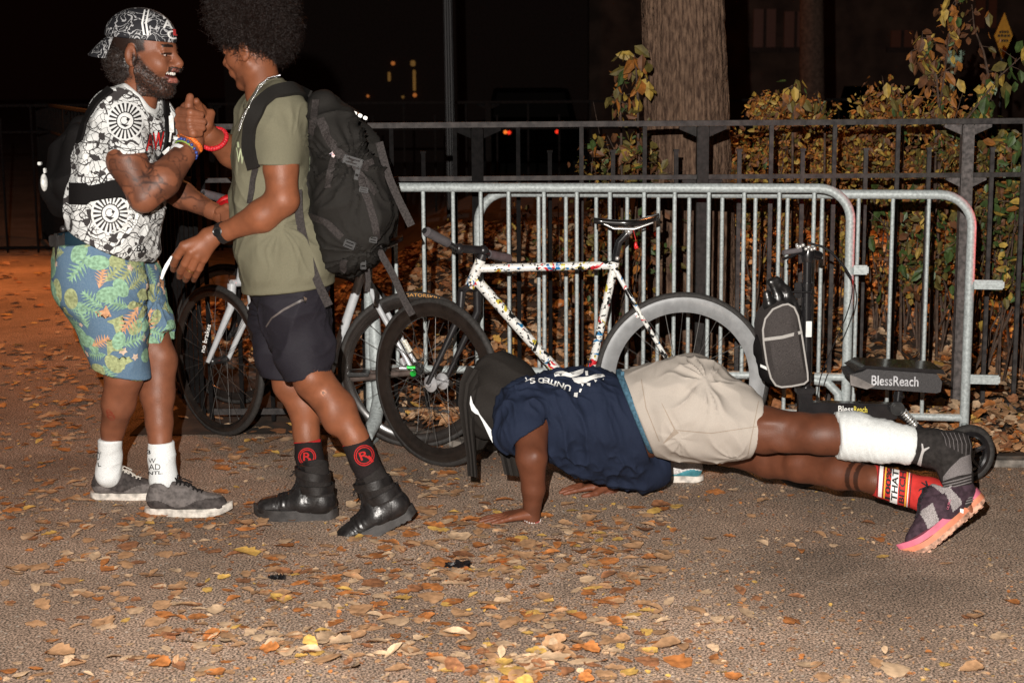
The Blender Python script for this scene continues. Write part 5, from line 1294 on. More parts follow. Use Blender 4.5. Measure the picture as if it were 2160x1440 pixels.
# shorts
BK = cloth('shorts_black', (.016, .014, .019), var=.05, vscale=200, rough=.7, bump=.2)
f = Field(.005)
chx(f, [(612, 600, 5.46, 78), (620, 660, 5.45, 68), (640, 730, 5.42, 57), (650, 800, 5.40, 52)], .03); chx(f, [(604, 600, 5.72, 74), (598, 660, 5.71, 64), (590, 730, 5.69, 52), (596, 800, 5.68, 47)], .03)
f.cut(P(650, 793, 5.40), nrm((.2, -.0, -1)), .115); f.cut(P(592, 794, 5.69), nrm((-.1, 0, -1)), .10); f.cut(P(610, 570, 5.6), (0, 0, 1), .3)
rcx(f, (651, 785, 5.40, 46), (653, 810, 5.40, 48), .004, op='s'); rcx(f, (600, 785, 5.68, 40), (602, 808, 5.68, 42), .004, op='s')
ZIP = mat('zip_grey', (.09, .075, .07), .5)
def zipd(mb, bv, V, Q):
    decal_px(mb, bv, *poly_geo([(638, 630), (641, 634), (600, 655), (575, 672), (563, 690), (561, 688), (573, 669), (598, 651)]), 1, off=.002); decal_px(mb, bv, *poly_geo([(640, 625), (646, 628), (644, 640), (640, 638)]), 2, off=.005); decal_px(mb, bv, *poly_geo([(603, 600), (606, 600), (609, 614), (604, 616)]), 2, off=.005)
garment('shorts', f, [BK, ZIP, CH], PB, fold=[((.3, 0, 1), 10, .014, 1), ((1, 0, -.3), 13, .012, 3), ((1, 0, .2), 24, .005, 8), radial(575, 660, 5.6, 4, .018, .14, 2), radial(690, 620, 5.5, 4, .014, .12, 5)], decals=zipd)
# watch, ring, bracelet
fb = nrm(P(478, 488, 5.35)-P(550, 456, 5.31)); WB = mat('watch_black', (.012, .012, .013), .35, spec=.6)
W_ = band(P(470, 491, 5.355), fb, .036, .003, WB, 'watch', PB, seg=.020)
m_ = MB(); wc = P(469, 489, 5.355); wn = nrm(np.array([0, -1, .25])-fb*np.dot(fb, (0, -1, .25))); q = np.cross(wn, fb); ring = [wc+wn*(.033)+(fb*math.cos(a)+q*math.sin(a))*.0155 for a in np.linspace(0, 6.283, 20)[:-1]]
m_.tube(ring, .003, 6, closed=True); m_.tube([wc+wn*.026, wc+wn*.034], .0165, 20); m_.build('watch_case', WB, W_)
m_ = MB(); FCm = mat('watch_dial', (.10, .085, .06), .4)
for k in range(12): a = k*math.pi/6; m_.ball(wc+wn*.0345+(fb*math.cos(a)+q*math.sin(a))*.0115, .001, 4)
m_.tube([wc+wn*.0346, wc+wn*.0346+fb*.009], .0008, 4); m_.tube([wc+wn*.0346, wc+wn*.0346+q*.007], .0008, 4); m_.build('dial_marks', FCm, W_)
GOLD = mat('ring_gold', (.8, .5, .18), .25, metal=1); m_ = MB(); c = (P(400, 572, 5.35)); ax = nrm(P(396, 580, 5.34)-P(405, 564, 5.34)); a = nrm(np.cross(ax, (0, 1, 0))); b = np.cross(ax, a); m_.tube([P(401, 571, kn[2][2]+.02)+(a*math.cos(t)+b*math.sin(t))*.0135 for t in np.linspace(0, 6.283, 15)[:-1]], .0022, 6, closed=True); m_.build('ring', GOLD, PB)
fc = nrm(P(440, 285, 5.7)-P(490, 320, 5.8)); band(P(452, 293, 5.72), nrm(fc+np.array([.3, -.3, .4])), .044, .0095, mat('cord_red', (.50, .012, .02), .5, var=.2, vscale=150, bump=.5, bscale=300), 'bracelet', PB, beads=30)
# socks and boots
SB = cloth('sock_black', (.016, .012, .012), var=.15, bump=.5, bscale=250); SR = cloth('sock_red', (.42, .02, .02), var=.1)
def sB1(mb, bv, V, Q):
    decal_px(mb, bv, *poly_geo([(612, 931), (684, 926), (684, 931), (612, 936)]), 1); 
    for r in (19, 15.5): ringd(mb, bv, 648, 963, r-2, r, .95)
    T, TF = text_geo('R', .01); decal_px(mb, bv, quadmap(T, (640, 954), (656, 954), (658, 971), (640, 971)), TF, 1, Lpx=5); decal_px(mb, bv, *poly_geo([(654, 966), (662, 976), (658, 978), (650, 970)]), 1)
sock([(647, 905, 5.67, 30), (652, 960, 5.655, 29), (660, 1000, 5.63, 30)], (647, 926, 5.67), (-.08, 0, 1), [SB, SR], sB1, parent=PB)
def sB2(mb, bv, V, Q):
    decal_px(mb, bv, *poly_geo([(718, 938), (788, 908), (790, 913), (720, 944)]), 1)
    for r in (22, 18): ringd(mb, bv, 768, 960, r-2, r, .95)
    T, TF = text_geo('R', .01); decal_px(mb, bv, quadmap(T, (756, 955), (774, 948), (780, 964), (762, 971)), TF, 1, Lpx=5); decal_px(mb, bv, *poly_geo([(778, 960), (788, 972), (784, 975), (774, 964)]), 1)
sock([(740, 905, 5.375, 32), (765, 965, 5.365, 30), (785, 1005, 5.36, 32)], (748, 926, 5.37), (-.45, 0, 1), [SB, SR], sB2, parent=PB)
LE = mat('boot_leather', (.013, .0115, .0115), .34, spec=.6, var=.2, vscale=40, bump=.35, bscale=140); LE2 = cloth('boot_canvas', (.022, .019, .018), var=.15); SOB = mat('boot_sole', (.03, .027, .026), .5, var=.2, bump=.2)
def bootx(mb, L, s, M_):
    for z, sl in ((.108, .0), (.158, .012)):
        pts = [L(.072+.060*math.cos(a)+(z-.11)*.2, .0515*math.sin(a), z+sl*math.cos(a)) for a in np.linspace(0, 2*math.pi, 25)]; mb.ribbon(pts, .028*s, M_[2], .006, 0)
    mb.box(L(.125, -.035, .115), (.010, .004, .012), M_, 1, .002)
    for xx in (.125, .150): mb.tube([L(xx, -.050, .045), L(xx, -.0525, .045)], .0045, 10, 1); 
mt_eye = mat('eyelet_steel', (.5, .48, .45), .3, metal=.8)
ob = G(712, 1092); shoe(PB, ob, (-1, .02, 0), (0, 0, 1), .30, 'boot', [LE, mt_eye, BLK, LE2, SOB], None, LACEB, bootx)
hb = P(878, 1070, 5.36); tb = P(728, 1148, 5.33); xd = nrm(tb-hb); zd = nrm(np.array([.46, 0, .89]))
shoe(PB, P(880, 1082, 5.36), xd, nrm(np.cross(xd, (0, 1, 0)))*(1 if np.cross(xd, (0, 1, 0))[2] > 0 else -1), .305, 'boot', [LE, mt_eye, BLK, LE2, SOB], None, LACEB, bootx)

# ---------------------------------------------------------------- big black roll-top backpack on person B
g0 = P(740, 400, 5.6); PKB = thing('backpack', 'big black backpack with hanging straps and buckles on the back of the man in olive', 'backpack', tuple(g0))
BPM = cloth('pack_canvas', (.0165, .015, .0135), var=.06, vscale=300, bump=.5, rough=.82); WEB = cloth('webbing', (.034, .029, .028), var=.2, vscale=200, bump=.8, bscale=350, rough=.7)
f = Field(.006)
for dd in (5.42, 5.60, 5.76):
    e = 1 if dd == 5.60 else .93
    chx(f, [(682, 228, dd, 24*e), (708, 290, dd, 46*e), (733, 380, dd, 67*e), (748, 450, dd, 77*e), (742, 515, dd, 54*e)], .05)
chx(f, [(668, 218, 5.6, 18), (722, 252, 5.6, 22), (762, 325, 5.6, 26)], .02); chx(f, [(700, 250, 5.44, 18), (742, 290, 5.44, 24), (768, 345, 5.46, 20)], .02)
chx(f, [(700, 420, 5.5, 55), (735, 520, 5.52, 50)], .04); chx(f, [(794, 432, 5.6, 42), (784, 495, 5.6, 38)], .03); chx(f, [(668, 300, 5.5, 28), (672, 430, 5.5, 36)], .03)
FLAG = mat('flag_tag', (.7, .6, .6), .6, var=.05); FLB = mat('flag_blue', (.08, .1, .3), .6); FLR = mat('flag_red', (.5, .05, .06), .6)
def pkdec(mb, bv, V, Q):
    decal_px(mb, bv, *poly_geo([(695, 322), (702, 317), (709, 328), (702, 333)]), 1, off=.006); decal_px(mb, bv, *poly_geo([(696, 322), (700, 319), (703, 324), (699, 327)]), 2, off=.007)
    for k in range(3): decal_px(mb, bv, *poly_geo([(703+k*.3, 321+3*k), (705.5+k*.6, 320+3*k), (706+k*.6, 321+3*k), (703+k*.3, 322+3*k)]), 3, off=.007)
o, VP_, QP_ = garment('bag', f, [BPM, FLAG, FLB, FLR], PKB, fold=[((.2, 0, 1), 7, .034, 3), ((1, 0, -1.2), 9, .026, 5), ((1, 0, .4), 18, .012, 6), radial(745, 345, 5.4, 6, .028, .16, 3), radial(765, 520, 5.45, 6, .024, .14, 6)], decals=pkdec)
bvP = bvh_of(VP_, QP_)
def strap(path, w_, name='strap', par=PKB, off=.005, th=.003, bv=bvP, d0=None):
    m_ = MB(); wrap_ribbon(m_, path, w_, off, th, bv, d0=d0); return m_.build(name, WEB, par, smooth=False)
strap([(668, 212), (664, 245), (658, 282)], .028); strap([(676, 250), (690, 285), (712, 322), (740, 345), (775, 352)], .030); strap([(705, 335), (698, 360), (692, 395)], .024)
strap([(648, 452), (690, 468), (722, 500)], .026); strap([(722, 322), (760, 350), (785, 340)], .022); strap([(760, 372), (775, 420), (790, 470), (795, 505)], .024)
strap([(735, 330), (790, 410)], .02); strap([(725, 545), (725, 568)], .024, off=.01)
# free-hanging straps
def hang(pts, w_, name='hanging_strap', sd=(1, 0, .3), th=.0025):
    m_ = MB(); q = [P(*p) for p in pts]; fine = []
    for a, b in zip(q[:-1], q[1:]):
        for k in range(4): fine.append(a+(b-a)*k/4)
    fine.append(q[-1])
    for _ in range(3): fine = [fine[0]]+[(fine[i-1]+2*fine[i]+fine[i+1])/4 for i in range(1, len(fine)-1)]+[fine[-1]]
    m_.ribbon(fine, w_, sd, th); e = fine[-1]; e2 = fine[-4]; m_.ribbon([e2, e], w_*1.04, sd, th*2.4); return m_.build(name, WEB, PKB, smooth=False)
hang([(628, 400, 5.32), (630, 460, 5.33), (648, 535, 5.34), (672, 600, 5.33), (694, 645, 5.33)], .028, sd=(1, 0, .35)); hang([(800, 300, 5.40), (818, 370, 5.39), (840, 420, 5.38), (868, 476, 5.38)], .026, sd=(1, 0, .5))
hang([(790, 500, 5.42), (800, 530, 5.42), (830, 580, 5.41), (848, 625, 5.40), (870, 664, 5.40)], .024, sd=(1, 0, .5)); hang([(773, 560, 5.5), (778, 590, 5.5), (775, 615, 5.5)], .018)
# shoulder straps
bvS = bvh_of(VO, QO)
m_ = MB(); wrap_ribbon(m_, [(650, 205), (618, 190), (580, 198), (550, 222), (532, 262), (528, 310), (538, 350)], .050, .012, .014, bvS, d0=None); m_.build('shoulder_strap', BPM, PKB)
m_ = MB(); wrap_ribbon(m_, [(540, 352), (534, 385), (528, 430)], .020, .006, .003, bvS); m_.build('shoulder_strap', WEB, PKB)
BUC = mat('buckle_plastic', (.009, .008, .008), .5, spec=.3); rs = np.random.RandomState(3)
for (x, y, w_, h_, a) in ((745, 340, .034, .016, .3), (755, 362, .008, .030, .2), (768, 400, .016, .010, .2), (738, 515, .020, .015, .4), (788, 505, .014, .012, .2), (767, 555, .010, .022, 0)):
    r = nrm(fw*F+rt*(x-1080)-up*(y-720)); h = bvP.ray_cast(Vector(CAM), Vector(r)); p = np.array(h[0]) if h[0] else P(x, y, 5.45); m_ = MB(); u = np.array([nrm((math.cos(a), 0, -math.sin(a))), [0, 1, 0], nrm((math.sin(a), 0, math.cos(a)))])
    m_.box(p-np.array([0, .008, 0]), (w_, .007, h_*.25), u, bev=.002); m_.box(p-np.array([0, .008, 0])+u[2]*h_*.7, (w_, .006, h_*.2), u, bev=.002); m_.box(p-np.array([0, .008, 0])-u[2]*h_*.7, (w_, .006, h_*.2), u, bev=.002)
    m_.box(p-np.array([0, .010, 0])+u[0]*w_*.8, (w_*.14, .006, h_*.9), u, bev=.002); m_.box(p-np.array([0, .010, 0])-u[0]*w_*.8, (w_*.14, .006, h_*.9), u, bev=.002); m_.build('buckle', BUC, PKB)
m_ = MB()
for k in range(4): m_.box(P(738+k*11, 234+k*5, 5.50), (.007, .008, .006), np.array([nrm((1, 0, -.45)), [0, 1, 0], nrm((.45, 0, 1))]), bev=.002)
m_.build('clip', SIL, PKB); m_ = MB(); m_.ball(P(637, 207, 5.5), .006, 6); m_.ball(P(633, 205, 5.5), .004, 6); m_.build('carabiner', CH, PKB)
m_ = MB(); m_.ribbon([P(712, 222, 5.62), P(735, 230, 5.62), P(760, 242, 5.62)], .05, (0, 1, 0), .006); m_.build('lid_edge', mat('tan_webbing', (.25, .12, .05), .7), PKB)
# long folded legs of the stem straps under the pack
# ---------------------------------------------------------------- person C: push-up
g = G(1300, 1060); PC = thing('person', 'man in navy T-shirt, beige shorts and black head cloth doing a push-up on asphalt', 'person', (g[0], g[1], 0))
skC = np.array([.135, .046, .023])
hCC = P(1050, 850, 5.74); hXC = nrm((-.12, -.12, -1)); hZC = nrm((-.93, .0, .30))
f = Field(.005)
chx(f, [(1085, 850, 5.74, 45), (1130, 860, 5.76, 55)], .03)
for dd in (5.68, 5.92): chx(f, [(1140, 872, dd, 58), (1240, 890, dd, 68), (1340, 895, dd, 72), (1440, 870, dd, 72)], .04)
f.rc(*[P(1300, 930, 5.78), P(1400, 925, 5.78)], R(62, 5.78), R(55, 5.78), .04)
rcx(f, (1120, 885, 5.56, 45), (1130, 860, 5.95, 45), .03)
chx(f, [(1120, 895, 5.54, 38), (1121, 965, 5.43, 34)], .02); f.el(P(1130, 962, 5.39), (.018, .018, .022), k=.02)
chx(f, [(1121, 966, 5.43, 33), (1125, 1030, 5.45, 25), (1121, 1092, 5.47, 17.5), (1118, 1106, 5.475, 17)], .015)
chx(f, [(1150, 890, 5.95, 40), (1240, 955, 6.02, 32), (1285, 1030, 5.88, 19), (1282, 1040, 5.87, 18)], .015)
chx(f, [(1450, 875, 5.60, 72), (1550, 893, 5.52, 52), (1612, 906, 5.48, 50), (1690, 912, 5.42, 42), (1740, 915, 5.38, 43), (1830, 924, 5.31, 44), (1925, 940, 5.25, 33), (1992, 948, 5.21, 30)], .02)
f.el(P(1720, 922, 5.36), (.05, .04, .05), k=.03); f.el(P(1655, 935, 5.41), (.05, .03, .03), k=.02); f.el(P(1640, 890, 5.42), (.07, .03, .02), k=.02); f.el(P(1700, 974, 5.53), (.075, .05, .05), k=.03)
chx(f, [(1460, 880, 5.88, 65), (1540, 938, 5.80, 44), (1620, 970, 5.66, 37), (1690, 982, 5.55, 35), (1770, 996, 5.42, 36), (1845, 1012, 5.32, 28), (1960, 1045, 5.22, 27)], .02)
chx(f, [(2000, 955, 5.20, 28), (2018, 1010, 5.18, 26), (2032, 1060, 5.16, 22)], .015)
VCb, QCb = f.mesh(); VCb = relax(VCb, QCb, 1)
f = Field(.003); LhC, MhC = head_field(f, hCC, hXC, hZC, 1.08); VHC, QHC = f.mesh()
f = Field(.0024); w0 = P(1122, 1104, 5.47); w0[2] = .030; chx(f, [(1121, 1085, 5.47, 18), (1119, 1106, 5.472, 17)], .01)
hand_field(f, w0, (-1, -.16, -.12), (-.08, 0, 1), 1.02, (.02, .05, .03), .15, thumb=-1, tcurl=.0)
w1 = P(1284, 1046, 5.87); w1[2] = .032; chx(f, [(1284, 1030, 5.87, 17), (1280, 1044, 5.87, 17)], .01); hand_field(f, w1, (-1, -.05, -.12), (-.08, 0, 1), 1.02, (.02, .05, .03), .13, thumb=1, tcurl=.0)
VHd, QHd = f.mesh()
f = Field(.0026)     # bare toes at the end of the brace
for i, (x, y, r_) in enumerate(((2042, 1078, 12), (2034, 1086, 9), (2027, 1086, 8))): chx(f, [(2030, 1055, 5.15+.01*i, 12), (x, y-8, 5.13+.02*i, r_), (x+4, y, 5.125+.02*i, r_*.85)], .004)
VT, QT = f.mesh()
cC = skin_cols(VCb, skC); a0, a1 = P(1800, 1000, 5.39), P(1850, 1013, 5.3)
ax = nrm(P(1845, 1012, 5.32)-P(1770, 996, 5.42)); tt = (VCb-P(1802, 1004, 5.37))@ax; nearleg = (VCb[:, 2] < P(1800, 960, 5.4)[2]) & (np.abs(tt) < .07)
for c_ in (.0, .032): m_k = nearleg & (np.abs(tt-c_) < .0085); cC[m_k] = cC[m_k]*.28
mb = MB(); 
for V, Q in ((VCb, QCb), (VHC, QHC), (VHd, QHd), (VT, QT)): mb.addnp(V, Q)
palm = skin_cols(VHd, skC*1.45)
mb.build('body', SKINM, PC, col=np.concatenate([cC, skin_cols(VHC, skC), palm, skin_cols(VT, skC*1.9)]))
eyes(PC, LhC, 1.08)
# black head cloth with hanging tails
DR = cloth('headcloth_black', (.020, .017, .015), var=.1, vscale=300, rough=.8)
f = Field(.005)
f.el(P(1050, 828, 5.74), (.108, .105, .142), k=.03); f.el(P(1078, 815, 5.76), (.10, .10, .10), k=.04); f.el(P(1030, 862, 5.72), (.075, .09, .10), k=.04)
f.rc(P(1085, 850, 5.72), P(1110, 860, 5.74), R(52, 5.7), R(60, 5.7), .03); f.el(LhC(.10, 0, -.05), (.06, .07, .075), MhC, .02, 's')
def ddec(mb, bv, V, Q): pass
garment('head_cloth', f, [DR], PC, fold=[((.7, 0, -.7), 12, .016, 2), ((1, 0, -.3), 18, .010, 6)])
def panel(name, pts, mt, par, th=.004, wav=.012, seed=0):
    """hanging cloth: rows of (left px, right px, y, d)"""
    rs = np.random.RandomState(seed); nR = len(pts); K = 7; A_ = []
    for r_, (xl, xr, yl, yr, d) in enumerate(pts):
        for k in range(K):
            t = k/(K-1); A_.append(P(xl+(xr-xl)*t, yl+(yr-yl)*t, d+wav*math.sin(t*9+seed)))
    A_ = np.array(A_); B_ = A_+np.array([0, th, 0]); n = nR*K; Fs = []
    for r_ in range(nR-1):
        for k in range(K-1): a = r_*K+k; Fs += [(a, a+1, a+K+1, a+K), (n+a, n+a+K, n+a+K+1, n+a+1)]
    for k in range(K-1): Fs += [(k, n+k, n+k+1, k+1), ((nR-1)*K+k, (nR-1)*K+k+1, n+(nR-1)*K+k+1, n+(nR-1)*K+k)]
    for r_ in range(nR-1): a = r_*K; b = a+K-1; Fs += [(a, a+K, n+a+K, n+a), (b, n+b, n+b+K, b+K)]
    m_ = MB(); m_.add(np.concatenate([A_, B_]), Fs); return m_.build(name, mt, par)
panel('cloth_tail', [(985, 1030, 770, 790, 5.68), (970, 1008, 805, 815, 5.65), (966, 1001, 850, 855, 5.64), (974, 1000, 900, 905, 5.63), (984, 1004, 960, 960, 5.64), (986, 1008, 1003, 1007, 5.64)], DR, PC, seed=1)
panel('cloth_tail', [(1000, 1040, 870, 880, 5.74), (1000, 1036, 920, 920, 5.75), (1002, 1018, 950, 946, 5.76)], DR, PC, seed=2)
panel('cloth_tail', [(1040, 1085, 915, 915, 5.66), (1055, 1092, 960, 965, 5.66), (1064, 1100, 1000, 1005, 5.66)], DR, PC, seed=4)
m_ = MB(); ys = [(993, 835, 1), (994, 850, 5), (999, 862, 8), (1005, 868, 7), (1011, 874, 2), (1020, 888, 4), (1030, 905, 7), (1040, 922, 10), (1047, 933, 10), (1049, 940, 5)]
m_.ribbon([P(x, y, 5.62) for x, y, _ in ys], [R(1.3*w_, 5.62) for _, _, w_ in ys], (1, 0, .5), .006); m_.build('white_binding', cloth('white_binding', (.72, .74, .75)), PC)
# navy T-shirt
NV = cloth('shirt_navy', (.015, .022, .044), var=.1, vscale=300, color2=(.012, .017, .036), bump=.25)
f = Field(.005)
rcx(f, (1112, 868, 5.58, 62), (1105, 905, 5.52, 60), .04)
f.cut(P(1128, 925, 5.50), nrm((.62, -.45, -.70)), .085)
rcx(f, (1128, 900, 5.52, 40), (1122, 960, 5.44, 42), .006, op='s')
chx(f, [(1128, 872, 5.64, 74), (1190, 874, 5.66, 88), (1250, 882, 5.68, 94), (1345, 892, 5.70, 96)], .04)
chx(f, [(1145, 862, 5.93, 66), (1250, 868, 5.95, 78), (1345, 875, 5.94, 80)], .04)
f.cut(P(1333, 860, 5.8), nrm((.95, 0, .31)), .30)
chx(f, [(1180, 900, 5.66, 72), (1250, 925, 5.70, 74), (1310, 950, 5.74, 66), (1368, 972, 5.76, 62)], .05); chx(f, [(1250, 925, 5.86, 70), (1360, 965, 5.88, 58)], .05)
f.cut(P(1412, 990, 5.8), nrm((1, 0, .10)), .14)
f.rc(P(1362, 905, 5.80), P(1425, 925, 5.80), R(50, 5.8), R(52, 5.8), .008, op='s')
def cdec(mb, bv, V, Q):
    chars = [('U', 1197, 818, 14, 12, 198), ('N', 1182, 812, 14, 11, 200), ('I', 1171, 809, 4, 11, 200), ('T', 1163, 806, 12, 11, 196), ('E', 1153, 803, 11, 11, 193), ('D', 1141, 803, 14, 11, 186), ('S', 1123, 803, 12, 11, 172), ('T', 1110, 800, 9, 8, 155)]
    for ch, x, y, w_, h_, ang in chars:
        T, TF = text_geo(ch, .02); a = rad(ang); q = (T-.5)*np.array([w_, h_]); R2 = np.array([[math.cos(a), math.sin(a)], [-math.sin(a), math.cos(a)]]); q = q@R2.T; decal_px(mb, bv, np.array([x, y])+q*np.array([1, -1]), TF, 1, Lpx=4)
    sp = lambda pts: decal_px(mb, bv, *poly_geo(pts), 1, Lpx=6)
    sp([(1168, 788), (1175, 784), (1188, 783), (1200, 787), (1212, 784), (1224, 780), (1232, 778), (1230, 787), (1220, 793), (1205, 797), (1190, 793), (1176, 793), (1170, 795)])
    sp([(1206, 798), (1222, 796), (1240, 795), (1258, 789), (1272, 790), (1276, 794), (1262, 797), (1246, 802), (1236, 808), (1220, 809), (1212, 806)])
    sp([(1234, 783), (1240, 783), (1241, 792), (1236, 793)]); sp([(1238, 808), (1246, 808), (1245, 815), (1238, 813)]); sp([(1226, 809), (1231, 810), (1229, 815)]); sp([(1252, 801), (1260, 802), (1256, 807)]); sp([(1211, 829), (1219, 828), (1217, 838), (1210, 837)]); sp([(1223, 820), (1228, 820), (1224, 828), (1221, 827)]); sp([(1270, 799), (1273, 799), (1272, 802)])
o, VS_, QS_ = garment('shirt', f, [NV, WH], PC, fold=[((.30, 0, -1), 19, .020, 3), ((.45, .1, -1), 30, .010, 5), ((1, .1, -.25), 9, .006, 9), ((.35, 0, -1), 48, .004, 2)], off=near_off([(1125, 925, 5.48, 48)]), decals=cdec)
# beige shorts, blue belt
BG = cloth('shorts_beige', (.42, .375, .33), var=.03, vscale=400, bump=.3, bscale=600)
f = Field(.005)
chx(f, [(1325, 862, 5.64, 78), (1395, 865, 5.62, 92), (1455, 862, 5.59, 102), (1520, 886, 5.55, 80), (1625, 908, 5.49, 58)], .05)
chx(f, [(1330, 850, 5.88, 70), (1460, 846, 5.88, 90), (1530, 915, 5.83, 52)], .05); chx(f, [(1400, 920, 5.72, 50), (1500, 930, 5.70, 50)], .04)
f.cut(P(1340, 862, 5.7), nrm((-.926, 0, -.376)), .30); f.cut(P(1596, 902, 5.5), nrm((.975, 0, -.20)), .17)
rcx(f, (1585, 901, 5.50, 51), (1625, 908, 5.48, 52), .004, op='s')
def rdist(px, py, d, r0): 
    c = P(px, py, d)
    return lambda V: .35+1.2*np.exp(-((V-c)**2).sum(1)/(r0*r0))
def bgd(mb, bv, V, Q):
    for pts in ([(1599, 846), (1601, 846), (1577, 966), (1575, 966)], [(1420, 905), (1500, 912), (1600, 898), (1600, 899.5), (1500, 914), (1420, 907)], [(1395, 850), (1396.5, 850), (1425, 905), (1432, 912), (1400, 935), (1399, 933), (1428, 912), (1422, 906)], [(1352, 800), (1354, 800), (1364, 860), (1392, 930), (1390, 931), (1362, 861)]): decal_px(mb, bv, *poly_geo(pts), 1, off=.0012)
STI = cloth('stitch_beige', (.32, .265, .215))
garment('shorts', f, [BG, STI], PC, fold=[((1, 0, -.35), 11, .007, 2), ((.8, .3, -.9), 16, .005, 4), radial(1490, 805, 5.45, 3.4, .016, .15, 2), radial(1432, 915, 5.5, 3, .008, .08, 5), radial(1545, 960, 5.5, 3, .009, .09, 7)], off=rdist(1490, 800, 5.6, 1.0), decals=bgd)
BLT = cloth('belt_blue', (.055, .12, .17), var=.15, vscale=100); f = Field(.005); chx(f, [(1300, 862, 5.64, 79), (1395, 865, 5.62, 95)], .05); chx(f, [(1305, 850, 5.88, 72), (1460, 846, 5.88, 94)], .05); f.rc(P(1400, 920, 5.72), P(1430, 922, 5.72), R(52, 5.7), R(52, 5.7), .04)
f.cut(P(1330, 862, 5.7), nrm((-.926, 0, -.376)), .30); f.cut(P(1345, 862, 5.7), -nrm((-.926, 0, -.376)), .4); garment('belt', f, [BLT], PC)
m_ = MB(); wrap_ribbon(m_, [(1313, 783), (1314, 800), (1320, 822), (1330, 835)], .012, .007, .003, bvh_of(VS_, QS_)); m_.ball(P(1333, 851, 5.52), .007, 6); m_.build('belt_end', BLT, PC)
# bandage, ankle brace, sock, shoe, wrist strings
BAN = cloth('bandage_white', (.66, .68, .67), bump=.5, bscale=180)
lax = nrm(P(1925, 940, 5.25)-P(1765, 916, 5.36))
f = Field(.004); chx(f, [(1745, 915, 5.375, 50), (1800, 920, 5.33, 51), (1860, 930, 5.29, 45), (1915, 939, 5.255, 39), (1945, 943, 5.24, 36)], .02); f.cut(P(1763, 917, 5.36), nrm((-1, 0, -.02)), .12); f.cut(P(1924, 942, 5.25), nrm((1, 0, -.18)), .10)
V, Q = f.mesh(); V = relax(V, Q, 1); Nn = vnormals(V, Q); t = (V-P(1765, 916, 5.36))@lax+.25*(V[:, 2]-P(1765, 916, 5.36)[2])
V = V+Nn*(((t*40) % 1.0)*.0022+.0020*(vnoise(V*np.array([1.0, 1, .3]), 60)-.5)+.004*(vnoise(V, 20)-.5))[:, None]; m_ = MB(); m_.addnp(V, Q); m_.build('bandage', BAN, PC)
BRC = cloth('brace_black', (.025, .022, .021), var=.15, vscale=60, bump=.4, bscale=300); BRG = cloth('brace_grey', (.16, .145, .145), var=.1, bump=.4)
f = Field(.004); chx(f, [(1915, 938, 5.26, 38), (1965, 944, 5.23, 40), (2000, 952, 5.20, 42)], .02); chx(f, [(2005, 950, 5.20, 40), (2016, 1000, 5.18, 33), (2027, 1050, 5.16, 26), (2032, 1068, 5.15, 25)], .02); f.el(P(2022, 938, 5.20), (.035, .04, .04), k=.03)
f.cut(P(1919, 942, 5.26), nrm((-1, 0, .18)), .10); f.cut(P(2034, 1066, 5.15), nrm((.2, 0, -1)), .08); rcx(f, (2032, 1060, 5.15, 19), (2036, 1080, 5.15, 20), .004, op='s')
def brd(mb, bv, V, Q):
    sp = lambda pts, mi=1: decal_px(mb, bv, *poly_geo(pts), mi, Lpx=6)
    sp([(1990, 1005), (2005, 985), (2025, 965), (2046, 957), (2049, 985), (2048, 998), (2020, 1003), (1990, 1014)])
    for k in range(3): sp([(1989, 1017+6*k), (2020, 1010+6*k), (2048, 1002+6*k), (2048, 1004.5+6*k), (2020, 1012.5+6*k), (1989, 1020+6*k)])
    for k in range(4): sp([(2003, 1049+5*k), (2030, 1047+5*k), (2054, 1040+5*k), (2054, 1042.5+5*k), (2030, 1049.5+5*k), (2003, 1051.5+5*k)])
    for k in range(7): a = [(1985+9*k, 912+k*.5), (1992+9*k, 922+3*k), (1996+8*k, 940+4*k)]; sp([a[0], (a[0][0]+1.2, a[0][1]), (a[1][0]+1.2, a[1][1]), (a[2][0]+1, a[2][1]), a[2], a[1]])
    sp([(1944, 935), (1947, 936), (1949, 946), (1960, 942), (1961, 944), (1950, 952), (1947, 960), (1943, 982), (1936, 982), (1935, 978), (1942, 958), (1945, 948)], 2)
garment('ankle_brace', f, [BRC, BRG, cloth('print_silver', (.42, .40, .39))], PC, fold=[((0, .2, 1), 26, .003, 2)], decals=brd)
RS = cloth('sock_red_knit', (.52, .035, .030), var=.10, vscale=20, bump=.7, bscale=260); YLW = cloth('sock_yellow', (.75, .42, .05))
sax = nrm(P(1960, 1042, 5.22)-P(1845, 1012, 5.32))
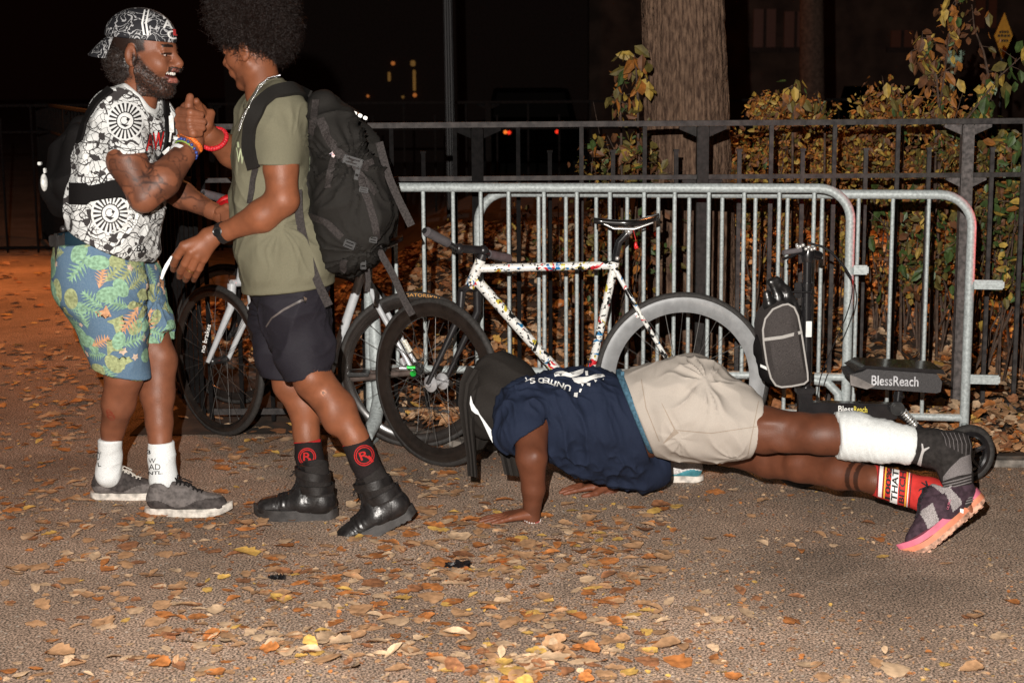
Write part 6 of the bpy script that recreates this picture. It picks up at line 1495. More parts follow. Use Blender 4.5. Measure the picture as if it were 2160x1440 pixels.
def csd(mb, bv, V, Q):
    A0 = np.array([1842, 975.]); B0 = np.array([1846, 1044.]); 
    d = nrm(np.array([118, 34.])); 
    def bandp(t0, t1, mi, y0=0.0, y1=1.0, off=.002):
        # across the leg between along-leg distances t0..t1
        tl = A0+np.array([d[0]*t0, d[1]*t0*.8]); tr = A0+np.array([d[0]*t1, d[1]*t1*.8]); bl = np.array([1838, 1046])+d*t0*.98; br_ = np.array([1838, 1046])+d*t1*.98
        decal_px(mb, bv, *poly_geo([tl, tr, br_, bl]), mi, off=off, Lpx=6); return tl, tr, br_, bl
    bandp(15, 23, 1); bandp(27, 30, 3); bandp(42, 58, 1); bandp(74, 77, 3); bandp(79, 81, 1); bandp(84, 86, 2); bandp(12, 13.5, 2); bandp(24.5, 26, 2)
    for tx, t0, t1 in (('100%', 30, 42), ('THAT', 43.5, 56.5), ('BITCH', 59.5, 72)):
        T, TF = text_geo(tx, .025); tl = A0+np.array([d[0]*t0, d[1]*t0*.8]); tr = A0+np.array([d[0]*t1, d[1]*t1*.8]); bl = np.array([1838, 1046])+d*t0; br_ = np.array([1838, 1046])+d*t1
        m1 = lambda a, b, k: a+(b-a)*k
        decal_px(mb, bv, quadmap(T, m1(tl, bl, .93), m1(tl, bl, .07), m1(tr, br_, .07), m1(tr, br_, .93)), TF, 2, off=.0034, Lpx=4)
sock([(1830, 1009, 5.335, 33), (1900, 1028, 5.27, 35), (1960, 1045, 5.22, 39), (1985, 1060, 5.20, 38)], (1842, 1011, 5.32), (-1, 0, .07), [RS, WH, BLK, YLW], csd, parent=PC, fold=None)
RUNU = cloth('runner_dark', (.05, .03, .04), var=.2, vscale=50); MESHG = cloth('runner_mesh', (.30, .27, .27), var=.25, vscale=400, bump=.8, bscale=250); PINK = mat('foam_pink', (.58, .14, .21), .6, var=.08, vscale=20); CORAL = mat('foam_coral', (.62, .22, .12), .6, var=.08, vscale=20); OUTS = mat('outsole_peach', (.46, .25, .17), .7, var=.3, vscale=60, bump=.5)
heel = P(2080, 1056, 5.16); toe = P(1922, 1188, 5.08); xd = nrm(toe-heel); zd = nrm(np.array([-.66, .22, .69]))
_o, _V, _Q, Lr = shoe(PC, heel+xd*(-.0), xd, zd, np.linalg.norm(toe-heel)*1.0, 'run', [RUNU, PINK, BLK, MESHG, [OUTS, CORAL, PINK]], 'dark and grey running shoe on a thick pink and coral sole', cloth('lace_dark', (.03, .025, .03)), zs=1.12)
m_ = MB(); T, TF = text_geo('ULTRA', .0); bvr = bvh_of(_V, _Q); decal_px(m_, bvr, quadmap(T, (1996, 1072), (2002, 1052), (2006, 1054), (2000, 1075)), TF, 0, Lpx=4, wrap=.05)
if m_.f: m_.build('lettering', PINK, _o)
m_ = MB(); m_.prism([(0, 0), (.03, 0), (.03, .014), (0, .014)], P(2014, 1078, 5.10), nrm((1, 0, -.25)), (0, 0, 1), (0, .003, 0)); m_.build('brace_tag', WH, PC)
fw_ = nrm(P(1120, 1092, 5.47)-P(1125, 1030, 5.45)); b1 = band(P(1120, 1098, 5.47), nrm(fw_+np.array([.25, 0, 0])), .031, .003, mat('string_red', (.42, .05, .05), .6), 'bracelet', PC)
band(P(1121, 1093, 5.47), nrm(fw_+np.array([-.15, .1, 0])), .032, .0035, mat('beads_pale', (.5, .45, .42), .4, var=.3), 'bracelet', PC, beads=22)
m_ = MB(); c = P(1124, 1113, 5.42); m_.prism([(-.008, -.01), (.008, -.01), (.008, .004), (0, .012), (-.008, .004)], c, (1, 0, 0), (0, 0, 1), (0, .003, 0)); m_.build('bracelet_charm', CH, PC)
band(P(1268, 1036, 5.87), (1, 0, .25), .030, .003, mat('string_pink', (.45, .10, .12), .6), 'bracelet', PC)

# ---------------------------------------------------------------- spare sneaker behind his stomach
g = G(1470, 1022); SN = thing('sneaker', 'white, teal and red sneaker lying behind the stomach of the man doing push-ups', 'shoe', tuple(g))
shoe(SN, g+np.array([.03, .05, 0]), (-1, .25, 0), (0, 0, 1), .28, 'low', [cloth('sneaker_white', (.55, .53, .52), var=.2), WH, BLK, mat('sneaker_teal', (.06, .25, .30), .5), SOLEW], None, LACEW)

# ================================================================= BICYCLES
def ring(mb, C, ax, prof, n=72, mi=0):
    ax = nrm(ax); a = nrm(np.cross(ax, (0, 0, 1)) if abs(ax[2]) < .9 else np.cross(ax, (1, 0, 0))); b = np.cross(ax, a); k = len(prof); V = []
    for i in range(n):
        t = 2*math.pi*i/n; rdv = a*math.cos(t)+b*math.sin(t)
        for r_, o_ in prof: V.append(C+rdv*r_+ax*o_)
    mb.add(V, [(i*k+j, ((i+1) % n)*k+j, ((i+1) % n)*k+(j+1) % k, i*k+(j+1) % k) for i in range(n) for j in range(k)], mi)
TY = mat('tyre_rubber', (.030, .027, .025), .75, var=.15, vscale=80, bump=.2); RIMB = mat('rim_black', (.020, .016, .014), .22, spec=.6, coat=.3, var=.1); RIMS = mat('rim_silver', (.52, .53, .54), .24, metal=.55, var=.05); SPK = mat('spoke_steel', (.07, .065, .06), .45, metal=.3); HUBS = mat('hub_silver', (.7, .7, .72), .22, metal=.5, var=.05); HUBB = mat('hub_black', (.02, .02, .02), .3)
def wheel(root, C, fwd, Rw=.336, tr=.014, depth=.045, rimm=None, nsp=24, hubm=None, flange=.03, name='wheel', tym=None):
    fwd = nrm(fwd); ax = nrm(np.cross(fwd, (0, 0, 1))) if abs(fwd[2]) < .9 else nrm(np.cross((0, 0, 1), fwd)); Ri = Rw-2*tr+.004
    m_ = MB(); w_ = tr*.9
    ring(m_, C, ax, [(Ri+.004, -w_), (Ri-.002, -w_), (Ri-depth*.45, -w_*1.15), (Ri-depth, -.004), (Ri-depth, .004), (Ri-depth*.45, w_*1.15), (Ri-.002, w_), (Ri+.004, w_)])
    o = m_.build(name, rimm, root); org = ORIG[root.name]
    m_ = MB(); ring(m_, C, ax, [(Rw-tr+tr*math.cos(t), tr*math.sin(t)) for t in np.linspace(0, 2*math.pi, 11)[:-1]]); m_.build('tyre', tym or TY, o)
    m_ = MB(); ring(m_, C, ax, [(.014, -.045), (flange, -.037), (flange, -.032), (.016, -.025), (.016, .025), (flange, .032), (flange, .037), (.014, .045)], 24)
    m_.tube([C-ax*.055, C+ax*.055], .006, 10); m_.tube([C-ax*.052, C-ax*.046], .012, 8); m_.tube([C+ax*.052, C+ax*.046], .012, 8); m_.build('hub', hubm or HUBS, o)
    a = fwd; b = np.cross(ax, a)
    for i in range(nsp):
        t = 2*math.pi*i/nsp; sgn = 1 if i % 2 else -1; t2 = t+(.9 if (i//2) % 2 else -.9)
        p0 = C+(a*math.cos(t2)+b*math.sin(t2))*flange*.85+ax*sgn*.034; p1 = C+(a*math.cos(t)+b*math.sin(t))*(Ri-depth+.002); m_ = MB(); m_.tube([p0, p1], .0011, 4); p2 = p1+(p0-p1)*.04; m_.tube([p1, p2], .0022, 5); m_.build('spoke', SPK, o)
    return o
def splat():
    m = bpy.data.materials.new('splatter_paint'); m.use_nodes = True; nt = m.node_tree; L = nt.links; b = nt.nodes['Principled BSDF']; b.inputs['Roughness'].default_value = .3; b.inputs['Coat Weight'].default_value = .3
    tc = N(nt, 'ShaderNodeTexCoord'); cur = None; prev = (.80, .79, .75, 1)
    def lay(prev_out, scale, th, colr, seed, detail=3, dist=0):
        mp = N(nt, 'ShaderNodeMapping'); mp.inputs['Location'].default_value = (seed, seed*2, seed*3); L.new(tc.outputs['Object'], mp.inputs[0])
        n = N(nt, 'ShaderNodeTexNoise'); n.inputs['Scale'].default_value = scale; n.inputs['Detail'].default_value = detail; n.inputs['Distortion'].default_value = dist; L.new(mp.outputs[0], n.inputs['Vector'])
        c = N(nt, 'ShaderNodeMath', operation='GREATER_THAN'); c.inputs[1].default_value = th; L.new(n.outputs[0], c.inputs[0]); mx = N(nt, 'ShaderNodeMix', data_type='RGBA'); L.new(c.outputs[0], mx.inputs[0])
        if isinstance(prev_out, tuple): mx.inputs[6].default_value = prev_out
        else: L.new(prev_out, mx.inputs[6])
        mx.inputs[7].default_value = colr; return mx.outputs[2]
    cur = lay(prev, 13, .625, (.62, .50, .06, 1), 3, 2, 1.5); cur = lay(cur, 14, .635, (.60, .02, .03, 1), 8, 2, 1.5); cur = lay(cur, 15, .645, (.01, .18, .42, 1), 14, 2, 1.5)
    cur = lay(cur, 16, .60, (.012, .012, .012, 1), 21, 5, .6); cur = lay(cur, 70, .60, (.012, .012, .012, 1), 27, 2, .8); L.new(cur, b.inputs['Base Color']); return m
SPL = splat(); BKM = mat('satin_black', (.018, .016, .017), .35, spec=.6, var=.1); GRIP = mat('grip_foam', (.095, .085, .09), .85, var=.1); STEEL = mat('polished_steel', (.55, .54, .52), .25, metal=.5, var=.05)
g = G(1180, 988); B1 = thing('bicycle', 'fixed-gear bicycle with white paint-splattered frame, black front wheel and silver rear rim', 'bicycle', (g[0], g[1], 0))
D1 = 6.30; ff = nrm((-1, .86, 0)); fax = nrm(np.cross(ff, (0, 0, 1)))
c1 = P(921, 809, D1); c1[2] = .344; wheel(B1, c1, ff, Rw=.344, depth=.052, rimm=RIMB, flange=.034); c2 = P(1439, 800, D1); c2[2] = .352; wheel(B1, c2, (1, 0, 0), Rw=.352, depth=.058, rimm=RIMS)
ht = P(1014, 548, D1); hb_ = P(990, 606, D1); bb = P(1232, 846, D1); st = P(1298, 553, D1)
m_ = MB(); m_.tube([ht, hb_], .021, 16); m_.tube([P(1012, 566, D1), P(1296, 559, D1)], .0165, 16); m_.tube([P(1003, 588, D1), bb], [.021, .021], 16); m_.tube([st, bb], .0165, 16)
for s_ in (-1, 1):
    oo = np.array([0, s_*.05, 0]); m_.tube([P(1296, 566, D1)+np.array([0, s_*.012, 0]), P(1352, 665, D1)+oo*.75, P(1424, 785, D1)+oo, c2+oo], [.010, .009, .009, .008], 10); m_.tube([bb+np.array([0, s_*.02, 0]), P(1330, 828, D1)+oo*.7, c2+oo], [.012, .011, .009], 10)
m_.tube([P(1343, 664, D1)-np.array([0, .04, 0]), P(1343, 664, D1)+np.array([0, .04, 0])], .007, 8); m_.tube([bb-np.array([0, .036, 0]), bb+np.array([0, .036, 0])], .024, 16); m_.build('frame', SPL, B1)
m_ = MB(); cr0 = hb_-np.array([0, 0, .012]); m_.tube([cr0-fax*.05, cr0-fax*.02+np.array([0, 0, .01]), cr0+fax*.02+np.array([0, 0, .01]), cr0+fax*.05], .016, 12)
for s_ in (-1, 1): m_.tube([cr0+fax*s_*.045, cr0+fax*s_*.052-np.array([0, 0, .09])+(c1-cr0)*.02*np.array([1, 1, 0]), c1+fax*s_*.052], [.017, .015, .009], 12)
m_.build('fork', BKM, B1)
m_ = MB(); m_.tube([ht, ht+(ht-hb_)*.20], .019, 14); s0 = P(1019, 528, D1); s1 = P(968, 524, D1-.04); m_.tube([ht+(ht-hb_)*.2, s0, s1], .017, 12); m_.ball(s0, .021, 8); m_.ball(s1, .022, 8); m_.build('stem', BKM, B1)
g1 = P(944, 512, D1-.16); g0_ = P(900, 489, D1-.26); h1 = P(1030, 536, D1+.13); h0_ = P(1072, 545, D1+.24)
m_ = MB(); m_.tube([g0_, g1, s1-np.array([0.01, .01, 0]), s1+np.array([.01, .02, 0]), h1, h0_], .0125, 10); m_.build('handlebar', BKM, B1)
for a, b in ((g0_, g1), (h0_, h1)): m_ = MB(); m_.tube([a+(a-b)*.02, a, b], [.015, .019, .018], 14); m_.build('grip', GRIP, B1)
m_ = MB(); m_.tube([P(896, 487, D1-.265), P(894, 486, D1-.268)], .011, 12); m_.build('bar_end', HUBB, B1)
m_ = MB(); m_.tube([st-(st-bb)*.03, P(1300, 536, D1), P(1306, 510, D1), P(1323, 492, D1)], [.0145, .0145, .014, .013], 12); m_.build('seatpost', mat('carbon_black', (.02, .02, .021), .12, spec=.8, coat=.8), B1); m_ = MB(); m_.ball(P(1326, 488, D1), (.016, .022, .014), 8); m_.ball(P(1302, 545, D1-.015), .009, 6); m_.build('seat_clamp', STEEL, B1)
def saddle(root, nose, tail, mt, rail):
    nose = np.array(nose); tail = np.array(tail); ax = nrm(tail-nose); Ls = np.linalg.norm(tail-nose); sd = np.array([0, 1., 0]); upv = np.cross(ax, sd)*-1; upv = upv if upv[2] > 0 else -upv; V = []; nR = 16; K = 12
    for i in range(nR):
        t = i/(nR-1); w_ = .018+.052*sm(np.array(t), .45, .95)*(1-.35*max(0, t-.9)*10*.5); w_ = max(.006, w_*(math.sin(math.pi*min(t*6+.08, .5))))*(1-max(0, (t-.93)/.07)**2*.5); top = -.012*math.sin(math.pi*t)+.012*max(0, t-.7)/.3
        for k in range(K):
            a = 2*math.pi*k/K; V.append(nose+ax*Ls*t+sd*w_*math.cos(a)+upv*(top+(.010 if math.sin(a) > 0 else .016)*math.sin(a)*(1 if math.sin(a) > 0 else (.8+.5*abs(math.cos(a))))))
    m_ = MB(); m_.add(V, [(i*K+j, i*K+(j+1) % K, (i+1)*K+(j+1) % K, (i+1)*K+j) for i in range(nR-1) for j in range(K)]+[tuple(range(K))[::-1], tuple((nR-1)*K+j for j in range(K))]); o = m_.build('saddle', mt, root)
    for s_ in (-1, 1): m_ = MB(); m_.tube([nose+ax*.03+sd*s_*.01-upv*.01, nose+ax*.08+sd*s_*.02-upv*.035, nose+ax*Ls*.62+sd*s_*.022-upv*.038, nose+ax*Ls*.9+sd*s_*.035-upv*.012], .0035, 8); m_.build('rail', rail, o)
saddle(B1, P(1252, 464, D1), P(1390, 461, D1), mat('saddle_black', (.014, .013, .013), .22, spec=.7, coat=.3), STEEL)
def crank(root, bbp, ax, ang, mt, rr=.095, y=-.05):
    m_ = MB(); ring(m_, bbp+ax*y, ax, [(rr, -.002), (rr-.012, -.002), (rr-.012, .002), (rr, .002)], 48)
    for k in range(5): t = k*1.2566+.3; m_.tube([bbp+ax*y, bbp+ax*y+np.array([math.cos(t), 0, math.sin(t)])*(rr-.008)], .006, 6)
    o = m_.build('chainring', mt, root)
    for s_ in (-1, 1):
        t = ang+(0 if s_ < 0 else math.pi); e = bbp+np.array([math.cos(t), 0, math.sin(t)])*.168+ax*s_*abs(y)*1.4; m_ = MB(); m_.tube([bbp+ax*s_*abs(y)*1.25, e], [.013, .010], 8); m_.build('crank_arm', mt, root)
        m_ = MB(); q = e+ax*s_*.055; m_.box(q, (.045, .04, .008), bev=.004); m_.tube([e, q], .006, 8); m_.build('pedal', HUBB, root)
crank(B1, bb, np.array([0, 1., 0]), 2.75, STEEL)
m_ = MB(); m_.tube([bb+np.array([0, -.05, .093]), c2+np.array([0, -.04, .034])], .0035, 5); m_.tube([bb+np.array([0, -.05, -.093]), c2+np.array([0, -.04, -.034])], .0035, 5); m_.build('chain', STEEL, B1)
c = P(1341, 518, D1-.02); KC = thing('keyring_charm', 'small red charm dangling below the saddle of the paint-splattered bicycle', 'charm', tuple(c)); m_ = MB(); m_.tube([P(1336, 486, D1-.02), P(1341, 506, D1-.02)], .0015, 5); m_.ball(c, (.007, .006, .016), 8); m_.ball(c+np.array([.004, -.004, -.006]), .007, 6); m_.build('charm', mat('charm_red', (.6, .02, .02), .4), KC)

# silver bicycle behind the standing men
SILF = mat('frame_silver', (.58, .60, .62), .3, metal=.1, var=.04, coat=.3); g = G(650, 930); B2 = thing('bicycle', 'silver bicycle with black wheels leaning on the barrier behind the standing men, front wheel turned', 'bicycle', (g[0], g[1], 0))
f2d = nrm((-1, 1.0, 0)); ax2 = nrm(np.cross(f2d, (0, 0, 1))); w1 = P(460, 755, 6.9); w1[2] = .336; wheel(B2, w1, f2d, depth=.028, rimm=RIMB, hubm=HUBB, flange=.022); w2 = P(877, 772, 6.62); w2[2] = .336; wheel(B2, w2, (1, -.1, 0), depth=.038, rimm=RIMB, hubm=HUBB)
ht2 = P(520, 510, 6.86); hb2 = P(508, 590, 6.88); bb2 = P(690, 800, 6.72); sc2 = P(765, 572, 6.68); ax_b = nrm((.1, 1, 0))
m_ = MB(); m_.tube([ht2, hb2], .021, 14); m_.tube([ht2-(ht2-hb2)*.15, sc2], .016, 14); m_.tube([hb2+(ht2-hb2)*.2, bb2], .022, 14); m_.tube([P(772, 545, 6.68), sc2, bb2], [.018, .019, .019], 14)
for s_ in (-1, 1): m_.tube([sc2, P(800, 640, 6.66)+ax_b*s_*.05, w2+ax_b*s_*.055], [.013, .012, .009], 10)
m_.build('frame', SILF, B2)
m_ = MB()
for s_ in (-1, 1): m_.tube([bb2+ax_b*s_*.02, bb2+(w2-bb2)*.5+ax_b*s_*.045, w2+ax_b*s_*.05], [.017, .016, .012], 10)
m_.build('chainstay', mat('stay_brown_grey', (.10, .075, .065), .4, var=.2), B2)
m_ = MB(); cr2 = hb2-np.array([0, 0, .012]); m_.tube([cr2-ax2*.05, cr2+ax2*.05], .017, 10)
for s_ in (-1, 1): m_.tube([cr2+ax2*s_*.048, cr2+ax2*s_*.054-np.array([0, 0, .1]), w1+ax2*s_*.054], [.020, .018, .010], 12)
m_.build('fork', SILF, B2)
m_ = MB(); m_.tube([ht2, ht2+(ht2-hb2)*.5], .016, 10); hs = P(500, 430, 6.80); m_.tube([ht2+(ht2-hb2)*.5, hs], .016, 10); m_.build('stem', BKM, B2); ga, gb = P(428, 408, 6.60), P(492, 424, 6.72)
m_ = MB(); m_.tube([ga, gb, hs, P(560, 440, 7.0)], .012, 8); m_.build('handlebar', BKM, B2); m_ = MB(); m_.tube([ga, gb], .018, 12); m_.build('grip', GRIP, B2)
m_ = MB(); m_.tube([sc2, P(775, 520, 6.68)], .0135, 10); m_.build('seatpost', BKM, B2); saddle(B2, P(735, 512, 6.68), P(850, 506, 6.62), mat('saddle_brown_black', (.02, .018, .017), .5), STEEL); crank(B2, bb2, ax_b, .3, HUBB)
GRN = mat('green_anodised', (.02, .55, .06), .25, metal=.5); m_ = MB(); m_.tube([w2-ax_b*.06, w2-ax_b*.075], .013, 12); m_.tube([P(858, 775, 6.55), P(876, 775, 6.55)], .009, 10); m_.build('axle_nut', GRN, B2)
m_ = MB(); m_.tube([P(852, 770, 6.54), P(846, 755, 6.54)], .012, 8); m_.tube([P(843, 776, 6.55), P(860, 776, 6.55)], .009, 10); m_.build('dropout', HUBS, B2)
m_ = MB()
for a, b in (((822, 688), (828, 706)), ((852, 718), (866, 742))):
    m_.tube([P(*a, 6.585), P(*b, 6.575)], .012, 8)
m_.build('reflector', mat('reflector_white', (.85, .75, .55), .3, var=.3, vscale=200), B2)
m_ = MB(); bv2 = None; T, TF = text_geo('no brakes', .01); T3 = []
for x, y in T:
    a = P(433+4*0+x*14, 742-x*58, 6.74); T3.append(a+np.array([-.018*y+.0, -.02, .006*y]))
m_.add(T3, TF); m_.build('lettering', WH, B2)
m_ = MB(); T, TF = text_geo('GATORSKIN', .01); T3 = []
for x, y in T:
    an = rad(97-26*x); rr_ = .316+.014*y; T3.append(w2+np.array([math.cos(an)*rr_, -.0145-.03*0-.0005, math.sin(an)*rr_])+np.array([0, -math.cos(an)*rr_*.1, 0]))
m_.add(T3, TF); m_.build('tyre_lettering', mat('print_gold', (.55, .25, .03), .5), B2)
# red helmet hung on its bar
c = P(487, 452, 6.62); HM = thing('helmet', 'red and black helmet hanging on the handlebar of the silver bicycle behind the clasped arms', 'helmet', tuple(c)); RH = mat('helmet_red', (.45, .012, .015), .3, coat=.5)
f = Field(.006); f.el(c, (.075, .10, .085), k=.01); f.cut(c-np.array([0, 0, .02]), (0, 0, -1), .3); f.el(c-np.array([0, 0, .03]), (.062, .087, .075), k=.004, op='s')
for k in (-1, 0, 1): f.el(c+np.array([.0, k*.045, .075]), (.055, .010, .04), k=.006, op='s')
garment('shell', f, [RH], HM); m_ = MB(); m_.ribbon([c+np.array([-.05, -.05, -.02]), c+np.array([-.02, -.05, -.12]), c+np.array([.03, -.04, -.02])], .012, (0, 1, 0), .002); m_.build('strap', BP, HM)
# dark bicycle further back
g = G(560, 850); B3 = thing('bicycle', 'black bicycle in the shadows behind the silver one, mostly hidden', 'bicycle', (g[0], g[1], 0))
w3 = P(488, 700, 7.45); w3[2] = .336+.03; wheel(B3, w3, (-1, .55, 0), depth=.03, rimm=RIMB, hubm=HUBB, nsp=16); w4 = P(690, 700, 7.35); w4[2] = .366; wheel(B3, w4, (1, 0, 0), depth=.03, rimm=RIMB, hubm=HUBB, nsp=16)
a, b, c, d_ = P(520, 520, 7.42), P(515, 570, 7.42), P(590, 720, 7.4), P(640, 520, 7.38); m_ = MB(); m_.tube([a, b], .02, 10); m_.tube([a, d_], .016, 10); m_.tube([b, c], .018, 10); m_.tube([d_, c], .016, 10); m_.tube([d_, w4], .01, 8); m_.tube([c, w4], .012, 8); m_.tube([b, w3], .013, 8); m_.build('frame', BKM, B3)
m_ = MB(); m_.tube([a, P(505, 480, 7.42)], .014, 8); m_.tube([P(455, 470, 7.2), P(505, 478, 7.42), P(560, 476, 7.6)], .012, 8); m_.build('handlebar', BKM, B3); saddle(B3, P(610, 500, 7.38), P(700, 498, 7.36), BKM, STEEL)
m_ = MB(); m_.ribbon([P(341, 588, 6.2), P(346, 572, 6.2), P(353, 558, 6.2), P(362, 543, 6.2)], [.012, .016, .016, .008], (1, 0, .3), .004); fo = m_.build('fender', mat('fender_white', (.8, .8, .8), .35, var=.02), None)
bpy.data.objects.remove(fo)
PHN = thing('phone', 'bright edge of a pale phone held in the hand hanging beside the floral shorts', 'phone', tuple(P(352, 566, 5.36))); m_ = MB(); m_.ribbon([P(341, 588, 5.40), P(346, 572, 5.40), P(353, 558, 5.40), P(364, 541, 5.40)], [.008, .012, .012, .010], (1, 0, .35), .012); m_.build('case', mat('phone_case_white', (.8, .8, .8), .35, var=.02), PHN)

# ================================================================= FOLDING SEATED SCOOTER
g = G(1860, 1036); SCT = thing('scooter', 'small black folding scooter with a box seat in front of the barriers at the right', 'scooter', (g[0], g[1], 0)); DS = 5.98
SBK = mat('scooter_black', (.014, .013, .014), .25, spec=.6, coat=.3, var=.1)
def small_wheel(px, py, d, Rw, yaw=0.):
    C = P(px, py, d); C[2] = Rw; ax = nrm((math.sin(yaw), math.cos(yaw), 0)); m_ = MB(); ring(m_, C, ax, [(Rw*.78, -.014), (Rw*.66, -.016), (Rw*.60, -.010), (Rw*.60, .010), (Rw*.66, .016), (Rw*.78, .014)], 48)
    for k in range(5):
        t = k*1.2566+.4; r_ = np.array([math.cos(t), 0, math.sin(t)]); m_.tube([C, C+r_*Rw*.64], [.012, .009], 6)
    m_.tube([C-ax*.03, C+ax*.03], .016, 12); o = m_.build('wheel', SBK, SCT); m_ = MB(); tr = Rw*.14; ring(m_, C, ax, [(Rw-tr+tr*math.cos(t), tr*1.15*math.sin(t)) for t in np.linspace(0, 6.283, 11)[:-1]], 56); m_.build('tyre', TY, o); return C
wf = small_wheel(1690, 985, DS-.08, .108, .1); wr = small_wheel(2040, 968, DS-.02, .115, -.25); 
m_ = MB(); m_.tube([P(1703, 548, DS), P(1702, 640, DS)], .0165, 14); m_.tube([P(1702, 600, DS), P(1699, 870, DS)], .020, 14); m_.tube([P(1702, 596, DS), P(1702, 604, DS)], .024, 14); m_.build('stem', SBK, SCT)
m_ = MB(); m_.box(P(1697, 850, DS), (.026, .026, .045), bev=.006); m_.box(P(1697, 822, DS), (.035, .03, .012), bev=.004); m_.tube([P(1697, 870, DS)-np.array([0, .03, 0]), wf-np.array([0, .03, 0])], .010, 8); m_.tube([P(1697, 870, DS)+np.array([0, .03, 0]), wf+np.array([0, .03, 0])], .010, 8); m_.build('fork', SBK, SCT)
m_ = MB(); m_.box((P(1700, 862, DS)+P(1890, 866, DS))/2, (np.linalg.norm(P(1700, 862, DS)-P(1890, 866, DS))/2, .028, .030), np.array([nrm(P(1890, 866, DS)-P(1700, 862, DS)), [0, 1, 0], nrm(np.cross(nrm(P(1890, 866, DS)-P(1700, 862, DS)), (0, 1, 0)))]), bev=.006)
m_.tube([P(1890, 866, DS), P(1960, 920, DS), wr], [.016, .014, .012], 8)
T_, TF = text_geo('Bless', .015); o = m_.build('frame', SBK, SCT); bvf = bvh_of(np.array([tuple(v.co) for v in o.data.vertices])+ORIG[o.name], np.array([list(p.vertices)[:4] if len(p.vertices) >= 4 else list(p.vertices)+[p.vertices[-1]] for p in o.data.polygons]))
for tx, q, mt in (('Bless', ((1768, 855), (1800, 856), (1800, 869), (1768, 868)), WH), ('Reach', ((1801, 856), (1829, 857), (1829, 870), (1801, 869)), mat('print_yellow', (.75, .62, .08), .5))):
    T, TF = text_geo(tx, .012); mb = MB(); decal_px(mb, bvf, quadmap(T, *q), TF, 0, Lpx=30); mb.build('lettering', mt, o)
m_ = MB(); k_ = P(1891, 860, DS-.04); m_.tube([k_, k_-np.array([0, .016, 0])], .027, 24); m_.tube([k_-np.array([0, .016, 0]), k_-np.array([0, .020, 0])], .018, 24); ring(m_, k_-np.array([0, .018, 0]), (0, 1, 0), [(.026, -.003), (.022, -.003), (.022, .003), (.026, .003)], 24); m_.build('folding_knob', mat('knob_black', (.03, .03, .03), .3), SCT)
m_ = MB(); a = P(1905, 868, DS-.03); b = P(1930, 896, DS-.03); ax = b-a; u1 = nrm(np.cross(ax, (0, 1, 0))); u2 = nrm(np.cross(ax, u1)); m_.tube([a+ax*t+(u1*math.cos(t*38)+u2*math.sin(t*38))*.014 for t in np.linspace(0, 1, 60)], .0032, 5); m_.tube([a, b], .006, 8); m_.ball(b, .010, 8); m_.build('spring', STEEL, SCT)
# handlebar folded down at the head
m_ = MB(); m_.tube([P(1703, 552, DS), P(1704, 535, DS), P(1706, 520, DS)], [.022, .028, .020], 14); m_.tube([P(1690, 528, DS-.02), P(1728, 540, DS+.04)], .018, 12); m_.build('handlebar_clamp', SBK, SCT)
m_ = MB(); m_.tube([P(1690, 527, DS-.04), P(1652, 533, DS-.06)], .010, 10); m_.build('grip', GRIP, SCT); m_ = MB(); m_.tube([P(1685, 533, DS-.04), P(1668, 541, DS-.06), P(1651, 547, DS-.07)], [.005, .006, .005], 8); m_.build('brake_lever', SBK, SCT)
m_ = MB(); rs = np.random.RandomState(8)
for k in range(7): m_.ball(P(1682+k*6, 522+rs.randint(-6, 10), DS-.05), .0075, 6)
m_.tube([P(1680, 514, DS-.05), P(1684, 524, DS-.05)], .005, 6); m_.build('hinge_bolts', STEEL, SCT)
def spline(pts, n=8):
    q = [P(*p) for p in pts]; fine = []
    for a, b in zip(q[:-1], q[1:]):
        for k in range(n): fine.append(a+(b-a)*k/n)
    fine.append(q[-1])
    for _ in range(12): fine = [fine[0]]+[(fine[i-1]+2*fine[i]+fine[i+1])/4 for i in range(1, len(fine)-1)]+[fine[-1]]
    return fine
m_ = MB(); m_.tube(spline([(1705, 513, DS-.05), (1745, 522, DS-.05), (1778, 558, DS-.05), (1795, 586, DS-.05)]), .0048, 6); m_.tube(spline([(1794, 584, DS-.05), (1800, 615, DS-.05), (1785, 670, DS-.05), (1750, 745, DS-.05), (1728, 800, DS-.05), (1723, 850, DS-.04)]), .0022, 6); m_.build('brake_cable', SBK, SCT)
m_ = MB(); m_.box(P(1683, 612, DS-.01), (.012, .012, .03), bev=.004); m_.tube([P(1670, 616, DS-.03), P(1712, 616, DS-.03)], .004, 8); m_.build('clamp_lever', SBK, SCT); m_ = MB(); m_.box(P(1706, 694, DS-.026), (.011, .003, .03), bev=.001); m_.build('sticker', WH, SCT)
# seat box
CARBN = mat('carbon_weave', (.045, .042, .043), .45, var=.3, vscale=300, bump=.4, bscale=300)
a = P(1818, 784, DS-.06); b = P(1988, 789, DS-.06); c = P(1978, 828, DS-.06); d_ = P(1818, 816, DS-.06)
ux = nrm(b-a); L1 = np.linalg.norm(b-a); uz = np.array([0, 0, 1.]); hh = (a[2]-d_[2])
m_ = MB(); prof = [(0, 0), (.02, .012), (L1-.02, .0), (L1, -.03), (L1-.004, -.068), (L1-.02, -.074), (.02, -.062), (-.035, -.040), (-.045, -.012)]
bmx = MB(); bmx.prism(prof, a, ux, uz, (0, .17, 0)); o = bmx.build('seat', CARBN, SCT, smooth=False)
m_ = MB(); m_.prism([(-.03, .0), (.01, .025), (L1-.0, .018), (L1+.012, .0), (L1-.02, .003), (.02, .015)], a+np.array([0, -.006, 0]), ux, uz, (0, .19, 0)); m_.build('seat_lid', SBK, o, smooth=False)
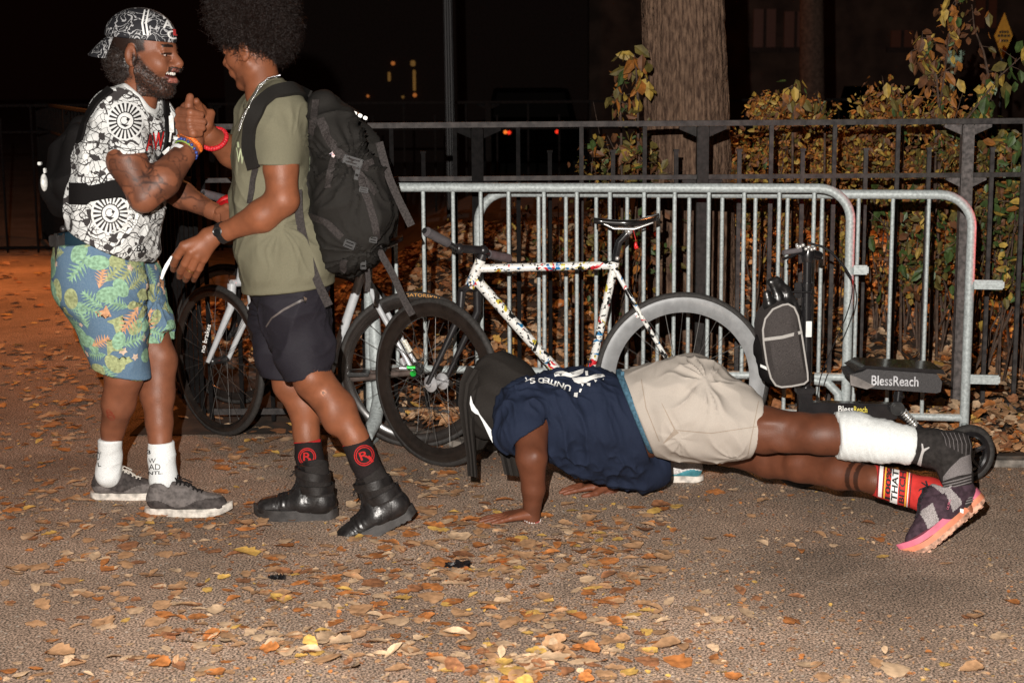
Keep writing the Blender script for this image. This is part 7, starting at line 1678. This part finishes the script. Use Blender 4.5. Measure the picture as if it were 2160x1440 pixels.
T, TF = text_geo('BlessReach', .012); V3 = [a+np.array([0, -.0025, 0])+ux*(.037+x*.178)+uz*(-.050+y*.038) for x, y in T]; m_ = MB(); m_.add(V3, TF); m_.build('lettering', mat('print_grey', (.5, .5, .52), .5), o)
m_ = MB(); m_.prism([(-.045, -.012), (-.02, -.02), (.05, -.052), (.02, -.066), (-.042, -.052)], a+np.array([0, -.004, 0]), ux, uz, (0, .012, 0)); m_.build('seat_corner', mat('grey_patch', (.18, .16, .15), .7), o, smooth=False)
m_ = MB(); m_.tube([P(1896, 826, DS+.02), P(1892, 860, DS)], .017, 12); m_.tube([P(1896, 832, DS+.02), P(1896, 838, DS+.02)], .022, 12); m_.build('seatpost', SBK, SCT)
# bag hung on the stem, and gloves stuffed in its top
c0 = P(1655, 730, 5.88); BAG = thing('handlebar_bag', 'charcoal mesh bag with light grey piping hanging from the scooter stem', 'bag', tuple(c0)); BGM = cloth('bag_mesh', (.060, .052, .050), var=.25, vscale=500, bump=.8, bscale=260); PIP = cloth('piping_grey', (.40, .38, .36))
outl = [(1650, 643), (1662, 641), (1675, 648), (1683, 665), (1690, 700), (1697, 745), (1703, 785), (1704, 802), (1696, 809), (1670, 814), (1648, 816), (1636, 812), (1626, 797), (1617, 765), (1611, 725), (1609, 695), (1614, 672), (1630, 652)]
o3 = [P(x, y, 5.86) for x, y in outl]; n = len(o3); cen = sum(o3)/n; V = [p for p in o3]+[cen+(p-cen)*.75-np.array([0, .028, 0]) for p in o3]+[cen-np.array([0, .034, 0])]
m_ = MB(); m_.add(V, [(i, (i+1) % n, n+(i+1) % n, n+i) for i in range(n)]+[(n+i, n+(i+1) % n, 2*n) for i in range(n)]); back = [p+np.array([-.018, .10, .01]) for p in o3]; m_.add(o3+back, [(i, n+i, n+(i+1) % n, (i+1) % n) for i in range(n)]+[tuple(range(n, 2*n))[::-1]]); m_.build('body', BGM, BAG)
m_ = MB(); m_.tube([p-np.array([0, .003, 0]) for p in o3], .0042, 8, closed=True); m_.build('piping', PIP, BAG); m_ = MB(); m_.ribbon([P(1611, 716, 5.835), P(1650, 711, 5.82), P(1692, 700, 5.84)], .012, (0, 0, 1), .003); m_.build('pocket_edge', PIP, BAG)
f = Field(.005); chx(f, [(1630, 690, 5.94, 26), (1618, 730, 5.94, 28), (1625, 780, 5.94, 24), (1650, 800, 5.94, 20)], .02); garment('gusset', f, [BP], BAG, fold=[((1, 0, 0), 20, .006, 1)])
m_ = MB(); m_.prism([(0, 0), (.028, -.012), (.028, -.024), (0, -.010)], P(1604, 768, 5.88), (1, 0, 0), (0, 0, 1), (0, .006, 0)); m_.build('reflective_strip', WH, BAG)
c0 = P(1650, 620, 5.93); GL = thing('gloves', 'pair of shiny black gloves stuffed into the top of the charcoal bag', 'gloves', tuple(c0)); GLV = mat('glove_black', (.014, .013, .013), .3, spec=.6, bump=.4, bscale=120)
f = Field(.004); chx(f, [(1640, 660, 5.93, 14), (1622, 640, 5.92, 13), (1618, 620, 5.92, 9)], .01); chx(f, [(1645, 655, 5.93, 14), (1640, 625, 5.94, 10), (1628, 595, 5.94, 8), (1638, 590, 5.94, 7)], .008); chx(f, [(1660, 655, 5.93, 14), (1660, 625, 5.95, 9), (1645, 592, 5.95, 7)], .008); chx(f, [(1640, 598, 5.94, 7), (1660, 610, 5.95, 8), (1672, 640, 5.95, 10), (1680, 660, 5.95, 11)], .008); chx(f, [(1612, 665, 5.93, 10), (1625, 655, 5.93, 12)], .01)
garment('glove', f, [GLV], GL, fold=[((0, 0, 1), 40, .004, 1)])
f = Field(.004); chx(f, [(1606, 685, 5.95, 9), (1616, 672, 5.95, 12), (1632, 662, 5.96, 12)], .01); chx(f, [(1650, 650, 5.97, 12), (1668, 648, 5.97, 12), (1682, 662, 5.97, 10)], .01); garment('glove', f, [GLV], GL, fold=[((0, 0, 1), 40, .004, 3)])
